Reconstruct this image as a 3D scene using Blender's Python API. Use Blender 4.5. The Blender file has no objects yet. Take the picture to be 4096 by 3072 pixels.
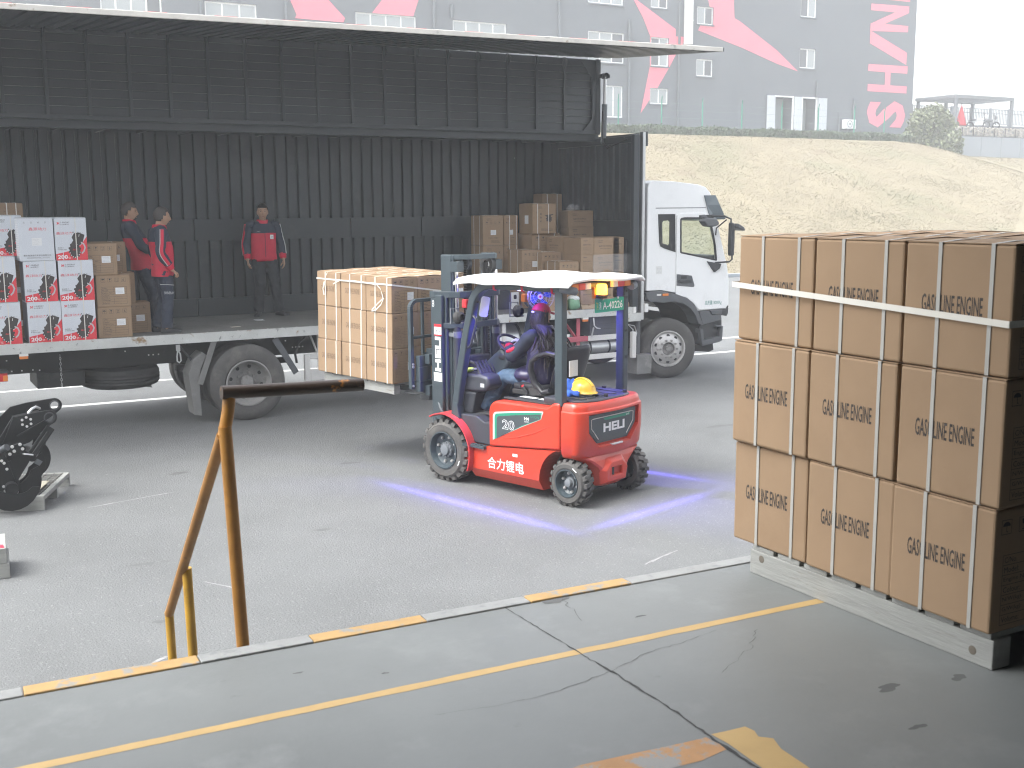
import bpy, bmesh, math, random
from mathutils import Vector, Matrix, Euler
R = math.radians
rnd = random.Random(11)
SC = bpy.context.scene
COL = SC.collection

# ------------------------------------------------------------------ camera
cam = bpy.data.objects.new('camera', bpy.data.cameras.new('camera'))
COL.objects.link(cam)
SC.camera = cam
cam.data.sensor_width = 36.0
cam.data.lens = 39.914
cam.data.clip_start = 0.05
cam.data.clip_end = 900
cam.matrix_world = Matrix(((0.8698, 0.0827, -0.4864, 0.0), (-0.4934, 0.1332, -0.8595, 0.0), (-0.0063, 0.9876, 0.1566, 2.9), (0, 0, 0, 1)))
cam.data.dof.use_dof = True
cam.data.dof.focus_distance = 11.0
cam.data.dof.aperture_fstop = 8.0

# ------------------------------------------------------------------ light
SUN_EL, SUN_ROT = R(58), R(-88)
world = bpy.data.worlds.new('World')
SC.world = world
world.use_nodes = True
wn, wl = world.node_tree.nodes, world.node_tree.links
wn.clear()
w_out = wn.new('ShaderNodeOutputWorld')
w_bg = wn.new('ShaderNodeBackground')
w_bg.inputs['Strength'].default_value = 0.15
sky = wn.new('ShaderNodeTexSky')
sky.sky_type = 'NISHITA'
sky.sun_disc = False
sky.sun_elevation = SUN_EL
sky.sun_rotation = SUN_ROT
sky.air_density = 1.0
sky.dust_density = 4.0
sky.ozone_density = 1.0
hs = wn.new('ShaderNodeHueSaturation')
hs.inputs['Saturation'].default_value = 0.26
wl.new(sky.outputs[0], hs.inputs['Color'])
wl.new(hs.outputs[0], w_bg.inputs['Color'])
wl.new(w_bg.outputs[0], w_out.inputs['Surface'])

sun = bpy.data.objects.new('sun', bpy.data.lights.new('sun', 'SUN'))
COL.objects.link(sun)
sun.data.energy = 0.9
sun.data.angle = R(40)
sun.data.color = (0.985, 1.0, 0.965)
# nishita: rotation 0 puts the sun toward +Y, positive rotation turns it clockwise
_sd = Vector((math.sin(SUN_ROT) * math.cos(SUN_EL), math.cos(SUN_ROT) * math.cos(SUN_EL), math.sin(SUN_EL)))
sun.rotation_euler = (-_sd).to_track_quat('-Z', 'Y').to_euler()

SC.view_settings.view_transform = 'Standard'
SC.view_settings.look = 'None'
SC.view_settings.gamma = 1.0
SC.view_settings.exposure = 1.98
SC.view_settings.use_curve_mapping = False
SC.render.engine = 'CYCLES'
SC.cycles.use_denoising = True
SC.cycles.denoising_prefilter = 'ACCURATE'
SC.cycles.filter_width = 1.15
SC.cycles.max_bounces = 7
SC.cycles.transparent_max_bounces = 10
SC.cycles.volume_bounces = 1
SC.cycles.caustics_reflective = False
SC.cycles.caustics_refractive = False
SC.cycles.sample_clamp_indirect = 6.0

# ------------------------------------------------------------------ materials
MATS = {}

def mat(name, col, rough=0.6, metal=0.0, var=0.0, vscale=6.0, bump=0.0, bscale=60.0, dirt=None, dirt2=None,
        stretch=None, coat=0.0, emit=None, estr=0.0, trans=0.0, alpha=1.0, detail=6.0, spec=0.5):
    """Principled material: base colour varied by noise, optional wear layers (colour, scale, threshold, width), fine bump."""
    m = bpy.data.materials.new(name)
    m.use_nodes = True
    nt = m.node_tree
    N, L = nt.nodes, nt.links
    b = N['Principled BSDF']
    b.inputs['Roughness'].default_value = rough
    b.inputs['Metallic'].default_value = metal
    b.inputs['Specular IOR Level'].default_value = spec
    if coat:
        b.inputs['Coat Weight'].default_value = coat
        b.inputs['Coat Roughness'].default_value = 0.12
    if trans:
        b.inputs['Transmission Weight'].default_value = trans
    if alpha < 1:
        b.inputs['Alpha'].default_value = alpha
    if emit:
        b.inputs['Emission Color'].default_value = (*emit, 1)
        b.inputs['Emission Strength'].default_value = estr
    rgb = (*col, 1.0)
    b.inputs['Base Color'].default_value = rgb
    if var or dirt or dirt2 or bump:
        tc = N.new('ShaderNodeTexCoord')
        mp = N.new('ShaderNodeMapping')
        L.new(tc.outputs['Object'], mp.inputs['Vector'])
        if stretch:
            mp.inputs['Scale'].default_value = stretch
        oi = N.new('ShaderNodeObjectInfo')
        w = N.new('ShaderNodeMath')
        w.operation = 'MULTIPLY'
        w.inputs[1].default_value = 37.0
        L.new(oi.outputs['Random'], w.inputs[0])

        def noise(scale, det=detail, rgh=0.6):
            n = N.new('ShaderNodeTexNoise')
            n.noise_dimensions = '4D'
            n.inputs['Scale'].default_value = scale
            n.inputs['Detail'].default_value = det
            n.inputs['Roughness'].default_value = rgh
            L.new(mp.outputs[0], n.inputs['Vector'])
            L.new(w.outputs[0], n.inputs['W'])
            return n.outputs['Fac']
        cur = None
        if var:
            mx = N.new('ShaderNodeMix')
            mx.data_type = 'RGBA'
            mx.inputs['A'].default_value = (*[max(0, c * (1 - var)) for c in col], 1)
            mx.inputs['B'].default_value = (*[min(1, c * (1 + var)) for c in col], 1)
            mr = N.new('ShaderNodeMapRange')
            mr.inputs['From Min'].default_value = 0.28
            mr.inputs['From Max'].default_value = 0.72
            L.new(noise(vscale), mr.inputs['Value'])
            L.new(mr.outputs[0], mx.inputs['Factor'])
            cur = mx.outputs['Result']
        for d in (dirt, dirt2):
            if not d:
                continue
            dc, ds, dt, dw = d
            mr = N.new('ShaderNodeMapRange')
            mr.inputs['From Min'].default_value = dt
            mr.inputs['From Max'].default_value = dt + dw
            L.new(noise(ds, 8.0, 0.65), mr.inputs['Value'])
            mx = N.new('ShaderNodeMix')
            mx.data_type = 'RGBA'
            if cur:
                L.new(cur, mx.inputs['A'])
            else:
                mx.inputs['A'].default_value = rgb
            mx.inputs['B'].default_value = (*dc, 1)
            L.new(mr.outputs[0], mx.inputs['Factor'])
            cur = mx.outputs['Result']
        if cur:
            L.new(cur, b.inputs['Base Color'])
        if bump:
            bp = N.new('ShaderNodeBump')
            bp.inputs['Strength'].default_value = min(1.0, bump)
            bp.inputs['Distance'].default_value = 0.01
            L.new(noise(bscale, 5.0), bp.inputs['Height'])
            L.new(bp.outputs[0], b.inputs['Normal'])
    MATS[name] = m
    return m

mat('tyre_mark', (0.115, 0.118, 0.118), 0.85, dirt=((0.145, 0.15, 0.15), 14, 0.47, 0.1))
mat('asphalt', (0.128, 0.133, 0.134), 0.88, var=0.20, vscale=0.45, bump=1.0, bscale=55, dirt=((0.21, 0.212, 0.208), 34, 0.57, 0.10), dirt2=((0.085, 0.086, 0.088), 0.35, 0.60, 0.2))
mat('concrete', (0.172, 0.182, 0.18), 0.48, var=0.13, vscale=1.1, bump=0.12, bscale=30, dirt=((0.225, 0.236, 0.234), 3.5, 0.54, 0.25), dirt2=((0.13, 0.136, 0.135), 9.0, 0.66, 0.1))
mat('edge_white', (0.26, 0.265, 0.262), 0.6, var=0.12, vscale=9, dirt=((0.19, 0.2, 0.2), 16, 0.54, 0.1), bump=0.2, bscale=40)
mat('edge_yellow', (0.42, 0.265, 0.105), 0.6, var=0.12, vscale=9, dirt=((0.25, 0.25, 0.235), 14, 0.53, 0.07), bump=0.2, bscale=40)
mat('floor_yellow', (0.45, 0.305, 0.125), 0.55, var=0.12, vscale=4, dirt=((0.33, 0.31, 0.24), 12, 0.62, 0.10))
mat('floor_orange', (0.4125, 0.225, 0.0975), 0.6, var=0.2, vscale=7, dirt=((0.27, 0.27, 0.26), 9, 0.52, 0.05), bump=0.3, bscale=30)
mat('crack', (0.055, 0.056, 0.056), 0.95, var=0.4, vscale=20, bump=0.6, bscale=50)
mat('stain', (0.105, 0.108, 0.108), 0.85, var=0.15, vscale=12)
mat('road_white', (0.62, 0.62, 0.60), 0.75, var=0.08, vscale=3, dirt=((0.32, 0.32, 0.32), 12, 0.60, 0.1))
mat('scuff', (0.273, 0.273, 0.273), 0.9, dirt=((0.22, 0.22, 0.22), 25, 0.45, 0.08))
mat('warehouse_wall', (0.34, 0.35, 0.345), 0.9, var=0.1)
mat('warehouse_roof', (0.26, 0.27, 0.27), 0.7, var=0.1)
mat('grass_soil', (0.205, 0.175, 0.115), 0.95, var=0.14, vscale=0.5, bump=0.6, bscale=14, dirt=((0.15, 0.15, 0.085), 0.16, 0.54, 0.2), dirt2=((0.155, 0.122, 0.082), 0.3, 0.60, 0.14))
mat('grass_dry', (0.215, 0.184, 0.122), 0.9, var=0.16, vscale=0.6)
mat('grass_green', (0.165, 0.168, 0.092), 0.9, var=0.2, vscale=0.6)
mat('leaf_hedge', (0.055, 0.085, 0.045), 0.6, var=0.5, vscale=3)
mat('leaf_bush', (0.13, 0.15, 0.08), 0.6, var=0.45, vscale=1.5)
mat('bark', (0.12, 0.09, 0.06), 0.9, var=0.2)
mat('facade', (0.125, 0.14, 0.158), 0.8, var=0.04, vscale=0.3)
mat('mural_red', (0.74, 0.2, 0.26), 0.7, var=0.04, vscale=0.5)  # red paint with the paling of distant haze put into its colour
mat('white_frame', (0.75, 0.76, 0.76), 0.5)
mat('pane', (0.30, 0.33, 0.34), 0.12, spec=0.8)
mat('pane_dark', (0.06, 0.07, 0.08), 0.1, spec=0.8)
mat('door_panel', (0.50, 0.53, 0.56), 0.5)
mat('pipe_grey', (0.10, 0.115, 0.13), 0.6)
mat('duct_white', (0.72, 0.72, 0.70), 0.5)
mat('green_post', (0.02, 0.22, 0.15), 0.5)
mat('wire', (0.16, 0.24, 0.21), 0.5)
mat('ac_white', (0.70, 0.71, 0.70), 0.5)
mat('dark_metal', (0.05, 0.055, 0.06), 0.5, metal=0.3)
mat('steel_grey', (0.15, 0.165, 0.18), 0.5)
mat('stone', (0.5, 0.47, 0.43), 0.9, var=0.35, vscale=3, bump=0.8, bscale=12)
mat('retaining', (0.27, 0.30, 0.33), 0.85, var=0.05)
mat('umbrella_red', (0.60, 0.03, 0.05), 0.7)
# truck
mat('cargo_grey', (0.026, 0.033, 0.036), 0.42, var=0.12, vscale=2.5, dirt=((0.055, 0.062, 0.064), 1.4, 0.58, 0.14), dirt2=((0.36, 0.37, 0.36), 13, 0.715, 0.02), bump=0.05, bscale=8)
mat('wing_grey', (0.031, 0.038, 0.043), 0.42, var=0.1, vscale=2.0, bump=0.05, bscale=8)
mat('cargo_floor', (0.15, 0.15, 0.1387), 0.8, var=0.15, vscale=3, dirt=((0.11, 0.105, 0.095), 5, 0.55, 0.2), bump=0.2, bscale=30)
mat('rail_worn', (0.52, 0.53, 0.51), 0.55, var=0.12, vscale=4, dirt=((0.25, 0.16, 0.08), 7, 0.60, 0.08), dirt2=((0.20, 0.21, 0.20), 15, 0.60, 0.08), bump=0.2, bscale=40)
mat('wing_edge', (0.50, 0.48, 0.44), 0.6, var=0.15, vscale=4, dirt=((0.20, 0.13, 0.08), 8, 0.60, 0.1), dirt2=((0.16, 0.16, 0.155), 5, 0.60, 0.12))
mat('reflector_red', (0.55, 0.03, 0.04), 0.4)
mat('chassis_black', (0.018, 0.019, 0.02), 0.6, var=0.3, vscale=4, dirt=((0.07, 0.068, 0.062), 3, 0.60, 0.2))
mat('bolt_bright', (0.75, 0.75, 0.74), 0.35, metal=0.6)
mat('tyre', (0.075, 0.073, 0.070), 0.85, var=0.15, vscale=6, dirt=((0.15, 0.142, 0.13), 3.5, 0.5, 0.25), bump=0.2, bscale=40)
mat('rubber_black', (0.03, 0.03, 0.031), 0.75, var=0.2, vscale=5)
mat('rim_silver', (0.50, 0.49, 0.48), 0.5, metal=0.5, var=0.15, vscale=5, dirt=((0.16, 0.15, 0.14), 6, 0.55, 0.2))
mat('rim_dusty', (0.26, 0.255, 0.245), 0.65, var=0.2, vscale=6, dirt=((0.10, 0.095, 0.09), 6, 0.52, 0.2))
mat('mudflap', (0.17, 0.17, 0.165), 0.75, var=0.15, vscale=5, dirt=((0.30, 0.295, 0.28), 6, 0.58, 0.2))
mat('cab_white', (0.82, 0.825, 0.82), 0.28, var=0.02, coat=0.4, dirt=((0.68, 0.68, 0.665), 2.2, 0.56, 0.25))
mat('cab_trim', (0.032, 0.034, 0.037), 0.5, var=0.15, vscale=3, dirt=((0.075, 0.075, 0.074), 3, 0.58, 0.25))
mat('cab_grey', (0.085, 0.09, 0.098), 0.5, var=0.1, vscale=4)
mat('smoked', (0.15, 0.18, 0.20), 0.15, spec=0.8)
mat('seal_black', (0.015, 0.016, 0.018), 0.5)
mat('amber_plastic', (0.75, 0.22, 0.04), 0.3)
mat('red_plastic', (0.60, 0.03, 0.04), 0.3)
mat('clear_plastic', (0.72, 0.72, 0.70), 0.25)
mat('galv', (0.55, 0.56, 0.56), 0.35, metal=0.7, var=0.1, vscale=4)
mat('guard_red', (0.42, 0.10, 0.13), 0.55, var=0.1, vscale=5)
mat('guard_white', (0.62, 0.61, 0.59), 0.5, var=0.08, vscale=5)
mat('print_green', (0.18, 0.32, 0.29), 0.6)
# forklift
mat('fork_red', (0.54, 0.042, 0.018), 0.33, var=0.06, vscale=2.5, coat=0.25, dirt=((0.45, 0.05, 0.03), 2.0, 0.58, 0.25), dirt2=((0.30, 0.11, 0.085), 6, 0.63, 0.2))
mat('fork_red_dull', (0.52, 0.045, 0.05), 0.45, var=0.1, vscale=3)
mat('fork_grey', (0.04, 0.056, 0.066), 0.42, var=0.08, vscale=4)
mat('fork_dark', (0.032, 0.036, 0.044), 0.5, var=0.12, vscale=5, bump=0.05, bscale=120)
mat('fork_plastic', (0.0406, 0.0441, 0.0546), 0.42, var=0.1, vscale=5)
mat('seat_black', (0.022, 0.023, 0.028), 0.4, var=0.15, vscale=6)
mat('chain', (0.035, 0.033, 0.031), 0.45, metal=0.6)
mat('chrome', (0.75, 0.75, 0.76), 0.15, metal=1.0)
mat('pad_white', (0.80, 0.80, 0.79), 0.65, var=0.02)
mat('tie_red', (0.60, 0.03, 0.06), 0.6)
mat('white_print', (0.80, 0.80, 0.79), 0.5)
mat('black_print', (0.02, 0.02, 0.02), 0.6)
mat('sticker', (0.74, 0.75, 0.75), 0.4)
mat('badge_green', (0.02, 0.24, 0.15), 0.4)
mat('badge_dark', (0.055, 0.068, 0.075), 0.35)
mat('badge_silver', (0.60, 0.58, 0.55), 0.4)
mat('plate_green', (0.01, 0.36, 0.22), 0.4)
mat('plate_yellow', (0.75, 0.62, 0.05), 0.5)
mat('blue_lamp', (0.5, 0.5, 1.0), 0.3, emit=(0.45, 0.42, 1.0), estr=14.0)
mat('beacon', (0.9, 0.35, 0.03), 0.2, emit=(1.0, 0.42, 0.03), estr=2.6)
mat('mirror_glass', (0.62, 0.66, 0.66), 0.08, metal=0.6)
mat('fan_blue', (0.03, 0.10, 0.42), 0.35)
mat('lime', (0.55, 0.70, 0.08), 0.5)
mat('blue_cloth', (0.03, 0.11, 0.48), 0.8)
mat('helmet_yellow', (0.80, 0.50, 0.05), 0.3, var=0.04, coat=0.2)
# cartons
mat('cardboard', (0.305, 0.207, 0.126), 0.82, var=0.05, vscale=5, bump=0.05, bscale=140, dirt=((0.275, 0.183, 0.109), 2.2, 0.55, 0.2))
mat('cardboard_dark', (0.26, 0.175, 0.108), 0.85, var=0.06, vscale=4, bump=0.05, bscale=140)
mat('carton_edge', (0.15, 0.09, 0.05), 0.9)
mat('strap_white', (0.70, 0.68, 0.62), 0.4)
mat('strap_grey', (0.4, 0.395, 0.37), 0.4, var=0.1, vscale=9)
mat('ink', (0.05, 0.043, 0.04), 0.8)
mat('ink_faint', (0.17, 0.115, 0.075), 0.85)
mat('ink_grey', (0.45, 0.46, 0.48), 0.8)
mat('carton_white', (0.66, 0.68, 0.71), 0.5, var=0.04, vscale=3)
mat('carton_dots', (0.54, 0.57, 0.61), 0.5)
mat('carton_red', (0.68, 0.045, 0.06), 0.5)
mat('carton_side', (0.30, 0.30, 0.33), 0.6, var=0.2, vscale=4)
mat('film', (0.8, 0.8, 0.8), 0.15, alpha=0.22, bump=1.0, bscale=18)
mat('bag_green', (0.16, 0.32, 0.20), 0.35, var=0.3, vscale=7, bump=0.6, bscale=16)
mat('bag_white', (0.66, 0.69, 0.68), 0.3, bump=0.6, bscale=16)
mat('wood_grey', (0.3, 0.305, 0.29), 0.75, var=0.16, vscale=5, stretch=(0.7, 6, 6), bump=0.4, bscale=14, dirt=((0.22, 0.20, 0.17), 6, 0.60, 0.1))
mat('wood_knot', (0.15, 0.13, 0.105), 0.8, var=0.2, vscale=40)
mat('wood_pale', (0.46, 0.35, 0.22), 0.8, var=0.15, vscale=4, stretch=(0.7, 6, 6))
mat('mesh_steel', (0.20, 0.195, 0.185), 0.6, metal=0.3, var=0.2, vscale=8)
mat('tiller_black', (0.010, 0.011, 0.012), 0.5, spec=0.3, var=0.2, vscale=4)
mat('rust_rail', (0.33, 0.155, 0.03), 0.5, var=0.25, vscale=7, dirt=((0.12, 0.055, 0.02), 8, 0.60, 0.12), dirt2=((0.04, 0.03, 0.025), 22, 0.66, 0.05), bump=0.15, bscale=40)
mat('rust_dark', (0.045, 0.03, 0.022), 0.35, var=0.3, vscale=10, dirt=((0.42, 0.17, 0.03), 9, 0.60, 0.05), bump=0.1, bscale=40, metal=0.1)
mat('ochre_rail', (0.46, 0.26, 0.03), 0.5, var=0.2, vscale=8, dirt=((0.22, 0.11, 0.03), 7, 0.58, 0.12), dirt2=((0.05, 0.035, 0.025), 20, 0.68, 0.05))
# people
mat('skin', (0.42, 0.25, 0.165), 0.55, var=0.05, vscale=14)
mat('hair', (0.016, 0.013, 0.012), 0.5, var=0.3, vscale=60)
mat('hair_short', (0.045, 0.038, 0.035), 0.7, var=0.3, vscale=90)
mat('hair_long', (0.020, 0.012, 0.016), 0.35, var=0.5, vscale=30, stretch=(8, 8, 0.6), bump=0.5, bscale=30)
mat('navy', (0.018, 0.026, 0.048), 0.75, var=0.15, vscale=9, bump=0.3, bscale=24)
mat('navy_trousers', (0.022, 0.030, 0.052), 0.75, var=0.15, vscale=7, bump=0.4, bscale=18)
mat('charcoal_trousers', (0.022, 0.025, 0.030), 0.8, var=0.15, vscale=7, bump=0.4, bscale=18)
mat('work_red', (0.56, 0.01, 0.045), 0.75, var=0.12, vscale=8, bump=0.3, bscale=22)
mat('cap_red', (0.45, 0.010, 0.035), 0.7, var=0.08, vscale=12)
mat('denim', (0.075, 0.13, 0.21), 0.8, var=0.2, vscale=8, bump=0.3, bscale=40)
mat('puffer', (0.032, 0.028, 0.085), 0.32, var=0.2, vscale=8, bump=0.7, bscale=16)  # navy jacket, the blue lamp's purple cast tinted into the base colour
mat('shoe', (0.02, 0.02, 0.022), 0.5, var=0.2, vscale=10)
mat('glove_white', (0.72, 0.72, 0.71), 0.7)
mat('eye_dark', (0.02, 0.015, 0.012), 0.3)
mat('lip', (0.30, 0.13, 0.10), 0.6)
mat('piping', (0.45, 0.46, 0.45), 0.6)
mat('paper', (0.62, 0.58, 0.47), 0.8)

# ------------------------------------------------------------------ mesh helpers
ORG = {}

class MB:
    def __init__(s):
        s.v, s.f, s.mi, s.m = [], [], [], 0

    def add(s, vs, fs):
        o = len(s.v)
        s.v += [tuple(p) for p in vs]
        s.f += [tuple(i + o for i in f) for f in fs]
        s.mi += [s.m] * len(fs)
        return s

    def box(s, x0, x1, y0, y1, z0, z1, M=None):
        vs = [Vector((x, y, z)) for x in (x0, x1) for y in (y0, y1) for z in (z0, z1)]
        if M is not None:
            vs = [M @ v for v in vs]
        return s.add(vs, [(0, 1, 3, 2), (4, 6, 7, 5), (0, 4, 5, 1), (2, 3, 7, 6), (0, 2, 6, 4), (1, 5, 7, 3)])

    def bar(s, p, q, w, h, up=(0, 0, 1)):
        p, q = Vector(p), Vector(q)
        d = (q - p)
        L = d.length
        d.normalize()
        a = d.cross(Vector(up))
        if a.length < 1e-4:
            a = d.cross(Vector((1, 0, 0)))
        a.normalize()
        b = a.cross(d)
        M = Matrix((a, d, b)).transposed().to_4x4()
        M.translation = p
        return s.box(-w / 2, w / 2, 0, L, -h / 2, h / 2, M)

    def ring(s, c, a, b, ra, rb, n):
        return [c + a * (ra * math.cos(2 * math.pi * i / n)) + b * (rb * math.sin(2 * math.pi * i / n)) for i in range(n)]

    def loft(s, rings, caps=True, closed=False):
        n = len(rings[0])
        vs = [p for r in rings for p in r]
        fs = []
        m = len(rings)
        for i in range(m if closed else m - 1):
            k = (i + 1) % m
            for j in range(n):
                fs.append((i * n + j, i * n + (j + 1) % n, k * n + (j + 1) % n, k * n + j))
        if caps and not closed:
            fs.append(tuple(range(n))[::-1])
            fs.append(tuple(range((m - 1) * n, m * n)))
        return s.add(vs, fs)

    def tube(s, pts, r, n=10, closed=False, caps=True, flat=1.0):
        pts = [Vector(p) for p in pts]
        m = len(pts)
        rs = r if isinstance(r, (list, tuple)) else [r] * m
        rings = []
        prev = None
        for i, p in enumerate(pts):
            if closed:
                t = pts[(i + 1) % m] - pts[i - 1]
            else:
                t = pts[min(i + 1, m - 1)] - pts[max(i - 1, 0)]
            t.normalize()
            if prev is None:
                a = t.cross(Vector((0, 0, 1)))
                if a.length < 1e-3:
                    a = t.cross(Vector((1, 0, 0)))
            else:
                a = prev - t * prev.dot(t)
            a.normalize()
            prev = a
            b = t.cross(a)
            rings.append(s.ring(p, a, b, rs[i], rs[i] * flat, n))
        return s.loft(rings, caps, closed)

    def cyl(s, p, q, r, n=16, r2=None):
        return s.tube([p, q], [r, r if r2 is None else r2], n)

    def lathe(s, prof, org, axis, n=32):
        """prof: (radius, height along axis)"""
        ax = Vector(axis).normalized()
        a = ax.cross(Vector((0, 0, 1)))
        if a.length < 1e-3:
            a = ax.cross(Vector((1, 0, 0)))
        a.normalize()
        b = ax.cross(a)
        org = Vector(org)
        rings = [s.ring(org + ax * h, a, b, max(r, 1e-4), max(r, 1e-4), n) for r, h in prof]
        ring = len(prof) > 2 and prof[0][0] > 0.01 and abs(prof[0][0] - prof[-1][0]) < 1e-4
        return s.loft(rings, caps=False, closed=ring)

    def prism(s, poly, plane, lo, hi):
        def P(a, b, c):
            return {'xz': (a, c, b), 'xy': (a, b, c), 'yz': (c, a, b)}[plane]
        n = len(poly)
        vs = [P(a, b, lo) for a, b in poly] + [P(a, b, hi) for a, b in poly]
        fs = [tuple(range(n))[::-1], tuple(range(n, 2 * n))] + [(i, (i + 1) % n, n + (i + 1) % n, n + i) for i in range(n)]
        return s.add(vs, fs)

    def face(s, pts):
        return s.add(pts, [tuple(range(len(pts)))])

    def sphere(s, c, rx, ry, rz, nu=16, nv=10, fn=None):
        c = Vector(c)
        rings = []
        for j in range(1, nv):
            t = math.pi * j / nv
            ring = []
            for i in range(nu):
                p = 2 * math.pi * i / nu
                d = Vector((math.sin(t) * math.cos(p), math.sin(t) * math.sin(p), math.cos(t)))
                v = Vector((d.x * rx, d.y * ry, d.z * rz))
                ring.append(c + (fn(v) if fn else v))
            rings.append(ring)
        o = len(s.v)
        s.loft(rings, caps=False)
        tp = Vector((0, 0, rz))
        bt = Vector((0, 0, -rz))
        s.v += [tuple(c + (fn(tp) if fn else tp)), tuple(c + (fn(bt) if fn else bt))]
        a = len(s.v) - 2
        k = o + (nv - 2) * nu
        for i in range(nu):
            s.f += [(a, o + (i + 1) % nu, o + i), (a + 1, k + i, k + (i + 1) % nu)]
            s.mi += [s.m, s.m]
        return s

    def mesh(s, name, mats, org=Vector((0, 0, 0))):
        me = bpy.data.meshes.new(name)
        me.from_pydata([(x - org[0], y - org[1], z - org[2]) for x, y, z in s.v], [], s.f)
        for m in (mats if isinstance(mats, (list, tuple)) else [mats]):
            me.materials.append(MATS[m] if isinstance(m, str) else m)
        me.polygons.foreach_set('material_index', s.mi)
        bm = bmesh.new()
        bm.from_mesh(me)
        bmesh.ops.recalc_face_normals(bm, faces=bm.faces)
        bm.to_mesh(me)
        bm.free()
        return me

    def build(s, name, mats, parent=None, smooth=None, bevel=0.0, seg=2, org=None, normals=True):
        if parent is not None:
            org = ORG.get(parent.name, Vector((0, 0, 0)))
        elif org is None:
            org = Vector((0, 0, 0))
        org = Vector(org)
        me = s.mesh(name, mats, org)
        o = bpy.data.objects.new(name, me)
        COL.objects.link(o)
        if parent is not None:
            o.parent = parent
        else:
            o.location = org
        ORG[o.name] = org
        if bevel:
            b = o.modifiers.new('bevel', 'BEVEL')
            b.width = bevel
            b.segments = seg
            b.limit_method = 'ANGLE'
            b.angle_limit = R(35)
            b.harden_normals = False
        if smooth is not None:
            me.polygons.foreach_set('use_smooth', [True] * len(me.polygons))
            me.set_sharp_from_angle(angle=R(smooth))
        return o

def tag(o, label=None, cat=None, group=None, kind=None):
    if label: o['label'] = label
    if cat: o['category'] = cat
    if group: o['group'] = group
    if kind: o['kind'] = kind
    return o

def empty(name, loc, label, cat, group=None, rot=(0, 0, 0), local=False):
    o = bpy.data.objects.new(name, None)
    COL.objects.link(o)
    o.location = loc
    o.rotation_euler = rot
    o.empty_display_size = 0.2
    ORG[o.name] = Vector((0, 0, 0)) if local else Vector(loc)
    return tag(o, label, cat, group)

def kids(o):
    return list(o.children)

def copy_tree(o, parent=None):
    ch = [c for c in bpy.data.objects if c.parent == o]
    c = o.copy()
    COL.objects.link(c)
    if parent is not None:
        c.parent = parent
    ORG[c.name] = ORG.get(o.name, Vector((0, 0, 0)))
    for k in ch:
        copy_tree(k, c)
    return c

def cut(o, mb):
    """carve a shape out of a mesh for good"""
    me = mb.mesh('carver', ['seal_black'], ORG.get(o.name, Vector((0, 0, 0))))
    c = bpy.data.objects.new('carver', me)
    COL.objects.link(c)
    md = o.modifiers.new('cut', 'BOOLEAN')
    md.operation = 'DIFFERENCE'
    md.object = c
    md.solver = 'EXACT'
    par = o.parent
    o.parent = None
    mw = o.location.copy()
    c.location = mw
    others = [(m.name) for m in o.modifiers if m.name != 'cut']
    for n in others:
        o.modifiers[n].show_viewport = False
    dg = bpy.context.evaluated_depsgraph_get()
    dg.update()
    new = bpy.data.meshes.new_from_object(o.evaluated_get(dg))
    for n in others:
        o.modifiers[n].show_viewport = True
    o.modifiers.remove(md)
    old = o.data
    nm = old.name
    o.data = new
    bpy.data.meshes.remove(old)
    new.name = nm
    bpy.data.objects.remove(c)
    o.parent = par
    return o

_TXT = {}

def text_mesh(body, size, mname, sx=1.0, bold=0.0, shear=0.0, space=1.0):
    key = (body, size, mname, sx, bold, shear, space)
    if key in _TXT:
        return _TXT[key]
    cu = bpy.data.curves.new('lettering', 'FONT')
    cu.body = body
    cu.size = size
    cu.offset = bold
    cu.shear = shear
    cu.space_character = space
    cu.resolution_u = 2
    cu.align_x = 'CENTER'
    cu.fill_mode = 'FRONT'
    ob = bpy.data.objects.new('lettering', cu)
    COL.objects.link(ob)
    dg = bpy.context.evaluated_depsgraph_get()
    me = bpy.data.meshes.new_from_object(ob.evaluated_get(dg))
    bpy.data.objects.remove(ob)
    xs = [v.co.x for v in me.vertices] or [0]
    ys = [v.co.y for v in me.vertices] or [0]
    cx, cy = (min(xs) + max(xs)) / 2, (min(ys) + max(ys)) / 2
    for v in me.vertices:
        v.co.x = (v.co.x - cx) * sx
        v.co.y -= cy
        v.co.z = 0
    me.materials.clear()
    me.materials.append(MATS[mname])
    me.name = 'lettering'
    _TXT[key] = me
    return me

def text(parent, name, body, size, pos, xd, yd, mname, sx=1.0, bold=0.0, shear=0.0, space=1.0, fit=None):
    """flat lettering centred at pos, reading along xd with its top toward yd; fit = (width, height) in metres"""
    me = text_mesh(body, size, mname, sx, bold, shear, space)
    o = bpy.data.objects.new(name, me)
    COL.objects.link(o)
    x, y = Vector(xd).normalized(), Vector(yd).normalized()
    z = x.cross(y)
    M = Matrix((x, y, z)).transposed().to_4x4()
    if fit:
        w = max(v.co.x for v in me.vertices) * 2
        h = max(v.co.y for v in me.vertices) * 2
        M = M @ Matrix.Diagonal((fit[0] / w, fit[1] / h, 1, 1))
    org = ORG.get(parent.name, Vector((0, 0, 0))) if parent is not None else Vector((0, 0, 0))
    M.translation = Vector(pos) - org
    o.parent = parent
    o.matrix_local = M
    return o

def text_into(mb, body, size, pos, xd, yd, sx=1.0, bold=0.0, fit=None, space=1.0, mi=None):
    """the same lettering added to a mesh builder as flat print"""
    me = text_mesh(body, size, 'ink', sx, bold, 0.0, space)
    x, y = Vector(xd).normalized(), Vector(yd).normalized()
    kx = ky = 1.0
    if fit:
        kx = fit[0] / max(1e-6, max(v.co.x for v in me.vertices) * 2)
        ky = fit[1] / max(1e-6, max(v.co.y for v in me.vertices) * 2)
    p = Vector(pos)
    mb.add([p + x * (v.co.x * kx) + y * (v.co.y * ky) for v in me.vertices], [tuple(f.vertices) for f in me.polygons])

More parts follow.
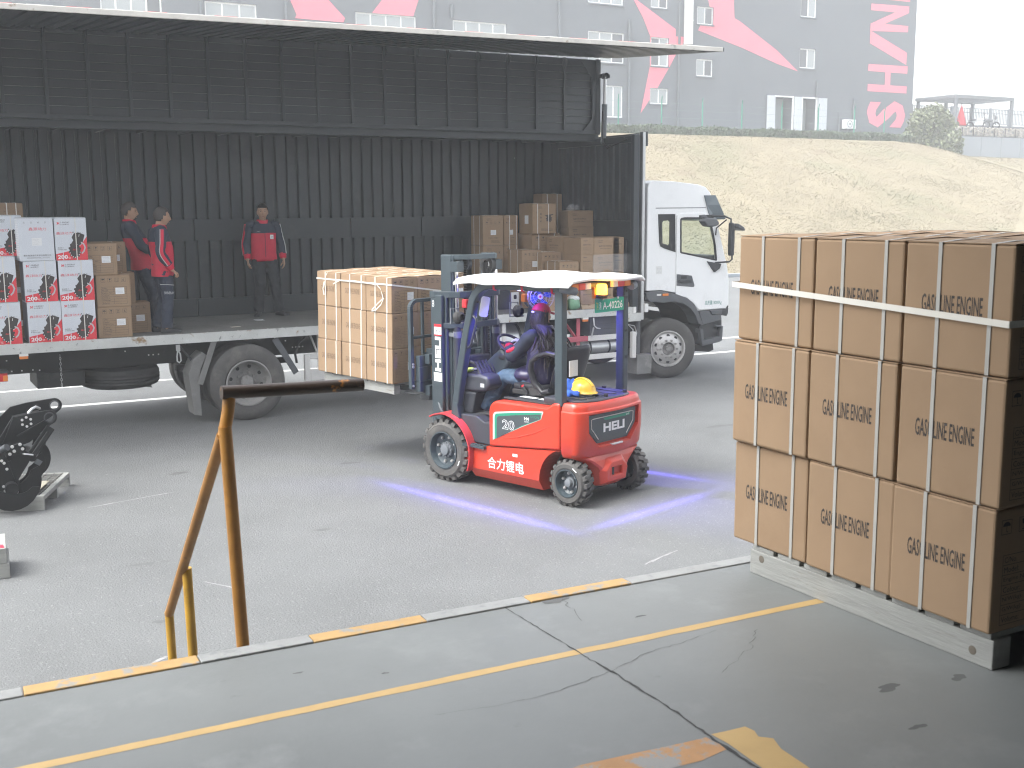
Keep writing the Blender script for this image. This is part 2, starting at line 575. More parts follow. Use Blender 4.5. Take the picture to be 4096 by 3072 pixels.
def arc(cx, cy, r, a0, a1, n):
    return [(cx + r * math.cos(R(a0 + (a1 - a0) * i / n)), cy + r * math.sin(R(a0 + (a1 - a0) * i / n))) for i in range(n + 1)]

def rrect(x0, x1, y0, y1, r, n=4):
    return arc(x1 - r, y1 - r, r, 0, 90, n) + arc(x0 + r, y1 - r, r, 90, 180, n) + arc(x0 + r, y0 + r, r, 180, 270, n) + arc(x1 - r, y0 + r, r, 270, 360, n)

# ================================================================== SETTING
def sheet(name, pts, z, m, kind='structure', parent=None, thick=0.0):
    mb = MB()
    mb.face([(x, y, z) for x, y in pts])
    o = mb.build(name, m, parent)
    if kind:
        tag(o, kind=kind)
    return o

# --- asphalt yard (subdivided a little so its object-space noise stays stable)
mb = MB()
mb.face([(-260, -60, 0), (300, -60, 0), (300, 36.5, 0), (-260, 36.5, 0)])
tag(mb.build('asphalt_yard', 'asphalt'), kind='structure')

def line_strip(name, p, q, w, m, z=0.002, kind='structure', seed=0, rough=0.0, n=1):
    r = random.Random(seed)
    p, q = Vector((*p, 0)), Vector((*q, 0))
    d = (q - p).normalized()
    s = Vector((-d.y, d.x, 0)) * (w / 2)
    vs, fs = [], []
    for i in range(n + 1):
        c = p.lerp(q, i / n)
        a = c + s * (1 + rough * r.uniform(-1, 1))
        b = c - s * (1 + rough * r.uniform(-1, 1))
        vs += [(a.x, a.y, z), (b.x, b.y, z)]
    for i in range(n):
        fs.append((2 * i, 2 * i + 1, 2 * i + 3, 2 * i + 2))
    mb = MB()
    mb.add(vs, fs)
    return tag(mb.build(name, m), kind=kind)

line_strip('road_line', (-30, 18.45), (60, 15.95), 0.15, 'road_white', seed=1, rough=0.15, n=160)
line_strip('road_line', (-30, 20.5), (60, 17.6), 0.13, 'road_white', seed=2, rough=0.15, n=160)
# pale kerb of the slope along the foot of the grass
mb = MB()
mb.box(-60, 140, 34.6, 34.8, 0, 0.14)
tag(mb.build('slope_kerb', 'retaining', bevel=0.02), kind='structure')
# chalky scuffs and dark patches on the asphalt
r2 = random.Random(5)
for (x, y, L, a, w) in ((1.75, 6.35, 0.5, 20, 0.03), (2.2, 5.6, 0.7, 15, 0.035), (2.55, 5.35, 0.4, 110, 0.02), (0.45, 6.0, 0.8, 10, 0.04), (3.3, 5.0, 0.35, 100, 0.03),
                        (3.75, 5.15, 0.5, 14, 0.03), (1.0, 6.9, 0.6, 35, 0.03), (3.9, 4.7, 0.6, -70, 0.02), (1.7, 11.4, 0.9, 12, 0.02), (2.1, 8.6, 0.35, -60, 0.02), (5.3, 7.2, 0.5, 20, 0.02), (8.4, 8.4, 0.6, 15, 0.025)):
    p = (x, y)
    q = (x + L * math.cos(R(a)), y + L * math.sin(R(a)))
    line_strip('chalk_scuff', p, q, w, 'scuff', 0.0016, seed=r2.randint(0, 999), rough=0.8, n=9)

def blob(name, x, y, z, rx, ry, m, seed, a=0):
    r = random.Random(seed)
    n = 18
    ph = [r.uniform(0, 6.28) for _ in range(4)]
    pts = []
    for i in range(n):
        t = 2 * math.pi * i / n
        k = 1 + 0.25 * math.sin(2 * t + ph[0]) + 0.15 * math.sin(3 * t + ph[1]) + 0.12 * math.sin(5 * t + ph[2])
        u, v = rx * k * math.cos(t), ry * k * math.sin(t)
        pts.append((x + u * math.cos(a) - v * math.sin(a), y + u * math.sin(a) + v * math.cos(a)))
    return sheet(name, pts, z, m)

for i, (x, y, rx, ry) in enumerate(((1.77, 9.3, 0.10, 0.035), (1.95, 9.28, 0.03, 0.03), (3.4, 9.5, 0.09, 0.03), (6.1, 12.6, 0.16, 0.07), (4.6, 11.9, 0.10, 0.05), (9.6, 11.4, 0.2, 0.08), (2.8, 12.4, 0.12, 0.05), (8.0, 6.4, 0.08, 0.05), (1.6, 7.9, 0.05, 0.03))):
    blob('oil_stain', x, y, 0.0012, rx, ry, 'stain', 40 + i)

# --- loading dock: slab with a painted steel nosing
DZ = 1.35
DROT = -2.6
dd = Vector((math.cos(R(DROT)), math.sin(R(DROT)), 0))      # along the dock edge
dn = Vector((-dd.y, dd.x, 0))                               # outwards
D0 = Vector((0.33, 3.84, 0))                                # a point on the outer edge
def dk(s, t):
    p = D0 + dd * s + dn * t
    return (p.x, p.y)
def slab(name, pts, z0, z1, m, parent=None, bevel=0.0):
    mb = MB()
    mb.prism(pts, 'xy', z0, z1)
    return mb.build(name, m, parent, bevel=bevel)
dock = slab('dock_platform', [dk(-14, -16), dk(14, -16), dk(14, -0.075), dk(-14, -0.075)], 0.0, DZ, 'concrete')
tag(dock, kind='structure')
edges = [-5.1, -4.5, -4.05, -3.5, -3.05, -2.45, -1.95, -1.4, -0.9, -0.45, 0.0, 0.56, 0.96, 1.40, 1.84, 2.31, 3.2, 3.8, 4.3, 4.8, 5.4, 6.0]
for i in range(len(edges) - 1):
    a, b = edges[i], edges[i + 1]
    col = 'edge_yellow' if i % 2 == 0 else 'edge_white'
    o = slab('edge_plate', [dk(a + 0.0015, -0.074), dk(b - 0.0015, -0.074), dk(b - 0.0015, 0.0), dk(a + 0.0015, 0.0)], DZ - 0.14, DZ + 0.006 + 0.001 * (i % 3), col, dock, bevel=0.004)
# yellow lines painted on the dock floor
line_strip('floor_line', dk(-6, -0.605), dk(6, -0.575), 0.042, 'floor_yellow', DZ + 0.0008, seed=3, rough=0.12, n=140)
mb = MB()
P = [(1.50, 2.47), (1.62, 2.49), (1.80, 2.47), (1.96, 2.45), (2.03, 2.445), (2.035, 2.40), (2.05, 2.36), (1.93, 2.34), (1.80, 2.35), (1.62, 2.32), (1.50, 2.33)]
sheet('floor_line', P, DZ + 0.0008, 'floor_orange')
P = [(2.055, 2.452), (2.10, 2.446), (2.175, 2.44), (2.18, 2.405), (2.165, 2.37), (2.195, 2.34), (2.17, 2.28), (2.16, 2.15), (2.18, 2.0), (2.17, 1.80), (2.04, 1.80), (2.05, 2.0), (2.045, 2.2), (2.06, 2.38)]
sheet('floor_line', P, DZ + 0.0012, 'floor_yellow')

def crackline(name, pts, w0, w1, seed, m='crack', jag=0.012, z=DZ + 0.0016):
    r = random.Random(seed)
    vs, fs = [], []
    P = []
    for (x0, y0), (x1, y1) in zip(pts[:-1], pts[1:]):
        n = max(2, int(math.hypot(x1 - x0, y1 - y0) / 0.022))
        for i in range(n):
            P.append((x0 + (x1 - x0) * i / n + r.uniform(-jag, jag), y0 + (y1 - y0) * i / n + r.uniform(-jag, jag) * 0.5))
    P.append(pts[-1])
    n = len(P)
    for i, (x, y) in enumerate(P):
        j = min(i + 1, n - 1)
        k = max(i - 1, 0)
        dx, dy = P[j][0] - P[k][0], P[j][1] - P[k][1]
        L = math.hypot(dx, dy) or 1
        w = (w0 + (w1 - w0) * i / n) * r.uniform(0.35, 1.5) / 2
        vs += [(x - dy / L * w, y + dx / L * w, z), (x + dy / L * w, y - dx / L * w, z)]
    for i in range(n - 1):
        fs.append((2 * i, 2 * i + 1, 2 * i + 3, 2 * i + 2))
    mb = MB()
    mb.add(vs, fs)
    return tag(mb.build(name, m), kind='structure')

crackline('floor_joint', [(2.05, 3.70), (2.055, 3.30), (2.055, 3.12)], 0.004, 0.006, 1, jag=0.002)
crackline('floor_joint', [(2.055, 3.12), (2.062, 2.9), (2.055, 2.60), (2.035, 2.35), (2.04, 2.0), (2.02, 1.4)], 0.007, 0.014, 2, jag=0.005)
blob('floor_chip', 2.26, 3.66, DZ + 0.0012, 0.05, 0.03, 'stain', 4)
crackline('floor_crack', [(2.30, 3.66), (2.25, 3.5), (2.23, 3.42)], 0.0025, 0.0008, 3)
crackline('floor_crack', [(2.06, 2.98), (2.18, 3.02), (2.28, 3.05), (2.42, 3.06), (2.60, 3.09)], 0.0025, 0.0008, 4)
crackline('floor_crack', [(2.37, 2.78), (2.50, 2.85), (2.60, 2.90), (2.74, 3.02)], 0.001, 0.002, 5)
crackline('floor_crack', [(1.40, 2.98), (1.60, 2.94), (1.8, 2.93), (2.05, 2.98)], 0.0008, 0.002, 6)
for i, (x, y, rx, ry) in enumerate(((2.76, 2.42, 0.05, 0.02), (2.62, 2.18, 0.03, 0.012), (3.02, 2.36, 0.03, 0.02), (2.45, 3.35, 0.02, 0.008), (0.78, 2.75, 0.012, 0.008), (1.4, 3.35, 0.012, 0.006), (1.15, 3.5, 0.015, 0.006))):
    blob('floor_stain', x, y, DZ + 0.0006, rx, ry, 'stain', 70 + i)

# --- warehouse the camera stands in: back wall, side walls and roof
wh = empty('warehouse', (-2, -8, DZ), 'grey warehouse hall behind the loading dock, open towards the yard', 'building')
for x0, x1, y0, y1, z0, z1 in ((-14, 13, -14.3, -14, DZ, 6.3), (12.7, 13, -14, 3.2, DZ, 6.3), (-14.3, -14, -14, 3.2, DZ, 6.3), (5.35, 13, 3.2, 3.45, DZ, 6.3), (-14.3, -11.0, 3.2, 3.45, DZ, 6.3), (7.2, 7.4, -14, 3.2, DZ, 6.3)):
    mb = MB(); mb.box(x0, x1, y0, y1, z0, z1); mb.build('wall', 'warehouse_wall', wh)
mb = MB(); mb.box(-14.3, 13, -14.3, 3.45, 6.301, 6.5); mb.build('roof', 'warehouse_roof', wh)
mb = MB(); mb.box(-10.999, 5.349, 3.2, 3.45, 6.0, 6.3); mb.build('door_header', 'warehouse_wall', wh)

# --- grassy slope up to a terrace
def slope_z(x, y):
    H = 7.15 - 0.95 * max(0, min(1, (x - 66.5) / 5.5))
    t = max(0, min(1, (y - 35.0) / 24.0))
    z = H * (t * t * (3 - 2 * t) * 0.35 + t * 0.65)
    if y > 59:
        z += min(1, (y - 59) / 6) * 0.8 * (1 if x < 68 else 0)
    z += 0.05 * math.sin(x * 0.3 + 1.3 * math.sin(y * 0.5)) * min(1, t * 3) * (1 if y < 59 else 0.2)
    z += 0.02 * math.sin(x * 0.9 + y * 0.4) * min(1, t * 3) * (1 if y < 59 else 0.2)
    return z
mb = MB()
xs = [-70 + 1.4 * i for i in range(160)]
ys = [34.7 + 0.85 * i for i in range(36)]
vs = [(x, y, slope_z(x, y)) for y in ys for x in xs]
nx = len(xs)
fs = [(j * nx + i, j * nx + i + 1, (j + 1) * nx + i + 1, (j + 1) * nx + i) for j in range(len(ys) - 1) for i in range(nx - 1)]
mb.add(vs, fs)
tag(mb.build('grassy_slope', 'grass_soil', smooth=60), kind='structure')
mb = MB(); mb.box(-90, 160, 64.0, 120, 5.0, 7.9)
tag(mb.build('terrace', 'retaining'), kind='structure')

def in_view_slope(r):
    y = 35.5 + 23.5 * r.random()
    x = r.uniform(24 + (y - 35) * 0.45, 46 + (y - 35) * 1.5)
    return x, y
r3 = random.Random(3)
for nm, m, n, hh in (('dry_grass', 'grass_dry', 125000, 0.042), ('green_grass', 'grass_green', 26000, 0.045)):
    mb = MB()
    vs, fs = [], []
    cl = [(in_view_slope(r3)) for _ in range(60)]
    for i in range(n):
        if nm == 'green_grass' and i % 5:
            cx, cy = r3.choice(cl)
            x, y = r3.gauss(cx, 1.6), r3.gauss(cy, 0.9)
            if y < 35.3 or y > 59.5: continue
        else:
            x, y = in_view_slope(r3)
        z = slope_z(x, y) - 0.01
        a = r3.uniform(0, math.pi)
        h = hh * r3.uniform(0.4, 1.2)
        w = 0.022 * r3.uniform(0.6, 1.5)
        dx, dy = math.cos(a) * w, math.sin(a) * w
        lx, ly = r3.gauss(0, 0.06), r3.gauss(0, 0.06)
        k = len(vs)
        vs += [(x - dx, y - dy, z), (x + dx, y + dy, z), (x + lx, y + ly, z + h)]
        fs.append((k, k + 1, k + 2))
    mb.add(vs, fs)
    me = bpy.data.meshes.new(nm)
    me.from_pydata(vs, [], fs)
    me.materials.append(MATS[m])
    o = bpy.data.objects.new(nm, me)
    COL.objects.link(o)
    tag(o, kind='stuff')

def leaves(name, m, pts, size, r, parent=None, org=(0, 0, 0)):
    vs, fs = [], []
    for p in pts:
        s = size * r.uniform(0.6, 1.4)
        n = Vector((r.gauss(0, 1), r.gauss(0, 1), r.gauss(0, 1))).normalized()
        a = n.orthogonal().normalized() * s
        b = n.cross(a).normalized() * s * 0.6
        p = Vector(p)
        k = len(vs)
        vs += [p - a, p + b, p + a, p - b]
        fs.append((k, k + 1, k + 2, k + 3))
    me = bpy.data.meshes.new(name)
    me.from_pydata([(v[0] - org[0], v[1] - org[1], v[2] - org[2]) for v in vs], [], fs)
    me.materials.append(MATS[m])
    o = bpy.data.objects.new(name, me)
    COL.objects.link(o)
    if parent: o.parent = parent
    else: o.location = org
    return o

# clipped hedge along the crest
r4 = random.Random(9)
hd = empty('hedge', (54, 60, 7.1), 'low clipped dark green hedge along the crest of the grassy slope', 'hedge')
mb = MB()
for i in range(90):
    x = 32 + i * 0.4
    mb.box(x, x + 0.4, 59.75 - r4.uniform(0, .08), 60.5, 6.8, 7.62 + r4.uniform(-0.06, 0.06))
mb.build('stems', 'leaf_hedge', hd)
pts = []
for i in range(17000):
    x = r4.uniform(32, 68.2)
    f = r4.random()
    if f < 0.55:
        pts.append((x, 59.7 + r4.gauss(0, 0.05), r4.uniform(7.0, 7.72)))
    else:
        pts.append((x, r4.uniform(59.7, 60.6), 7.70 + r4.gauss(0, 0.06) + 0.05 * math.sin(x * 1.3)))
leaves('foliage', 'leaf_hedge', pts, 0.075, r4, hd, (54, 60, 7.1))

# round bush at the end of the hedge
bu = empty('bush', (70.3, 60.2, 6.2), 'large round grey green bush at the right end of the clipped hedge', 'bush')
lobes = [(70.0, 60.2, 8.1, 1.7), (71.3, 60.0, 7.6, 1.5), (68.7, 60.0, 7.4, 1.3), (70.4, 60.0, 9.0, 1.1), (69.3, 60.3, 8.7, 1.0), (71.6, 60.2, 8.5, 1.0), (72.3, 60.0, 7.0, 1.0), (70.4, 59.4, 6.8, 1.5), (68.4, 59.8, 8.3, 0.7)]
pts = []
for i in range(13000):
    cx, cy, cz, rr = r4.choice(lobes)
    d = Vector((r4.gauss(0, 1), r4.gauss(0, 1), r4.gauss(0, 1))).normalized() * rr * (r4.random() ** 0.4) * r4.uniform(0.85, 1.18)
    pts.append((cx + d.x, cy + d.y * 0.8, max(6.3, cz + d.z)))
leaves('foliage', 'leaf_bush', pts, 0.13, r4, bu, (70.3, 60.2, 6.2))
mb = MB()
for i in range(9):
    a = i * 0.7
    mb.tube([(70.3 + 0.15 * math.cos(a), 60.2 + 0.15 * math.sin(a), 6.1), (70.3 + 0.7 * math.cos(a), 60.2 + 0.5 * math.sin(a), 7.4), (70.3 + 1.2 * math.cos(a), 60.2 + 0.9 * math.sin(a), 8.8)], [0.06, 0.04, 0.015], 6)
mb.build('stem', 'bark', bu, smooth=40)

# wire fence with green posts in front of the building
fe = empty('wire_fence', (55, 62, 7.8), 'wire fence on thin green posts between hedge and grey building', 'fence')
fx = [39.7, 43.11, 46.58, 50.0, 53.46, 57.11, 60.6, 64.19, 67.3]
pm = None
for x in fx:
    mb = MB(); mb.cyl((x, 62, 7.3), (x, 62, 9.58), 0.045, 8)
    mb.cyl((x, 62, 9.58), (x - 0.12, 61.8, 9.85), 0.03, 8)
    mb.build('post', 'green_post', fe, smooth=40)
mb = MB()
for z in (8.0, 8.5, 9.0, 9.45):
    for a, b in zip(fx[:-1], fx[1:]):
        mb.tube([(a, 62, z), ((a + b) / 2, 62, z - 0.03), (b, 62, z)], 0.006, 4)
mb.build('fence_wire', 'wire', fe)

# --- grey factory building with painted mural
bl = empty('factory_building', (40, 66, 7.5), 'grey painted factory building with pink red mural and white framed windows', 'building')
FY = 66.0
mb = MB(); mb.box(-12, 74.75, FY, FY + 22, 7.3, 26.5)
wall = mb.build('wall', 'facade', bl)
WIN = [(48.54, 50.0, 16.21, 17.9, 2, 1), (52.6, 54.05, 15.4, 16.63, 2, 1), (48.59, 50.13, 12.32, 14.27, 2, 0), (52.61, 54.09, 11.82, 13.02, 2, 1), (48.55, 50.13, 9.75, 10.84, 2, 2),
       (62.37, 63.94, 16.6, 18.4, 2, 0), (62.41, 64.02, 12.88, 14.33, 2, 0), (43.38, 46.33, 12.33, 14.35, 3, 1), (43.36, 46.24, 16.14, 17.9, 3, 2), (44.75, 46.26, 8.71, 10.85, 2, 2),
       (26.74, 30.73, 12.6, 14.33, 4, 3), (33.25, 37.11, 12.6, 14.33, 4, 3), (17.72, 20.7, 12.7, 14.26, 3, 3), (12.1, 15.35, 13.0, 14.75, 4, 1), (62.37, 63.94, 20.3, 22.0, 2, 0), (52.6, 54.05, 19.0, 20.2, 2, 1), (48.54, 50.0, 20.0, 21.5, 2, 0)]
DOORS = [(60.0, 61.95, 8.05, 10.78), (62.75, 64.35, 8.1, 10.78)]
ct = MB()
for w in WIN:
    ct.box(w[0], w[1], FY - 0.3, FY + 0.22, w[2], w[3])
for d in DOORS:
    ct.box(d[0], d[1], FY - 0.3, FY + 1.2, d[2], d[3])
cut(wall, ct)
for x0, x1, z0, z1, n, dk_ in WIN:
    mb = MB()
    t = 0.09
    yf = FY + 0.08
    mb.box(x0 + .002, x1 - .002, yf, yf + 0.08, z0 + .002, z0 + t)
    mb.box(x0 + .002, x1 - .002, yf, yf + 0.08, z1 - t, z1 - .002)
    for i in range(n + 1):
        xc = x0 + (x1 - x0) * i / n
        xa, xb = max(x0 + .002, xc - t / 2), min(x1 - .002, xc + t / 2)
        if i == 0: xb = x0 + t
        if i == n: xa = x1 - t
        mb.box(xa, xb, yf - 0.002, yf + 0.078, z0 + t, z1 - t)
    f = mb.build('window', 'white_frame', bl)
    for i in range(n):
        xa, xb = x0 + (x1 - x0) * i / n + t / 2, x0 + (x1 - x0) * (i + 1) / n - t / 2
        mb = MB(); mb.box(xa, xb, yf + 0.03, yf + 0.045, z0 + t, z1 - t)
        dark = (dk_ == 1 and i == n - 1) or (dk_ == 0 and i == 0)
        mb.build('pane', 'pane_dark' if dark else 'pane', f)
    mb = MB(); mb.box(x0 - 0.05, x1 + 0.05, FY - 0.09, FY + 0.078, z0 - 0.08, z0)
    mb.build('sill', 'facade', f)
for x0, x1, z0, z1 in DOORS:
    mb = MB()
    mb.box(x0, x0 + .1, FY - .03, FY + .1, z0, z1); mb.box(x1 - .1, x1, FY - .03, FY + .1, z0, z1); mb.box(x0 + .1, x1 - .1, FY - .03, FY + .1, z1 - .1, z1)
    fr = mb.build('door_frame', 'white_frame', bl)
    mb = MB(); mb.box(x0 + 0.1, x1 - 0.1, FY + 1.1, FY + 1.15, z0, z1 - 0.1)
    mb.build('door_interior', 'pane', fr)
for xa, xb, ya in ((59.2, 60.0, -0.15), (61.95, 62.65, -0.12), (64.35, 65.27, -0.12)):
    mb = MB(); mb.box(xa, xb, FY + ya, FY + ya + 0.05, 8.1, 10.75)
    mb.build('door_leaf', 'door_panel', bl, bevel=0.01)
mb = MB(); mb.box(59.9, 64.5, FY - 0.8, FY - 0.002, 7.7, 8.03)
mb.build('door_step', 'retaining', bl)

def mural(poly, dy=0.004):
    mb = MB()
    mb.prism(poly, 'xz', FY - 0.012 - dy, FY - 0.002 - dy)
    return mb
for poly in ([(53.54, 17.11), (53.2, 18.4), (53.0, 20.5), (56.2, 22.0), (55.86, 17.29), (55.99, 16.03), (56.47, 15.86), (60.14, 14.01), (62.27, 12.62), (60.17, 13.06), (56.72, 14.02), (52.68, 14.97), (53.03, 15.62), (53.94, 15.89)],
             [(45.9, 18.0), (46.6, 17.5), (47.09, 16.61), (47.9, 15.46), (48.52, 14.29), (48.5, 12.24), (47.76, 9.06), (48.55, 10.05), (49.22, 10.9), (50.22, 12.33), (50.65, 13.05), (51.44, 14.06), (51.52, 14.45), (50.71, 14.43), (50.7, 14.91), (47.09, 16.75)][1:],
             [(22.2, 16.0), (25.0, 16.2), (25.04, 14.88), (26.07, 13.9), (25.95, 13.65), (22.96, 13.68), (23.07, 13.88), (22.7, 14.7)],
             [(29.4, 17.0), (31.6, 17.2), (30.91, 15.34), (30.51, 14.26), (27.76, 14.26), (28.5, 15.16)],
             [(69.62, 13.55), (73.98, 13.6), (73.98, 13.02), (72.1, 13.02), (72.1, 12.03), (73.98, 12.03), (73.98, 11.48), (69.62, 11.48), (69.62, 12.03), (71.5, 12.03), (71.5, 13.02), (69.62, 13.02)],
             [(69.68, 16.09), (69.68, 15.12), (73.82, 13.69), (73.82, 14.64)],
             [(69.66, 18.11), (73.85, 18.2), (73.85, 17.69), (71.2, 16.68), (73.83, 16.70), (73.83, 16.22), (69.66, 16.05), (69.66, 16.6), (72.3, 17.64), (69.66, 17.61)],
             [(69.66, 20.3), (70.3, 20.3), (70.3, 19.1), (71.5, 19.1), (71.5, 20.1), (72.0, 20.1), (72.0, 19.1), (73.3, 19.1), (73.3, 20.3), (73.9, 20.3), (73.9, 18.55), (69.66, 18.5)]):
    # the mural does not cross the window openings: they are cut out of the paint too
    o = mural(poly).build('mural_paint', 'mural_red', bl)
    px0, px1 = min(p[0] for p in poly), max(p[0] for p in poly)
    pz0, pz1 = min(p[1] for p in poly), max(p[1] for p in poly)
    hit = [w for w in WIN if w[0] < px1 and w[1] > px0 and w[2] < pz1 and w[3] > pz0]
    if hit:
        ct = MB()
        for w in hit:
            ct.box(w[0], w[1], FY - 0.3, FY + 0.3, w[2], w[3])
        cut(o, ct)
text(bl, 'mural_letter', 'S', 2.2, (71.8, FY - 0.016, 9.78), (0, 0, 1), (-1, 0, 0), 'mural_red', fit=(2.1, 4.3), bold=0.09)
for x, z0, z1, rr in ((50.95, 7.9, 26, 0.09), (46.7, 7.9, 15.27, 0.10), (64.2, 10.8, 12.0, 0.12), (68.1, 7.9, 10.78, 0.08), (66.58, 7.9, 9.73, 0.07), (31.9, 8, 26, 0.11), (33.15, 14.4, 15.21, 0.12), (41.05, 8, 26, 0.10), (17.48, 8, 26, 0.10), (22.42, 8, 26, 0.10)):
    mb = MB(); mb.cyl((x, FY - 0.13, z0), (x, FY - 0.13, z1), rr, 10)
    for z in (z0 + 0.3, (z0 + z1) / 2, z1 - 0.3):
        mb.cyl((x, FY - 0.13, z), (x, FY - 0.13, z + 0.12), rr + 0.02, 10)
    mb.build('drain_pipe', 'pipe_grey', bl, smooth=40)
mb = MB(); mb.box(51.38, 51.85, FY - 0.5, FY - 0.05, 13.9, 26)
for z in (15.5, 17.6, 19.7):
    mb.box(51.35, 51.88, FY - 0.53, FY - 0.05, z, z + 0.06)
mb.build('ventilation_duct', 'duct_white', bl)
ac = empty('air_conditioner', (67.35, 65.7, 8.5), 'white outdoor air conditioner unit on the grey wall beside the lettering', 'air conditioner')
mb = MB(); mb.box(66.8, 67.9, 65.4, 65.8, 8.5, 9.2); mb.build('casing', 'ac_white', ac, bevel=0.03)
mb = MB(); mb.lathe([(0.27, 0), (0.27, 0.02), (0.23, 0.02), (0.23, 0)], (67.25, 65.4, 8.86), (0, -1, 0), 24); mb.lathe([(0.07, 0), (0.07, 0.03), (0.0, 0.03)], (67.25, 65.4, 8.86), (0, -1, 0), 12)
mb.build('fan_grille', 'steel_grey', ac, smooth=40)
mb = MB(); mb.box(66.9, 66.95, 65.4, 65.95, 8.42, 8.5); mb.box(67.7, 67.75, 65.4, 65.95, 8.42, 8.5); mb.build('bracket', 'dark_metal', ac)

# --- terrace corner on the right: retaining wall, gabions, shelter, railing, motorbikes
rw = empty('retaining_wall', (82, 62, 6.0), 'smooth pale grey concrete retaining wall below the stone gabions', 'wall')
for i in range(7):
    mb = MB(); mb.box(75.9 + i * 2.4, 75.9 + (i + 1) * 2.4 - 0.02, 62.0, 62.3, 5.2, 7.95)
    mb.build('wall_panel', 'retaining', rw, bevel=0.015)
mb = MB(); mb.box(75.85, 75.9, 62, 66, 5.2, 7.95); mb.build('end_panel', 'retaining', rw)
mb = MB(); mb.box(75.95, 92.6, 62.32, 92, 5.2, 8.65)
tag(mb.build('upper_terrace', 'retaining'), kind='structure')
gb = empty('gabion_wall', (82, 62.2, 7.95), 'row of wire gabions filled with rubble on top of the retaining wall', 'wall')
stones = []
for sd in range(2):
    rg = random.Random(100 + sd)
    mb = MB()
    for k in range(75):
        cx, cz = rg.uniform(0.08, 1.2), rg.uniform(0.06, 0.74)
        s = rg.uniform(0.05, 0.12)
        mb.sphere((cx, rg.uniform(-0.03, 0.06), cz), s, s * 0.8, s * rg.uniform(0.5, 0.9), 6, 4, fn=lambda v: v * (1 + 0.2 * math.sin(v.x * 60 + v.z * 40)))
    stones.append(mb.mesh('rubble', 'stone'))
for i in range(12):
    x0 = 74.75 + i * 1.28
    mb = MB()
    for x in (x0, x0 + 1.28):
        mb.box(x - 0.02, x + 0.02, 62.0, 62.04, 7.95, 8.75)
    for z in (7.97, 8.75):
        mb.box(x0 + 0.02, x0 + 1.26, 62.0, 62.03, z - 0.02, z + 0.02)
    for k in range(1, 8):
        mb.box(x0 + k * 0.16 - 0.006, x0 + k * 0.16 + 0.006, 62.0, 62.012, 7.99, 8.73)
    cg = mb.build('cage', 'dark_metal', gb)
    st = bpy.data.objects.new('rubble_fill', stones[i % 2])
    COL.objects.link(st)
    st.parent = cg
    st.location = Vector((x0, 62.14, 7.95)) - ORG[gb.name]
    st['kind'] = 'stuff'
pg = empty('shelter', (79, 64, 8.65), 'dark steel open shelter with slatted flat roof on the terrace', 'shelter')
for x, y in ((75.8, 62.6), (82.5, 62.6), (75.9, 66.4), (82.5, 66.4), (79.2, 66.4)):
    mb = MB(); mb.box(x - 0.11, x + 0.11, y - 0.11, y + 0.11, 8.65, 10.95); mb.build('post', 'steel_grey', pg)
mb = MB()
for y in (62.6, 66.4):
    mb.box(75.6, 82.7, y - 0.08, y + 0.08, 10.95, 11.2)
for x in (75.7, 82.6):
    mb.box(x - 0.08, x + 0.08, 62.68, 66.32, 10.95, 11.2)
mb.build('roof_frame', 'steel_grey', pg)
for i in range(15):
    x = 76.1 + i * 0.43
    mb = MB(); mb.box(x - 0.12, x + 0.12, 62.68, 66.32, 11.02, 11.08); mb.build('slat', 'steel_grey', pg)
rl = empty('railing', (80, 68, 8.65), 'dark metal railing with upright bars behind the shelter', 'railing')
mb = MB(); mb.box(77.0, 98, 68.2, 68.35, 8.65, 9.45); mb.build('parapet', 'pipe_grey', rl)
for i in range(9):
    x = 77.2 + i * 2.5
    mb = MB(); mb.box(x - 0.12, x + 0.12, 68.2, 68.35, 9.45, 10.95); mb.build('post', 'steel_grey', rl)
mb = MB()
for z in (9.6, 10.5, 10.85):
    mb.box(77.2, 97.2, 68.25, 68.3, z - 0.03, z + 0.03)
mb.build('rail', 'steel_grey', rl)
bm_ = None
for i in range(100):
    x = 77.4 + i * 0.2
    if bm_ is None:
        mb = MB(); mb.box(-0.025, 0.025, 68.24 - 68, 68.29 - 68, 9.63 - 8.65, 10.82 - 8.65)
        bm_ = mb.mesh('bar', 'steel_grey')
    o = bpy.data.objects.new('bar', bm_)
    COL.objects.link(o)
    o.parent = rl
    o.location = (x - 80, 0, 0)
um = empty('parasol', (78.2, 64.0, 8.65), 'closed red parasol standing under the dark shelter', 'parasol')
mb = MB(); mb.lathe([(0.30, 0.25), (0.42, 0.35), (0.30, 0.9), (0.12, 1.6), (0.02, 1.95)], (78.2, 64.0, 8.65), (0, 0, 1), 10); mb.build('folded_canopy', 'umbrella_red', um, smooth=40)
mb = MB(); mb.cyl((78.2, 64, 8.66), (78.2, 64, 10.7), 0.03, 8); mb.build('pole', 'dark_metal', um)

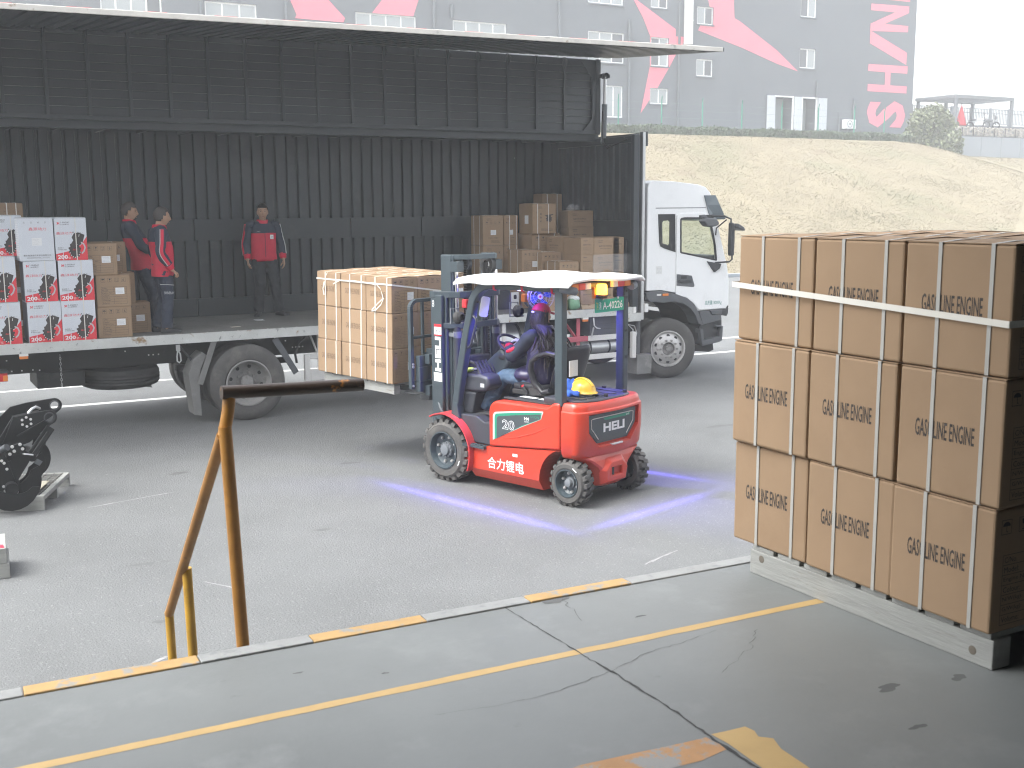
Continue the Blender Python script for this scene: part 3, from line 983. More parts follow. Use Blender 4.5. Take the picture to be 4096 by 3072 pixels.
def motorbike(x, y, ang, body, label):
    t = empty('motorbike', (x, y, 8.65), label, 'motorbike', 'motorbikes parked under the shelter', (0, 0, R(ang)), local=True)
    for wx in (-0.62, 0.62):
        mb = MB(); mb.lathe([(0.20, -0.05), (0.29, -0.05), (0.31, 0), (0.29, 0.05), (0.20, 0.05)], (wx, 0, 0.31), (0, 1, 0), 20); mb.build('wheel', 'rubber_black', t, smooth=40)
    mb = MB(); mb.sphere((0.1, 0, 0.72), 0.32, 0.15, 0.14, 12, 8); mb.box(-0.2, 0.35, -0.12, 0.12, 0.3, 0.6); mb.build('tank', body, t, smooth=50)
    mb = MB(); mb.sphere((-0.4, 0, 0.75), 0.38, 0.14, 0.07, 12, 8); mb.build('saddle', 'seat_black', t, smooth=50)
    mb = MB(); mb.tube([(0.62, 0, 0.31), (0.45, 0, 0.95)], 0.035, 8); mb.tube([(0.42, -0.35, 1.0), (0.45, 0, 1.0), (0.42, 0.35, 1.0)], 0.02, 8); mb.build('fork', 'steel_grey', t, smooth=40)
    mb = MB(); mb.sphere((0.58, 0, 0.95), 0.10, 0.16, 0.20, 10, 8); mb.build('fairing', body, t, smooth=50)
    for s in (-1, 1):
        mb = MB(); mb.tube([(0.44, s * 0.25, 1.0), (0.42, s * 0.33, 1.22)], 0.012, 6); mb.sphere((0.42, s * 0.33, 1.26), 0.02, 0.07, 0.05, 8, 6); mb.build('mirror', 'dark_metal', t)
    return t
motorbike(79.3, 63.2, -60, 'ac_white', 'white scooter parked beside the closed red parasol')
motorbike(80.6, 63.3, -50, 'steel_grey', 'grey motorbike parked right of the white scooter')
motorbike(76.7, 63.4, 200, 'dark_metal', 'dark motorbike beside the front shelter post, left of the parasol')

# ================================================================== BOX TRUCK
tk = empty('box_truck', (6, 16.3, 0), 'white cab box truck with its grey side wing raised wide open', 'truck')
TX0, TX1 = -3.2, 10.95
YN, YF = 15.03, 17.5

def part(name, m, mb, parent=None, **k):
    return mb.build(name, m, parent or tk, **k)

mb = MB(); mb.box(TX0, 10.84, YN + 0.012, YF - 0.06, 1.13, 1.228); part('cargo_floor', 'cargo_floor', mb)
mb = MB(); mb.box(TX0, 10.80, YN - 0.008, YN + 0.01, 1.115, 1.232); mb.box(TX0, 10.80, YN - 0.008, YN + 0.05, 1.2285, 1.238)
for i in range(68):
    x = TX0 + 0.1 + i * 0.205
    mb.box(x, x + 0.02, YN - 0.003, YN + 0.045, 1.238, 1.243)
part('floor_rail', 'rail_worn', mb, bevel=0.003)

# back wall: corrugated sheets in panels, a plain waist band, short lower ribs, a kick strip
def corrugated(x0, x1, z0, z1, pitch, gap, y, depth):
    """vertical ribs standing out towards -Y from plane y"""
    mb = MB()
    x = x0
    prof = []
    prof.append((x0, y))
    while x < x1 - pitch * 0.5:
        a, b = x + gap, min(x + pitch, x1)
        prof += [(x + 0.002, y), (a - 0.012, y), (a, y - depth), (b - 0.012, y - depth), (b, y)]
        x += pitch
    n = len(prof)
    vs = [(p[0], p[1], z0) for p in prof] + [(p[0], p[1], z1) for p in prof]
    fs = [(i, i + 1, n + i + 1, n + i) for i in range(n - 1)]
    mb.add(vs, fs)
    return mb
mb = MB(); mb.box(TX0, TX1 - 0.08, YF - 0.02, YF, 1.13, 4.0); part('back_wall', 'cargo_grey', mb)
px = TX0
while px < 10.8:
    nx_ = min(px + 1.26, 10.86)
    part('wall_panel', 'cargo_grey', corrugated(px + 0.012, nx_ - 0.012, 2.70, 3.96, 0.178, 0.045, YF - 0.022, 0.055))
    part('lower_panel', 'cargo_grey', corrugated(px + 0.012, nx_ - 0.012, 1.505, 2.375, 0.178, 0.045, YF - 0.022, 0.055))
    mb = MB(); mb.box(px + 0.006, nx_ - 0.006, YF - 0.078, YF - 0.021, 2.376, 2.70); part('waist_band', 'cargo_grey', mb, bevel=0.004)
    mb = MB(); mb.box(px + 0.006, nx_ - 0.006, YF - 0.082, YF - 0.021, 1.229, 1.504); part('kick_strip', 'cargo_grey', mb, bevel=0.006)
    px = nx_
# front bulkhead
mb = MB(); mb.box(10.88, 10.93, YN + 0.10, YF - 0.02, 1.13, 4.0); part('bulkhead', 'cargo_grey', mb)
def bulk(y0, y1, z0, z1):
    mb = MB()
    prof = [(10.878, y0)]
    y = y0
    while y < y1 - 0.09:
        prof += [(10.878, y + 0.045), (10.845, y + 0.06), (10.845, y + 0.165), (10.878, y + 0.178)]
        y += 0.178
    n = len(prof)
    mb.add([(p[0], p[1], z0) for p in prof] + [(p[0], p[1], z1) for p in prof], [(i, i + 1, n + i + 1, n + i) for i in range(n - 1)])
    return mb
part('bulkhead_panel', 'cargo_grey', bulk(YN + 0.12, YF - 0.08, 2.62, 3.85))
part('bulkhead_panel', 'cargo_grey', bulk(YN + 0.12, YF - 0.08, 1.40, 2.30))
mb = MB(); mb.box(10.84, 10.879, YN + 0.12, YF - 0.08, 2.305, 2.615); part('bulkhead_band', 'cargo_grey', mb, bevel=0.005)
mb = MB(); mb.box(10.82, 10.879, YN + 0.10, YF - 0.08, 3.86, 3.97); part('bulkhead_header', 'cargo_grey', mb, bevel=0.01)
mb = MB(); mb.box(10.76, 10.875, YN + 0.0, YN + 0.09, 1.14, 3.98); part('corner_post', 'wing_grey', mb, bevel=0.012)
mb = MB(); mb.box(10.931, 10.985, YN - 0.004, YN + 0.10, 1.02, 4.02); part('corner_edge', 'galv', mb, bevel=0.006)
mb = MB(); mb.box(10.99, 11.05, YN + 0.02, YN + 0.14, 3.80, 4.03); part('corner_cap', 'wing_grey', mb, bevel=0.01)
mb = MB(); mb.box(10.68, 10.93, YN - 0.012, YN + 0.08, 1.0, 1.135); part('corner_casting', 'rail_worn', mb, bevel=0.01)
part('latch_block', 'clear_plastic', MB().box(10.76, 10.82, YN - 0.03, YN - 0.013, 1.13, 1.24), bevel=0.01); part('latch_block', 'clear_plastic', MB().box(10.99, 11.06, YN - 0.03, YN + 0.05, 1.14, 1.28), bevel=0.01)
# roof half that stays closed and the hinge beam
mb = MB(); mb.box(TX0, 10.93, 16.32, YF, 4.001, 4.06); part('roof', 'cargo_grey', mb)
mb = MB(); mb.box(TX0, 10.87, 16.2, 16.31, 3.925, 4.055); part('hinge_beam', 'wing_grey', mb, bevel=0.008)
mb = MB()
for i in range(24):
    x = TX0 + 0.3 + i * 0.59
    mb.box(x, x + 0.04, 16.32, YF - 0.07, 3.95, 4.0)
part('roof_bow', 'cargo_grey', mb)
# raised wing: the roof half stands up, boards with ribs
WY = 16.12
WX1 = 10.72
def wing_z(x):
    return 0.018 * (x - 1.6)
nb = 10
for k in range(nb):
    z0, z1 = 4.09 + k * 0.115, 4.09 + (k + 1) * 0.115
    mb = MB()
    mb.prism([(WY, z0 + 0.001), (WY + 0.035, z0 + 0.001), (WY + 0.035, z1 - 0.001), (WY + 0.018, z1 - 0.001), (WY + 0.013, z1 - 0.010)], 'yz', TX0, WX1)
    part('wing_board', 'wing_grey', mb)
for i in range(26):
    x = 1.69 + (i - 9) * 0.527
    if x > WX1 - 0.3: break
    mb = MB(); mb.box(x - 0.022, x + 0.022, WY - 0.045, WY - 0.002, 4.09, 5.24)
    mb.prism([(WY - 0.045, 5.24), (WY - 0.14, 5.17), (WY - 0.045, 5.05)], 'yz', x - 0.004, x + 0.004)
    part('wing_rib', 'wing_grey', mb, bevel=0.003)
mb = MB(); mb.box(TX0, WX1, WY - 0.05, WY + 0.04, 4.03, 4.088); part('wing_bottom_rail', 'wing_grey', mb, bevel=0.005)
mb = MB(); mb.box(WX1 + 0.002, WX1 + 0.09, WY - 0.06, WY + 0.05, 4.03, 5.24); mb.box(WX1 - 0.07, WX1, WY - 0.05, WY - 0.002, 4.09, 5.22); part('wing_end_frame', 'wing_grey', mb, bevel=0.008)
mb = MB(); mb.prism([(WX1 - 0.3, 5.22), (WX1, 5.22), (WX1, 4.85)], 'xz', WY - 0.05, WY - 0.042); mb.prism([(WX1 - 0.24, 4.09), (WX1, 4.09), (WX1, 4.36)], 'xz', WY - 0.05, WY - 0.042); part('wing_gusset', 'wing_grey', mb)
# side panel held out level: corrugated sheet with edge rail
SY0, SY1 = 13.38, WY
WX2 = 11.12
def side_z(y, x):
    return 5.035 + 0.0125 * (x - 6) + (y - SY0) * 0.075
def sidebox(name, m, x0, x1, y0, y1, t0, t1, **k):
    mb = MB()
    vs = []
    for x in (x0, x1):
        for y in (y0, y1):
            for t in (t0, t1):
                vs.append((x, y, side_z(y, x) + t))
    mb.add(vs, [(0, 1, 3, 2), (4, 6, 7, 5), (0, 4, 5, 1), (2, 3, 7, 6), (0, 2, 6, 4), (1, 5, 7, 3)])
    return part(name, m, mb, **k)
sidebox('side_panel', 'wing_grey', TX0, WX2, SY0, SY1, 0.0, 0.03)
x = TX0
while x < WX2 - 0.1:
    sidebox('panel_rib', 'wing_grey', x, min(x + 0.11, WX2), SY0 + 0.05, SY1, -0.03, -0.001)
    x += 0.176
sidebox('side_panel_edge', 'wing_edge', TX0, WX2, SY0 - 0.04, SY0 - 0.001, -0.028, 0.035, bevel=0.006)
i = 0
x = TX0 + 0.1
while x < WX2 - 0.3:
    sidebox('reflector_strip', 'reflector_red' if i % 2 else 'clear_plastic', x, x + 0.26, SY0 - 0.03, SY0 + 0.06, 0.0352, 0.039)
    x += 0.40
    i += 1
sidebox('side_panel_front_edge', 'wing_grey', WX2 + 0.001, WX2 + 0.05, SY0, SY1, -0.02, 0.035)
# hydraulic ram and hoses
mb = MB(); mb.cyl((10.86, 16.04, 3.96), (10.85, 16.0, 4.52), 0.045, 16); mb.sphere((10.86, 16.04, 3.92), 0.06, 0.04, 0.06, 10, 8); part('ram_cylinder', 'steel_grey', mb, smooth=40)
mb = MB(); mb.cyl((10.85, 16.0, 4.52), (10.84, 15.98, 4.95), 0.026, 12); part('ram_rod', 'chrome', mb, smooth=40)
mb = MB(); mb.lathe([(0.05, -0.05), (0.05, 0.05)], (10.84, 15.98, 4.97), (0, 1, 0), 14); mb.box(10.78, 10.94, 15.98, WY - 0.06, 4.94, 5.0); part('ram_pivot', 'dark_metal', mb, smooth=40)
mb = MB(); mb.tube([(10.80, 15.98, 4.4), (10.78, 15.96, 4.1), (10.80, 15.97, 3.9), (10.84, 15.9, 3.80), (10.83, 15.6, 3.86), (10.82, 15.3, 3.92)], 0.012, 8); part('ram_hose', 'rubber_black', mb, smooth=40)

# chassis
mb = MB(); mb.box(TX0, 10.7, 15.55, 15.63, 0.80, 1.08); mb.box(TX0, 10.7, 16.9, 16.98, 0.80, 1.08)
for i in range(14):
    x = TX0 + 0.5 + i
    mb.box(x, x + 0.08, 15.63, 16.9, 0.95, 1.06)
    mb.box(x + 0.3, x + 0.36, YN + 0.06, YF - 0.1, 1.081, 1.128)
part('chassis_frame', 'chassis_black', mb, bevel=0.006)
mb = MB()
rb = random.Random(4)
for x, z in [(1.45, 0.98), (1.62, .84), (1.75, .84), (1.83, .83), (1.5, .84), (2.9, 1.0), (3.2, .93), (3.26, .93), (3.33, .93), (5.1, 1.0), (5.2, .9), (5.25, .9), (5.3, .9), (5.35, .9), (4.95, 1.05)]:
    mb.box(x - 0.008, x + 0.008, 15.538, 15.549, z - 0.008, z + 0.008)
part('frame_bolt', 'bolt_bright', mb)
mb = MB(); mb.box(1.78, 2.36, 15.45, 16.2, 0.60, 0.795); part('battery_tray', 'chassis_black', mb, bevel=0.01)
# spare wheel lying under the frame
mb = MB(); mb.lathe([(0.29, 0.0), (0.42, 0.0), (0.49, 0.03), (0.515, 0.07), (0.505, 0.09), (0.52, 0.11), (0.51, 0.13), (0.52, 0.15), (0.51, 0.17), (0.515, 0.20), (0.49, 0.25), (0.42, 0.27), (0.29, 0.27)], (2.88, 15.9, 0.50), (0, 0, 1), 48)
part('spare_wheel', 'rubber_black', mb, smooth=35)

def sub_empty(name, parent):
    e = bpy.data.objects.new(name, None)
    COL.objects.link(e)
    e.parent = parent
    e.empty_display_size = 0.1
    ORG[e.name] = ORG[parent.name]
    return e

def truck_wheel(name, x, y0, r, w, steer=0, deep=True, parent=tk, dish='rim_dusty'):
    """outer face at y0 towards -Y"""
    ax = Vector((math.sin(R(steer)), -math.cos(R(steer)), 0))
    parent = sub_empty('wheel', parent)
    c = Vector((x, y0, r)) - ax * w
    mb = MB()
    prof = [(r * 0.56, 0.02), (r * 0.80, 0.0), (r * 0.93, 0.015), (r * 0.985, 0.045)]
    for k in range(6):
        a = 0.05 + (w - 0.10) * k / 5
        prof += [(r, a), (r, a + (w - 0.1) / 5 * 0.62), (r - 0.012, a + (w - 0.1) / 5 * 0.68), (r - 0.012, a + (w - 0.1) / 5 * 0.94)][:4 if k < 5 else 1]
    prof += [(r * 0.985, w - 0.045), (r * 0.93, w - 0.015), (r * 0.84, w), (r * 0.72, w + 0.004), (r * 0.63, w - 0.004), (r * 0.595, w - 0.02), (r * 0.56, w - 0.04)]
    mb.lathe(prof, c, ax, 56)
    t = mb.build('tyre', 'tyre', parent, smooth=30)
    mb = MB()
    o = w
    if deep:   # dual wheel: deep dish with flat centre
        mb.lathe([(r * 0.60, o - 0.002), (r * 0.61, o + 0.01), (r * 0.575, o + 0.012), (r * 0.555, o - 0.01), (r * 0.53, o - 0.12), (r * 0.30, o - 0.15), (r * 0.24, o - 0.15), (0.0, o - 0.15)], c, ax, 48)
    else:      # front wheel: disc standing out
        mb.lathe([(r * 0.60, o - 0.004), (r * 0.61, o + 0.008), (r * 0.575, o + 0.01), (r * 0.555, o - 0.005), (r * 0.53, o - 0.03), (r * 0.50, o - 0.02), (r * 0.36, o + 0.03), (r * 0.22, o + 0.035), (r * 0.20, o - 0.04), (0, o - 0.04)], c, ax, 48)
    rim = mb.build('rim', dish if deep else 'rim_silver', parent, smooth=35)
    a = ax.cross(Vector((0, 0, 1))).normalized()
    b = Vector((0, 0, 1))
    mb = MB()
    if deep:
        mb.lathe([(r * 0.17, o - 0.149), (r * 0.17, o - 0.09), (r * 0.14, o - 0.075), (0, o - 0.072)], c, ax, 24)
        hub = mb.build('hub', 'rim_dusty', parent, smooth=40)
        mb = MB()
        for k in range(10):
            an = 2 * math.pi * k / 10
            p = c + a * (r * 0.245 * math.cos(an)) + b * (r * 0.245 * math.sin(an))
            mb.cyl(p + ax * (o - 0.15), p + ax * (o - 0.115), 0.016, 6)
        mb.build('wheel_nut', 'rim_dusty', parent)
        for k in range(8):
            an = 2 * math.pi * (k + 0.3) / 8
            p = c + a * (r * 0.42 * math.cos(an)) + b * (r * 0.42 * math.sin(an))
            MB().cyl(p + ax * (o - 0.17), p + ax * (o - 0.1335 + 0.004), 0.026, 12).build('hand_hole', 'seal_black', parent)
    else:
        mb.lathe([(r * 0.195, o - 0.039), (r * 0.185, o - 0.01), (r * 0.10, o - 0.005), (r * 0.08, o + 0.03), (0, o + 0.035)], c, ax, 24)
        mb.build('hub', 'rim_dusty', parent, smooth=40)
        mb = MB()
        for k in range(10):
            an = 2 * math.pi * k / 10
            p = c + a * (r * 0.29 * math.cos(an)) + b * (r * 0.29 * math.sin(an))
            mb.cyl(p + ax * (o + 0.03), p + ax * (o + 0.065), 0.017, 6)
        mb.build('wheel_nut', 'rim_dusty', parent)
        for k in range(10):
            an = 2 * math.pi * (k + 0.5) / 10
            p = c + (a * math.cos(an) + b * math.sin(an)) * (r * 0.435)
            MB().cyl(p + ax * (o - 0.01), p + ax * (o + 0.0085), 0.028, 12).build('hand_hole', 'seal_black', parent)
    return t
truck_wheel('w', 4.40, 15.03, 0.52, 0.28)
truck_wheel('w', 4.40, 15.38, 0.52, 0.28)
truck_wheel('w', 4.40, 16.90, 0.52, 0.28)
truck_wheel('w', 4.40, 17.22, 0.52, 0.28)
truck_wheel('w', 11.52, 15.07, 0.50, 0.30, steer=-17, deep=False)
truck_wheel('w', 11.52, 17.1, 0.50, 0.30, steer=-17, deep=False)
mb = MB(); mb.cyl((4.4, 15.6, 0.52), (4.4, 17.2, 0.52), 0.09, 12); mb.sphere((4.4, 16.3, 0.5), 0.24, 0.2, 0.24, 14, 10)
for s in (15.72, 16.8):
    mb.box(3.6, 5.2, s, s + 0.08, 0.66, 0.74)
part('rear_axle', 'chassis_black', mb, smooth=40)
mb = MB(); mb.cyl((11.52, 15.3, 0.5), (11.52, 17.0, 0.5), 0.07, 10); mb.box(10.7, 12.4, 15.7, 15.78, 0.6, 0.68); part('front_axle', 'chassis_black', mb)
# mudflaps, their brackets and mudguard stays
mb = MB(); mb.prism([(3.60, 0.70), (3.66, 0.14), (3.76, 0.12), (3.745, 0.55), (3.77, 0.75), (3.86, 0.93), (3.80, 0.98), (3.68, 0.88)], 'xz', 15.08, 15.40); part('mudflap', 'mudflap', mb, bevel=0.01)
mb = MB(); mb.bar((3.745, 15.06, 0.55), (3.96, 15.06, 1.12), 0.02, 0.075, (1, 0, 0)); part('mudflap_bracket', 'mudflap', mb, bevel=0.004)
mb = MB(); mb.bar((3.52, 15.3, 1.1), (3.78, 15.12, 0.72), 0.02, 0.025); part('mudflap_stay', 'dark_metal', mb)
mb = MB(); mb.prism([(3.24, 0.58), (3.26, 0.37), (3.42, 0.34), (3.36, 0.60)], 'xz', 16.5, 16.9); part('mudflap', 'mudflap', mb)
mb = MB(); mb.bar((4.79, 15.06, 1.10), (5.08, 15.06, 0.60), 0.02, 0.085, (1, 0, 0)); part('mudflap_bracket', 'cab_grey', mb, bevel=0.004)
mb = MB(); mb.tube([(5.28, 15.2, 1.08), (5.18, 15.2, 1.0), (5.12, 15.2, 0.85), (5.14, 15.2, 0.72)], 0.018, 8); part('air_line', 'rubber_black', mb, smooth=40)
# lamps, chain and hook at the tail
mb = MB(); mb.box(1.30, 1.41, 15.12, 15.30, 0.775, 0.88); part('tail_lamp', 'red_plastic', mb, bevel=0.008)
mb = MB(); mb.box(1.355, 1.411, 15.115, 15.25, 0.78, 0.85); part('tail_lamp', 'amber_plastic', mb, bevel=0.006)
mb = MB(); mb.box(1.31, 1.42, 15.1, 15.3, 0.885, 0.91); part('lamp_bracket', 'dark_metal', mb)
for x in (1.60, 9.85):
    mb = MB(); mb.box(x - 0.05, x + 0.05, 15.02, 15.06, 1.05, 1.112); part('side_marker', 'amber_plastic', mb, bevel=0.006)
    mb = MB(); mb.box(x - 0.052, x + 0.052, 15.018, 15.062, 1.085, 1.114); part('marker_housing', 'clear_plastic', mb)
mb = MB()
for k in range(13):
    z = 1.04 - k * 0.034
    mb.tube([(2.06 + 0.010 * math.cos(a) * (1 if k % 2 else 0.2), 15.35 + 0.010 * math.cos(a) * (0.2 if k % 2 else 1), z - 0.02 + 0.021 * math.sin(a)) for a in [j * math.pi / 4 for j in range(8)]], 0.0035, 5, closed=True)
part('chain', 'galv', mb, smooth=50)
mb = MB(); mb.tube([(3.47, 15.05, 1.10), (3.47, 15.04, 1.02), (3.455, 15.03, 0.95), (3.455, 15.03, 0.89), (3.48, 15.03, 0.865), (3.505, 15.03, 0.89), (3.50, 15.03, 0.98), (3.48, 15.04, 1.02)], 0.010, 8); mb.box(3.45, 3.50, 15.02, 15.05, 1.02, 1.10); part('hook', 'galv', mb, smooth=40)
for x in (10.02,):
    mb = MB(); mb.tube([(x, 15.05, 1.10), (x - 0.02, 15.0, 0.98), (x + 0.02, 14.98, 0.94), (x + 0.08, 14.98, 0.93)], 0.010, 8); mb.bar((x - 0.02, 15.02, 0.95), (x - 0.05, 15.03, 0.80), 0.02, 0.02); part('hook', 'galv', mb, smooth=40)

# side guard in red and white, stays, tanks and boxes between the axles
for z0, z1 in ((0.73, 0.815), (0.43, 0.515)):
    for xa, xb, m in ((5.75, 7.2, 'guard_white'), (7.2, 8.56, 'guard_red'), (8.56, 9.0, 'guard_white'), (9.0, 9.92, 'guard_red'), (9.92, 10.6, 'guard_white')):
        mb = MB(); mb.box(xa + 0.001, xb - 0.001, 15.05, 15.075, z0, z1); part('guard_rail', m, mb, bevel=0.006)
for x, m in ((5.95, 'guard_white'), (8.4, 'guard_white'), (9.75, 'guard_red')):
    mb = MB(); mb.box(x - 0.03, x + 0.03, 15.076, 15.10, 0.44, 1.10); part('guard_post', m, mb)
    mb = MB(); mb.bar((x - 0.16, 15.3, 1.08), (x - 0.04, 15.11, 0.80), 0.045, 0.02, (1, 0, 0)); part('guard_stay', m, mb)
# pale ladder frame behind the rear wheel
mb = MB(); mb.box(5.26, 5.34, 15.2, 15.26, 0.45, 0.83); mb.box(5.34, 5.75, 15.2, 15.26, 0.76, 0.83); mb.box(5.34, 5.9, 15.2, 15.26, 0.45, 0.61); mb.box(5.46, 5.52, 15.22, 15.25, 0.61, 1.12); mb.bar((5.36, 15.24, 1.1), (5.46, 15.24, 0.83), 0.05, 0.02, (1, 0, 0)); part('side_frame', 'guard_white', mb, bevel=0.006)
mb = MB(); mb.box(10.76, 10.84, 15.02, 15.10, 0.40, 0.83); part('guard_end', 'guard_white', mb, bevel=0.01)
mb = MB(); mb.lathe([(0.0, 0), (0.27, 0), (0.30, 0.03), (0.30, 1.27), (0.27, 1.30), (0, 1.30)], (7.72, 15.50, 0.76), (1, 0, 0), 40); part('fuel_tank', 'galv', mb, smooth=40)
for x in (7.95, 8.75):
    mb = MB(); mb.lathe([(0.306, 0), (0.306, 0.05)], (x, 15.50, 0.76), (1, 0, 0), 40); part('tank_strap', 'dark_metal', mb, smooth=40)
mb = MB(); mb.lathe([(0, 0), (0.06, 0.0), (0.105, 0.05), (0.105, 0.72), (0.06, 0.77), (0, 0.77)], (9.86, 15.30, 0.595), (1, 0, 0), 28); part('air_tank', 'galv', mb, smooth=40)
for x in (10.05, 10.42):
    mb = MB(); mb.lathe([(0.109, 0), (0.109, 0.035)], (x, 15.30, 0.595), (1, 0, 0), 28); part('tank_strap', 'dark_metal', mb, smooth=40)
mb = MB(); mb.lathe([(0, 0), (0.09, 0.0), (0.115, 0.04), (0.115, 0.5), (0.09, 0.54), (0, 0.54)], (9.2, 15.45, 0.60), (1, 0, 0), 24); part('air_tank', 'cab_grey', mb, smooth=40)
mb = MB(); mb.box(10.02, 10.62, 15.16, 15.9, 0.79, 1.10); mb.box(10.05, 10.59, 15.145, 15.16, 0.90, 0.915); mb.box(10.05, 10.59, 15.145, 15.16, 0.97, 0.985); part('battery_box', 'cab_grey', mb, bevel=0.012)
mb = MB(); mb.box(10.7, 10.95, 15.14, 15.6, 0.55, 1.0); mb.cyl((10.83, 15.1, 0.62), (10.83, 15.14, 0.62), 0.04, 10); part('valve_block', 'chassis_black', mb, bevel=0.02)
mb = MB(); mb.tube([(10.72, 15.1, 0.95), (10.8, 15.06, 0.86), (10.76, 15.06, 0.74), (10.86, 15.08, 0.7), (10.9, 15.1, 0.80), (10.84, 15.08, 0.92)], 0.009, 6, closed=True); part('valve_hose', 'galv', mb, smooth=40)
mb = MB(); mb.box(10.9, 10.98, 15.1, 15.5, 0.44, 1.2); part('mudguard_post', 'cab_grey', mb, bevel=0.02)
mb = MB(); mb.box(10.90, 11.20, 15.08, 15.42, 0.11, 0.435); part('mudflap', 'mudflap', mb, bevel=0.012)
mb = MB(); mb.lathe([(0.3, 0), (0.46, 0), (0.5, .05), (0.5, .2), (0.46, .25), (.3, .25)], (9.75, 17.1, 0.5), (0, 1, 0), 32); part('tyre', 'rubber_black', mb, smooth=40)

# ---------------- cab
side = [(11.06, 1.48), (11.06, 3.14), (11.09, 3.215), (11.16, 3.262), (11.6, 3.245), (12.08, 3.20), (12.24, 3.16), (12.34, 3.07), (12.40, 2.93), (12.44, 2.78), (12.62, 2.22), (12.74, 1.85), (12.79, 1.60), (12.80, 1.11), (12.12, 1.10), (12.02, 1.24), (11.88, 1.35), (11.66, 1.425), (11.35, 1.48)]
CY0, CY1 = 15.06, 17.46
mb = MB(); mb.prism(side, 'xz', CY0, CY1)
cabo = part('cab', 'cab_white', mb)
inner = [(11.12, 1.5), (11.12, 3.1), (11.2, 3.18), (12.0, 3.13), (12.2, 3.08), (12.3, 2.9), (12.37, 2.72), (12.56, 2.18), (12.68, 1.8), (12.72, 1.55), (12.0, 1.55), (11.9, 1.6)]
ct = MB(); ct.prism(inner, 'xz', CY0 + 0.05, CY1 - 0.05)
cut(cabo, ct)
w1 = [(11.712, 2.63), (11.735, 2.655), (11.80, 2.663), (12.22, 2.660), (12.32, 2.64), (12.385, 2.52), (12.47, 2.20), (12.505, 1.945), (12.49, 1.93), (11.745, 2.075), (11.722, 2.09)]
wq = [(11.33, 2.64), (11.56, 2.655), (11.56, 2.16), (11.345, 2.23)]
ct = MB(); ct.prism(w1, 'xz', CY0 - 0.1, CY1 + 0.1)
cut(cabo, ct)
ct = MB(); ct.prism(wq, 'xz', CY0 - 0.1, CY1 + 0.1)
cut(cabo, ct)
ct = MB(); ct.prism([(12.2, 2.62), (12.48, 2.62), (12.95, 1.95), (12.62, 1.95)], 'xz', CY0 + 0.14, CY1 - 0.14)
cut(cabo, ct)
b = cabo.modifiers.new('bevel', 'BEVEL'); b.width = 0.05; b.segments = 4; b.limit_method = 'ANGLE'; b.angle_limit = R(50)
cabo.data.polygons.foreach_set('use_smooth', [True] * len(cabo.data.polygons)); cabo.data.set_sharp_from_angle(angle=R(32))
# roof fairing seam and door
mb = MB(); mb.box(11.22, 12.26, CY0 - 0.003, CY0 + 0.002, 2.812, 2.824); part('roof_seam', 'cab_grey', mb)
door = [(11.645, 1.36), (11.645, 2.70), (11.70, 2.735), (12.20, 2.735), (12.30, 2.715), (12.40, 2.58), (12.56, 2.05), (12.655, 1.75), (12.675, 1.12), (12.14, 1.12), (12.0, 1.255), (11.86, 1.345)]
mb = MB(); mb.prism(door, 'xz', CY0 - 0.018, CY0 - 0.004)
dr = part('cab_door', 'cab_white', mb)
ct = MB(); ct.prism(w1, 'xz', CY0 - 0.2, CY0 + 0.2)
cut(dr, ct)
bb = dr.modifiers.new('bevel', 'BEVEL'); bb.width = 0.006; bb.segments = 2; bb.limit_method = 'ANGLE'
def frame_ring(poly, w, y0, y1):
    """flat ring inside a polygon outline"""
    cx = sum(p[0] for p in poly) / len(poly); cz = sum(p[1] for p in poly) / len(poly)
    n = len(poly)
    inn = []
    for i in range(n):
        p = Vector(poly[i]); a = Vector(poly[i - 1]); c = Vector(poly[(i + 1) % n])
        d1 = (p - a).normalized(); d2 = (c - p).normalized()
        n1 = Vector((-d1.y, d1.x)); n2 = Vector((-d2.y, d2.x))
        m = (n1 + n2).normalized()
        k = w / max(0.5, m.dot(n1))
        if (Vector((cx, cz)) - p).dot(m) < 0: k = -k
        inn.append(p + m * k)
    mb = MB()
    vs = []
    for y in (y0, y1):
        vs += [(p[0], y, p[1]) for p in poly] + [(p.x, y, p.y) for p in inn]
    fs = []
    for i in range(n):
        j = (i + 1) % n
        fs += [(i, j, n + j, n + i), (2 * n + i, 3 * n + i, 3 * n + j, 2 * n + j), (i, 2 * n + i, 2 * n + j, j), (n + i, n + j, 3 * n + j, 3 * n + i)]
    mb.add(vs, fs)
    return mb, inn
mb, inn = frame_ring(w1, 0.028, CY0 - 0.02, CY0 + 0.0)
wf = part('door_window', 'seal_black', mb)
def glass_mat():
    m = bpy.data.materials.new('cab_glass')
    m.use_nodes = True
    N, L = m.node_tree.nodes, m.node_tree.links
    N.remove(N['Principled BSDF'])
    t = N.new('ShaderNodeBsdfTransparent'); t.inputs[0].default_value = (0.94, 0.97, 0.95, 1)
    g = N.new('ShaderNodeBsdfGlossy'); g.inputs['Roughness'].default_value = 0.05
    f = N.new('ShaderNodeValue'); f.outputs[0].default_value = 0.06
    mx = N.new('ShaderNodeMixShader')
    L.new(f.outputs[0], mx.inputs[0]); L.new(t.outputs[0], mx.inputs[1]); L.new(g.outputs[0], mx.inputs[2]); L.new(mx.outputs[0], N['Material Output'].inputs[0])
    MATS['cab_glass'] = m
glass_mat()
def pane(poly, y, parent, m='cab_glass'):
    mb = MB(); mb.prism([(p[0], p[1]) for p in poly], 'xz', y, y + 0.004); return mb.build('pane', m, parent)
pane([(p.x, p.y) for p in inn], CY0 - 0.012, wf)
qsur = [(11.27, 2.72), (11.612, 2.72), (11.63, 2.10), (11.40, 2.165), (11.325, 2.20), (11.30, 2.26)]
mb = MB(); mb.prism(qsur, 'xz', CY0 - 0.012, CY0 - 0.002)
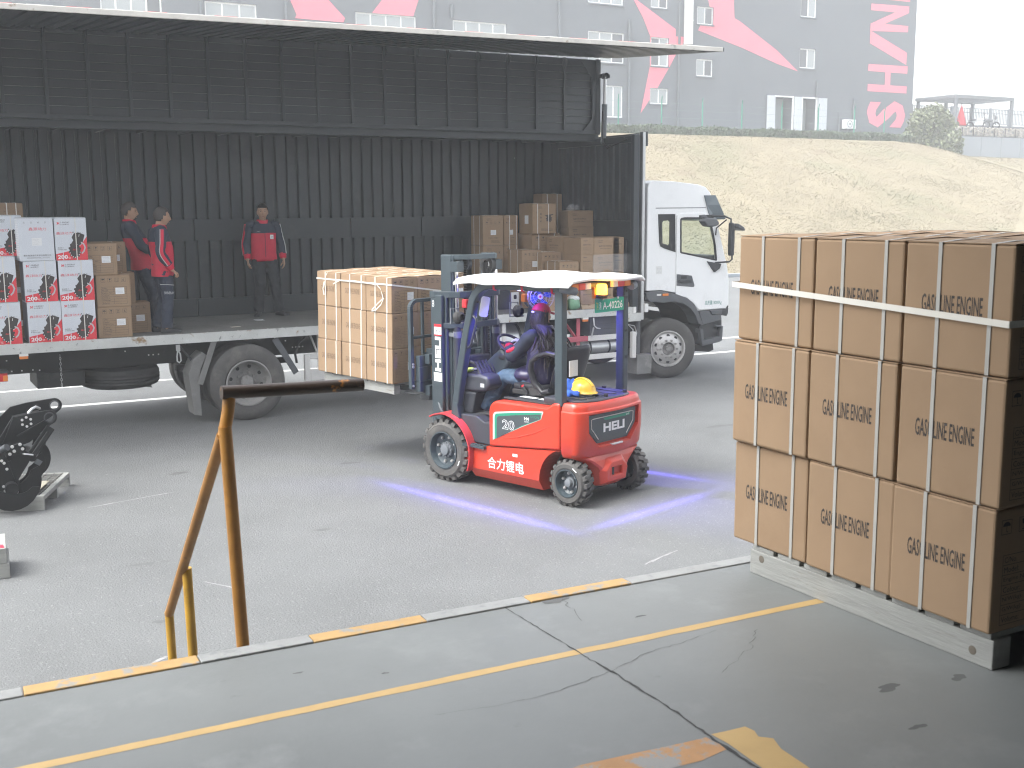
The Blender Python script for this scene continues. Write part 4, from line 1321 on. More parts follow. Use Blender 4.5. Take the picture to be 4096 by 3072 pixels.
qo = part('quarter_window', 'seal_black', mb)
ct = MB(); ct.prism([(11.35, 2.58), (11.37, 2.61), (11.47, 2.62), (11.50, 2.59), (11.50, 2.24), (11.47, 2.22), (11.36, 2.25)], 'xz', CY0 - 0.2, CY0 + 0.2)
cut(qo, ct)
pane([(11.345, 2.625), (11.505, 2.625), (11.505, 2.21), (11.345, 2.24)], CY0 - 0.001, qo)
# far side glass, windscreen
mb = MB(); mb.prism(w1, 'xz', CY1 - 0.03, CY1 - 0.025); part('far_window', 'cab_glass', mb)
mb = MB(); mb.prism(wq, 'xz', CY1 - 0.03, CY1 - 0.025); part('far_window', 'cab_glass', mb)
mb = MB(); mb.prism([(12.44, 2.66), (12.455, 2.66), (12.735, 1.92), (12.72, 1.92)], 'xz', CY0 + 0.13, CY1 - 0.13); part('windscreen', 'cab_glass', mb)
# interior: seats, dash, wheel
mb = MB(); mb.box(12.25, 12.66, CY0 + 0.08, CY1 - 0.08, 1.6, 2.02); part('dashboard', 'cab_trim', mb, bevel=0.05)
for y in (15.3, 16.75):
    mb = MB(); mb.box(11.55, 12.0, y, y + 0.45, 1.6, 1.85); mb.box(11.42, 11.56, y, y + 0.45, 1.8, 2.22); part('cab_seat', 'cab_trim', mb, bevel=0.05)
mb = MB(); mb.tube([(12.15 + 0.12 * math.cos(a), 16.98 + 0.22 * math.sin(a), 2.06 + 0.16 * math.cos(a)) for a in [k * math.pi / 10 for k in range(20)]], 0.016, 8, closed=True); part('steering_wheel', 'cab_trim', mb, smooth=50)
# visor / wind deflectors
mb = MB()
mb.add([(12.20, CY0 - 0.03, 3.02), (12.42, CY0 - 0.05, 3.02), (12.50, CY0 - 0.07, 2.86), (12.60, CY0 - 0.05, 2.72), (12.655, CY0, 2.62), (12.50, CY0, 2.62), (12.32, CY0 - 0.02, 2.70), (12.26, CY0 - 0.02, 2.86)], [tuple(range(8))])
o = part('wind_deflector', 'smoked', mb); s_ = o.modifiers.new('solid', 'SOLIDIFY'); s_.thickness = 0.02
mb = MB(); mb.prism([(12.40, 2.98), (12.72, 2.62), (12.735, 2.64), (12.43, 3.0)], 'xz', CY0 + 0.05, CY1 - 0.05); part('sun_visor', 'smoked', mb, bevel=0.005)
mb = MB(); mb.box(12.18, 12.42, CY0 - 0.02, CY0 + 0.02, 2.60, 2.705); part('pillar_trim', 'seal_black', mb, bevel=0.01)
# mirrors
mb = MB(); mb.prism([(11.93, 2.70), (12.02, 2.71), (12.13, 2.63), (12.13, 2.60), (12.08, 2.60), (11.98, 2.66), (11.93, 2.66)], 'xz', CY0 - 0.28, CY0 - 0.22); part('mirror_arm', 'cab_grey', mb, bevel=0.01)
mb = MB(); mb.prism([(11.93, 2.60), (12.02, 2.655), (12.2, 2.65), (12.27, 2.56), (12.24, 2.53), (12.12, 2.505), (12.02, 2.515)], 'xz', CY0 - 0.36, CY0 - 0.20); part('kerb_mirror', 'cab_grey', mb, bevel=0.025)
for P_, r_ in (([(12.36, CY0 - 0.01, 2.68), (12.52, CY0 - 0.16, 2.68), (12.60, CY0 - 0.24, 2.63), (12.60, CY0 - 0.25, 2.5)], 0.016), ([(12.46, CY0 - 0.02, 2.36), (12.46, CY0 - 0.04, 2.48), (12.54, CY0 - 0.2, 2.62)], 0.012), ([(12.46, CY0 - 0.02, 1.90), (12.60, CY0 - 0.22, 1.92), (12.63, CY0 - 0.25, 1.96), (12.63, CY0 - 0.25, 2.05)], 0.015)):
    part('mirror_arm', 'cab_trim', MB().tube(P_, r_, 8), smooth=40)
mb = MB(); mb.prism([(12.565, 2.02), (12.645, 2.02), (12.655, 2.3), (12.645, 2.56), (12.57, 2.58), (12.562, 2.3)], 'xz', CY0 - 0.30, CY0 - 0.2); part('main_mirror', 'cab_trim', mb, bevel=0.03, seg=3)
mb = MB(); mb.prism([(12.66, 2.56), (12.78, 2.50), (12.82, 2.45), (12.80, 2.43), (12.66, 2.49)], 'xz', CY0 - 0.36, CY0 - 0.1); part('front_mirror', 'cab_grey', mb, bevel=0.015)
mb = MB(); mb.prism([(12.28, 1.93), (12.46, 1.90), (12.58, 1.88), (12.55, 1.80), (12.44, 1.74)], 'xz', CY0 - 0.05, CY0 - 0.0); part('mirror_foot', 'cab_trim', mb, bevel=0.01)
# handle, lettering, sticker
mb = MB(); mb.prism([(11.655, 1.735), (11.86, 1.715), (11.97, 1.70), (12.03, 1.54), (12.02, 1.51), (11.99, 1.51), (11.655, 1.545)], 'xz', CY0 - 0.024, CY0 - 0.017)
hd_ = part('door_handle', 'cab_grey', mb, bevel=0.004)
mb = MB(); mb.box(11.745, 11.86, CY0 - 0.026, CY0 - 0.0235, 1.655, 1.70); mb.build('handle_recess', 'seal_black', hd_)
mb = MB(); mb.box(11.71, 11.95, CY0 - 0.05, CY0 - 0.026, 1.60, 1.635); mb.cyl((11.70, CY0 - 0.04, 1.625), (11.70, CY0 - 0.024, 1.625), 0.016, 10); mb.build('grip', 'cab_trim', hd_, bevel=0.006)
text(tk, 'lettering', '总质量18000Kg', 0.09, (12.44, CY0 - 0.0195, 1.225), (1, 0, 0), (0, 0, 1), 'print_green', fit=(0.36, 0.085), bold=0.001)
mb = MB(); mb.box(11.245, 11.365, CY0 - 0.003, CY0 - 0.001, 1.75, 1.875); stk = part('sticker', 'clear_plastic', mb)
mb = MB()
for (x, z) in ((11.275, 1.835), (11.305, 1.835), (11.335, 1.835), (11.275, 1.775), (11.305, 1.775), (11.335, 1.775), (11.305, 1.80)):
    mb.lathe([(0.010, 0), (0.007, 0.0005)], (x, CY0 - 0.0035, z), (0, -1, 0), 10)
mb.build('print', 'ink_grey', stk)
# wheel arch, corner lamp, lower steps and bumper
archo = [(11.03, 1.45), (11.14, 1.475), (11.38, 1.465), (11.66, 1.405), (11.88, 1.33), (12.03, 1.22), (12.13, 1.08), (12.22, 0.86), (12.19, 0.85)]
archi = [(12.12, 0.90), (12.06, 1.03), (11.95, 1.15), (11.80, 1.24), (11.6, 1.285), (11.38, 1.27), (11.22, 1.30), (11.12, 1.30), (11.05, 1.36)]
mb = MB(); mb.prism(archo + archi, 'xz', CY0 - 0.03, CY0 + 0.25); part('wheel_arch', 'cab_grey', mb, bevel=0.01)
mb = MB(); mb.prism([(11.0, 1.40), (11.2, 1.33), (11.6, 1.31), (11.85, 1.25), (12.05, 1.08), (12.15, 0.86), (12.3, 0.86), (12.3, 1.45), (11.0, 1.45)], 'xz', CY0 + 0.26, CY0 + 1.0); part('wheel_well', 'chassis_black', mb)
mb = MB(); mb.box(11.36, 11.48, CY0 - 0.042, CY0 - 0.031, 1.385, 1.425); part('side_marker', 'amber_plastic', mb, bevel=0.006)
mb = MB(); mb.box(11.245, 11.33, CY0 - 0.036, CY0 - 0.031, 1.395, 1.425); part('reflector_sticker', 'clear_plastic', mb)
mb = MB(); mb.prism([(12.145, 1.095), (12.36, 1.095), (12.42, 1.02), (12.62, 1.02), (12.64, 0.925), (12.23, 0.86), (12.18, 0.98)], 'xz', CY0 - 0.02, CY0 + 0.3); part('step_panel', 'cab_grey', mb, bevel=0.012)
mb = MB(); mb.prism([(12.365, 1.10), (12.63, 1.105), (12.63, 1.025), (12.425, 1.025)], 'xz', CY0 - 0.03, CY0 + 0.3); part('step_panel', 'cab_grey', mb, bevel=0.008)
mb = MB(); mb.prism([(12.635, 1.10), (12.73, 1.11), (12.765, 1.16), (12.775, 1.16), (12.77, 1.03), (12.74, 0.985), (12.635, 1.0)], 'xz', CY0 - 0.02, CY1); part('bumper_top', 'cab_trim', mb, bevel=0.01)
mb = MB(); mb.prism([(12.2, 0.84), (12.65, 0.93), (12.70, 0.92), (12.71, 0.60), (12.66, 0.54), (12.15, 0.52)], 'xz', CY0 + 0.05, CY1 - 0.1); part('bumper', 'cab_trim', mb, bevel=0.02)
mb = MB(); mb.prism([(12.17, 0.79), (12.24, 0.79), (12.26, 0.60), (12.60, 0.64), (12.62, 0.80), (12.52, 0.80), (12.52, 0.83), (12.67, 0.82), (12.66, 0.57), (12.60, 0.545), (12.22, 0.50)], 'xz', CY0 - 0.02, CY0 + 0.12); part('entry_step', 'cab_grey', mb, bevel=0.01)
mb = MB(); mb.prism([(12.0, 0.50), (12.55, 0.54), (12.57, 0.40), (12.48, 0.37), (12.0, 0.42)], 'xz', CY0 + 0.1, CY1 - 0.2); part('underrun_bar', 'chassis_black', mb, bevel=0.01)
# gap hardware behind the cab
mb = MB(); mb.box(10.99, 11.05, CY0 + 0.05, CY0 + 0.5, 1.3, 2.7); part('air_intake', 'cab_trim', mb, bevel=0.02)

# ================================================================== FORKLIFT (local frame: +X forward, +Y its left side, origin under the rear axle)
FROT = R(108.0)
FP = Vector((6.226, 9.133, 0.0))
fk = empty('forklift', FP, 'red and grey electric forklift with white roof pad carrying a pallet of cartons', 'forklift', rot=(0, 0, FROT), local=True)
FM = Matrix.Translation(FP) @ Matrix.Rotation(FROT, 4, 'Z')

def fp(name, m, mb, parent=None, **k):
    return mb.build(name, m, parent or fk, **k)

# lower body with chamfered bottom
arch = arc(0.06, 0.215, 0.345, 2, 68, 8)
full = [(1.35, 0.095), (0.41, 0.095)] + arch + [(0.135, 0.54), (1.08, 0.452), (1.43, 0.435), (1.40, 0.25), (1.385, 0.16)]
shr = [(1.37, 0.20), (0.405, 0.205)] + arch + [(0.135, 0.54), (1.08, 0.452), (1.43, 0.435), (1.405, 0.27), (1.39, 0.225)]
mb = MB()
mb.loft([[(a, y, b) for a, b in p] for y, p in ((-0.535, shr), (-0.46, full), (0.46, full), (0.535, shr))])
lb = fp('lower_body', 'fork_red', mb, bevel=0.008)
text(fk, 'lettering', '合力锂电', 0.14, (0.853, 0.5375, 0.292), (-1, 0, 0), (0, 0, 1), 'white_print', fit=(0.50, 0.12), bold=0.0018)
mb = MB(); mb.box(0.69, 0.755, 0.535, 0.5375, 0.40, 0.428); fp('sticker', 'sticker', mb)
# upper side panels with a rounded front corner
top = [(1.082, 0.462), (1.082, 0.80)] + arc(0.955, 0.815, 0.127, 0, 90, 8)[0:] + [(0.75, 0.946), (0.30, 0.952), (0.215, 1.003), (0.140, 1.006), (0.140, 0.548)]
for y0, y1 in ((0.40, 0.537), (-0.537, -0.40)):
    mb = MB(); mb.prism(top, 'xz', y0, y1); fp('side_panel', 'fork_red', mb, bevel=0.022, seg=3, smooth=50)
# raised sweep line on the panel
mb = MB(); mb.tube([(0.95, 0.534, 0.555), (0.7, 0.535, 0.60), (0.45, 0.535, 0.68), (0.2, 0.534, 0.80)], [0.003, 0.007, 0.007, 0.003], 8); fp('panel_crease', 'fork_red', mb, smooth=60)
# number badge
bo = [(1.022, 0.535)] + [(1.018, 0.79)] + arc(0.968, 0.785, 0.045, 10, 90, 4) + [(0.70, 0.868), (0.352, 0.905), (0.345, 0.895), (0.375, 0.822), (0.62, 0.72)]
def scale_poly(poly, cx, cy, k, dx=0, dy=0):
    return [(cx + (x - cx) * k + dx, cy + (y - cy) * k + dy) for x, y in poly]
mb = MB(); mb.prism(bo, 'xz', 0.5375, 0.5405); bd = fp('badge', 'badge_silver', mb)
b2 = [(0.998, 0.545)] + [(0.995, 0.775)] + arc(0.955, 0.775, 0.04, 10, 90, 4) + [(0.70, 0.852), (0.362, 0.892), (0.378, 0.824), (0.62, 0.726)]
mb = MB(); mb.prism(b2, 'xz', 0.5405, 0.5415); mb.build('badge_stripe', 'badge_green', bd)
b3 = [(0.968, 0.555)] + [(0.965, 0.755)] + arc(0.93, 0.755, 0.035, 10, 90, 4) + [(0.70, 0.828), (0.375, 0.872), (0.382, 0.826), (0.62, 0.735)]
mb = MB(); mb.prism(b3, 'xz', 0.5415, 0.5425); mb.build('badge_face', 'badge_dark', bd)
text(bd, 'lettering', '20', 0.13, (0.805, 0.5432, 0.715), (-1, 0, 0), (0, 0, 1), 'sticker', fit=(0.165, 0.10), bold=0.004)
text(bd, 'lettering', '20', 0.13, (0.805, 0.5437, 0.715), (-1, 0, 0), (0, 0, 1), 'badge_dark', fit=(0.152, 0.088), bold=-0.0005)
text(bd, 'lettering', 'H4', 0.05, (0.56, 0.5432, 0.808), (-1, 0, 0), (0, 0, 1), 'sticker', fit=(0.062, 0.032), bold=0.002)
text(bd, 'lettering', 'SERIES', 0.03, (0.56, 0.5432, 0.778), (-1, 0, 0), (0, 0, 1), 'sticker', fit=(0.06, 0.015))
text(bd, 'lettering', 'LI ION', 0.04, (0.452, 0.5432, 0.838), (-1, 0, 0), (0, 0, 1), 'badge_green', fit=(0.105, 0.026))
# hood between the panels
hood = [(1.06, 0.50), (1.06, 0.84), (1.03, 0.90), (0.95, 0.945), (0.80, 0.963), (0.25, 0.972), (0.25, 0.5)]
mb = MB(); mb.prism(hood, 'xz', -0.398, 0.398); fp('hood', 'fork_plastic', mb, bevel=0.02, seg=3, smooth=45)
mb = MB(); mb.box(0.32, 0.98, 0.36, 0.425, 0.945, 0.968); fp('hood_seal', 'rubber_black', mb, bevel=0.01)
for xa, xb in ((0.62, 0.83), (0.35, 0.58)):
    mb = MB(); mb.box(xa, xb, 0.28, 0.345, 0.9735, 0.976); fp('warning_label', 'sticker', mb)
# counterweight: lofted plan outlines
def cw_outline(u0, ub, hv, rc, n=7):
    """plan: flat sides at +-hv running back from u0, rounded into a bowed back at ub"""
    pts = [(u0, hv)]
    us = ub + rc * 0.55
    for i in range(n + 1):
        t = math.pi / 2 * i / n
        pts.append((us - (us - ub) * math.sin(t) , hv - (1 - math.cos(t)) * rc))
    back = [(ub - 0.035 * (1 - (k / 5.0) ** 2), 0) for k in (5,)]
    h = hv - rc
    for k in range(1, 8):
        v = h - 2 * h * k / 8
        pts.append((ub - 0.035 * (1 - (v / h) ** 2), v))
    m = [(u, -v) for u, v in pts[:n + 2]][::-1]
    return pts + m
mb = MB()
rings = []
for z, u0, ub, hv, rc in ((0.478, 0.126, -0.085, 0.50, 0.22), (0.52, 0.126, -0.100, 0.53, 0.20), (0.70, 0.126, -0.115, 0.535, 0.19), (0.90, 0.126, -0.115, 0.535, 0.19), (0.925, 0.126, -0.112, 0.533, 0.19), (0.935, 0.126, -0.100, 0.522, 0.19), (0.965, 0.126, -0.095, 0.518, 0.19), (0.99, 0.126, -0.09, 0.512, 0.19), (1.008, 0.126, -0.075, 0.498, 0.19)):
    rings.append([(u, v, z) for u, v in cw_outline(u0, ub, hv, rc)])
mb.loft(rings)
cw = fp('counterweight', 'fork_red', mb)
rec = [(0.40, 0.905), (0.395, 0.72), (0.25, 0.575), (-0.25, 0.575), (-0.395, 0.72), (-0.40, 0.905)]
ct = MB(); ct.prism([(a, b) for a, b in rec], 'yz', -0.5, -0.07)
cut(cw, ct)
bb = cw.modifiers.new('bevel', 'BEVEL'); bb.width = 0.012; bb.segments = 2; bb.limit_method = 'ANGLE'; bb.angle_limit = R(40)
cw.data.polygons.foreach_set('use_smooth', [True] * len(cw.data.polygons)); cw.data.set_sharp_from_angle(angle=R(34))
# lower tail of the counterweight between the rear wheels
mb = MB()
rings = []
for z, hv, uf, ub in ((0.155, 0.19, 0.10, -0.075), (0.175, 0.215, 0.12, -0.10), (0.28, 0.245, 0.15, -0.118), (0.36, 0.30, 0.15, -0.118), (0.43, 0.40, 0.15, -0.105), (0.477, 0.49, 0.15, -0.090)):
    rings.append([(uf, hv, z), (ub + 0.07, hv, z), (ub + 0.012, hv - 0.06, z), (ub, hv - 0.10, z), (ub, -hv + 0.10, z), (ub + 0.012, -hv + 0.06, z), (ub + 0.07, -hv, z), (uf, -hv, z)])
mb.loft(rings)
tl = fp('counterweight_tail', 'fork_red', mb)
mb = MB()
mb.loft([[(-0.09, .20, .175), (-0.09, .23, .335), (-0.09, .14, .45), (-0.09, -.14, .45), (-0.09, -.23, .335), (-0.09, -.20, .175)], [(-0.150, .14, .205), (-0.155, .165, .32), (-0.150, .085, .40), (-0.150, -.085, .40), (-0.155, -.165, .32), (-0.150, -.14, .205)]])
tb = fp('tow_block', 'fork_red', mb)
ct = MB(); ct.box(-0.3, -0.095, -0.085, 0.085, 0.262, 0.345)
cut(tb, ct)
bb = tb.modifiers.new('bevel', 'BEVEL'); bb.width = 0.008; bb.segments = 2; bb.limit_method = 'ANGLE'
mb = MB(); mb.box(-0.098, -0.094, -0.09, 0.09, 0.258, 0.35); fp('tow_slot', 'seal_black', mb)
mb = MB(); mb.cyl((-0.12, 0.03, 0.25), (-0.12, 0.03, 0.36), 0.014, 10); fp('tow_pin', 'dark_metal', mb)
# rear name panel with lettering
pl = [(0.375, 0.885), (0.37, 0.735), (0.24, 0.600), (-0.24, 0.600), (-0.37, 0.735), (-0.375, 0.885)]
mb = MB(); mb.prism(pl, 'yz', -0.088, -0.071); np_ = fp('name_panel', 'badge_dark', mb, bevel=0.004)
pin = [(0.335, 0.845), (0.330, 0.755), (0.225, 0.640)]
mb = MB(); mb.tube([(-0.089, a, b) for a, b in [(0.30, 0.85)] + pin], 0.005, 6); mb.tube([(-0.089, -a, b) for a, b in [(0.30, 0.85)] + pin], 0.005, 6); mb.tube([(-0.089, 0.30, 0.85), (-0.089, -0.30, 0.85)], 0.005, 6); mb.build('trim_line', 'badge_silver', np_)
mb = MB(); mb.prism([(0.15, 0.842), (-0.29, 0.842), (-0.27, 0.815), (0.12, 0.815)], 'yz', -0.0905, -0.0885); mb.build('badge_stripe', 'badge_green', np_)
text(np_, 'lettering', 'HELI', 0.1, (-0.0925, -0.02, 0.742), (0, -1, 0), (0, 0, 1), 'white_print', fit=(0.34, 0.088), bold=0.004)
text(np_, 'lettering', '20', 0.03, (-0.0915, -0.24, 0.829), (0, -1, 0), (0, 0, 1), 'sticker', fit=(0.05, 0.016))
mb = MB(); mb.tube([(-0.12, 0.07, 0.572), (-0.155, 0.07, 0.580), (-0.155, -0.07, 0.580), (-0.12, -0.07, 0.572)], 0.011, 8); fp('tow_handle', 'galv', mb, smooth=50)
# rear deck cover
mb = MB(); mb.prism([(0.45, 0.42), (0.45, -0.42), (0.20, -0.44), (0.05, -0.42), (-0.035, -0.34), (-0.075, -0.2), (-0.08, 0.2), (-0.035, 0.34), (0.05, 0.42), (0.20, 0.44)], 'xy', 0.96, 1.028); fp('deck_cover', 'fork_plastic', mb, bevel=0.016, seg=3)
mb = MB()
for v in (-0.30, -0.15, 0.02, 0.18, 0.32):
    mb.prism([(0.36, v - 0.045), (0.36, v + 0.045), (0.02, v + 0.035), (0.0, v - 0.035)], 'xy', 1.0285, 1.038)
fp('deck_rib', 'fork_plastic', mb, bevel=0.006)
for u, v in ((-0.02, 0.02), (0.30, -0.36), (0.30, 0.36), (-0.01, -0.30)):
    mb = MB(); mb.cyl((u, v, 1.028), (u, v, 1.052), 0.022, 10); fp('deck_knob', 'rubber_black', mb)
# dark front bodywork: cowl, footwell, step, fenders
cowl = [(1.083, 0.455), (1.40, 0.465), (1.50, 0.60), (1.62, 0.70), (1.66, 0.735), (1.30, 0.745), (1.18, 0.69), (1.083, 0.70)]
mb = MB(); mb.prism(cowl, 'xz', -0.50, 0.50); fp('cowl', 'fork_plastic', mb, bevel=0.012)
mb = MB(); mb.box(1.06, 1.62, -0.38, 0.38, 0.74, 0.755); fp('floor_mat', 'rubber_black', mb, bevel=0.004)
for s in (1, -1):
    mb = MB(); mb.box(1.12, 1.425, s * 0.50 if s > 0 else -0.575, 0.575 if s > 0 else -0.50, 0.425, 0.452)
    for k in range(7):
        for j in range(2):
            mb.box(1.135 + k * 0.041, 1.16 + k * 0.041, s * (0.52 + j * 0.027) - 0.009, s * (0.52 + j * 0.027) + 0.009, 0.452, 0.458)
    fp('step', 'fork_grey', mb)
    fo = arc(1.70, 0.335, 0.405, 62, 193, 22)
    fo2 = arc(1.70, 0.335, 0.375, 193, 62, 22)
    # arc runs rearward: mirror about the wheel centre
    a1 = [(3.40 - x, z) for x, z in fo]; a2 = [(3.40 - x, z) for x, z in fo2]
    pr = arc(1.70, 0.335, 0.40, 60, 205, 24)
    pi_ = arc(1.70, 0.335, 0.388, 205, 60, 24)
    mb = MB(); mb.prism(pr + pi_, 'xz', min(s * 0.36, s * 0.60), max(s * 0.36, s * 0.60)); fp('fender', 'fork_red_dull', mb, smooth=40)
# overhead guard: front pillars sweeping into the roof rails
def sweep(path, w, y0, y1):
    P = [Vector(p) for p in path]
    L, Rr = [], []
    for i, p in enumerate(P):
        t = (P[min(i + 1, len(P) - 1)] - P[max(i - 1, 0)]).normalized()
        n = Vector((-t.y, t.x))
        L.append(p + n * w / 2); Rr.append(p - n * w / 2)
    mb = MB()
    rings = []
    for a, b in zip(L, Rr):
        rings.append([(a.x, y0, a.y), (b.x, y0, b.y), (b.x, y1, b.y), (a.x, y1, a.y)])
    mb.loft(rings)
    return mb
pth = [(1.605, 0.69), (1.54, 1.05), (1.44, 1.50), (1.345, 1.86), (1.325, 1.93), (1.29, 1.99), (1.235, 2.045), (1.16, 2.085), (1.07, 2.105), (0.6, 2.11), (0.16, 2.108)]
for s in (1, -1):
    fp('guard_pillar', 'fork_grey', sweep(pth, 0.088, min(s * 0.44, s * 0.525), max(s * 0.44, s * 0.525)), bevel=0.012, smooth=30)
    mb = MB(); mb.box(0.118, 0.218, min(s * 0.445, s * 0.525), max(s * 0.445, s * 0.525), 0.97, 2.10); fp('guard_post', 'fork_grey', mb, bevel=0.014, seg=3)
    mb = MB(); mb.prism([(1.645, 0.68), (1.56, 0.675), (1.51, 0.69), (1.545, 0.86), (1.60, 0.86)], 'xz', min(s * 0.435, s * 0.53), max(s * 0.435, s * 0.53)); fp('pillar_foot', 'fork_grey', mb, bevel=0.008)
    for z in (2.03, 1.96, 1.63, 1.36) if s < 0 else ():
        mb = MB(); mb.cyl((0.117, -0.485, z), (0.108, -0.485, z), 0.014, 8); fp('bolt', 'dark_metal', mb)
mb = MB()
for u in (0.09, 1.16):
    mb.box(u, u + 0.07, -0.438, 0.438, 2.075, 2.14)
for k in range(6):
    mb.box(0.30 + k * 0.145, 0.33 + k * 0.145, -0.438, 0.438, 2.10, 2.14)
fp('roof_bar', 'fork_grey', mb, bevel=0.006)
for s in (1, -1):
    mb = MB(); mb.tube([(0.14, s * 0.50, 2.10), (0.06, s * 0.52, 2.10), (0.035, s * 0.50, 2.09), (0.03, s * 0.44, 2.08)], 0.04, 10); fp('corner_bracket', 'steel_grey', mb, smooth=50)
# white padded sunshade on the roof
mb = MB()
nx_, ny_ = 30, 18
r5 = random.Random(21)
def padz(u, v):
    e = max(0, abs(v) / 0.60 - 0.86) / 0.14
    q = 0.008 * abs(math.sin((u + 0.15) * 4.9 + 0.6 * v)) + 0.004 * math.sin(u * 9 + v * 3)
    lip = max(0, (u - 1.25) / 0.3)
    return 2.188 - 0.042 * e ** 1.5 + q - 0.035 * lip + 0.010 * math.sin(v * 7)
topv, botv = [], []
for j in range(ny_ + 1):
    for i in range(nx_ + 1):
        u = -0.03 + 1.55 * i / nx_
        v = -0.60 + 1.20 * j / ny_
        wob = 0.014 * math.sin(u * 6.5 + 1.0)
        vv = v * (1 + wob)
        z = padz(u, v)
        topv.append((u, vv, z)); botv.append((u, vv, z - 0.034))
nn = (nx_ + 1) * (ny_ + 1)
fs = []
for j in range(ny_):
    for i in range(nx_):
        a = j * (nx_ + 1) + i
        fs.append((a, a + 1, a + nx_ + 2, a + nx_ + 1)); fs.append((nn + a, nn + a + nx_ + 1, nn + a + nx_ + 2, nn + a + 1))
bd_ = [i for i in range(nx_ + 1)] + [j * (nx_ + 1) + nx_ for j in range(1, ny_ + 1)] + [ny_ * (nx_ + 1) + i for i in range(nx_ - 1, -1, -1)] + [j * (nx_ + 1) for j in range(ny_ - 1, 0, -1)]
for k in range(len(bd_)):
    a, b_ = bd_[k], bd_[(k + 1) % len(bd_)]
    fs.append((a, b_, nn + b_, nn + a))
mb.add(topv + botv, fs)
fp('roof_pad', 'pad_white', mb, smooth=70, bevel=0.012)
for u in (1.0, 0.62, 0.24):
    mb = MB(); mb.tube([(u, 0.55, 2.16), (u + 0.01, 0.532, 2.13), (u, 0.530, 2.06), (u, 0.50, 2.05)], 0.011, 8, flat=0.5); fp('pad_tie', 'tie_red', mb, smooth=50)
for u in (1.36, 1.18, 0.92, 0.5):
    mb = MB(); mb.tube([(u, 0.605, padz(u, 0.6) + 0.004), (u, 0.611, 2.12)], 0.0025, 6); fp('pad_stitch', 'steel_grey', mb)
# mast
for s in (1, -1):
    def y(a, b): return (min(s * a, s * b), max(s * a, s * b))
    y0, y1 = y(0.345, 0.425)
    mb = MB(); mb.box(1.862, 2.03, y0, y1, 0.10, 1.955); mb.box(1.83, 1.861, *y(0.345, 0.385), 0.10, 1.955); fp('outer_mast', 'fork_grey', mb, bevel=0.012)
    y0, y1 = y(0.265, 0.34)
    mb = MB(); mb.box(1.80, 1.955, y0, y1, 0.55, 2.375); mb.box(1.775, 1.7995, *y(0.285, 0.33), 0.55, 2.375); fp('inner_mast', 'fork_grey', mb, bevel=0.01)
    mb = MB(); mb.cyl((1.755, s * 0.30, 0.35), (1.755, s * 0.30, 1.62), 0.040, 16); fp('lift_cylinder', 'fork_dark', mb, smooth=40)
    mb = MB(); mb.cyl((1.755, s * 0.30, 1.62), (1.755, s * 0.30, 2.22), 0.021, 12); fp('lift_rod', 'chrome', mb, smooth=40)
    mb = MB(); mb.lathe([(0.047, 0), (0.047, 0.07)], (1.755, s * 0.30, 1.50), (0, 0, 1), 16); mb.box(1.745, 1.85, *y(0.29, 0.355), 1.515, 1.555); fp('cylinder_clamp', 'steel_grey', mb, smooth=40)
    mb = MB(); mb.box(1.70, 1.80, *y(0.245, 0.345), 2.20, 2.305); mb.cyl((1.72, s * 0.29, 2.306), (1.72, s * 0.29, 2.312), 0.03, 12); fp('rod_cap', 'fork_grey', mb, bevel=0.008)
    mb = MB()
    for k in range(54):
        z = 0.95 + k * 0.0255
        mb.box(1.735, 1.775, s * 0.165 - (0.014 if k % 2 else 0.009), s * 0.165 + (0.014 if k % 2 else 0.009), z, z + 0.022)
    fp('lift_chain', 'chain', mb)
    mb = MB(); mb.tube([(1.98, s * 0.385, 0.85), (1.90, s * 0.430, 0.75), (1.80, s * 0.43, 0.62), (1.78, s * 0.40, 0.45), (1.86, s * 0.43, 0.42), (1.97, s * 0.43, 0.52), (2.0, s * 0.41, 0.70)], 0.02, 8); mb.box(1.82, 2.035, *y(0.33, 0.432), 0.10, 0.30); fp('mast_foot', 'fork_grey', mb, smooth=40)
def bow(z0, z1, u_side, u_mid, hv, t=0.03):
    mb = MB()
    pts = []
    for k in range(15):
        v = hv - 2 * hv * k / 14
        e = abs(v) / hv
        f = 1 - max(0, (e - 0.55) / 0.45) ** 2
        pts.append((u_side + (u_mid - u_side) * f, v))
    outer = pts
    innr = [(u + t, v) for u, v in pts][::-1]
    mb.prism(outer + innr, 'xy', z0, z1)
    return mb
fp('mast_tie', 'fork_grey', bow(1.925, 1.992, 1.97, 1.66, 0.43, 0.07), bevel=0.006)
fp('mast_tie', 'fork_grey', bow(1.60, 1.66, 1.86, 1.67, 0.40, 0.06), bevel=0.006)
fp('mast_tie', 'fork_grey', bow(2.325, 2.378, 1.80, 1.655, 0.335, 0.06), bevel=0.006)
mb = MB(); mb.box(1.80, 1.93, -0.264, 0.264, 0.62, 0.72); mb.box(1.85, 1.95, -0.344, 0.344, 0.16, 0.30); fp('mast_crossbar', 'fork_grey', mb, bevel=0.008)
mb = MB(); mb.lathe([(0.05, -0.03), (0.095, -0.03), (0.085, -0.012), (0.085, 0.012), (0.095, 0.03), (0.05, 0.03)], (1.74, -0.165, 2.255), (0, 1, 0), 28); fp('hose_sheave', 'rubber_black', mb, smooth=35)
mb = MB(); mb.lathe([(0.05, -0.03), (0.07, -0.03), (0.06, 0), (0.07, 0.03), (0.05, 0.03)], (1.75, 0.165, 2.28), (0, 1, 0), 20); fp('chain_sheave', 'fork_dark', mb, smooth=35)
mb = MB(); mb.box(1.70, 1.712, -0.20, -0.14, 2.24, 2.31); fp('sheave_tag', 'galv', mb)
mb = MB()
for v in (-0.10, -0.06):
    mb.tube([(1.72, v, 2.28), (1.70, v, 2.1), (1.71, v, 1.6), (1.72, v, 1.1), (1.80, v, 0.8)], 0.014, 8)
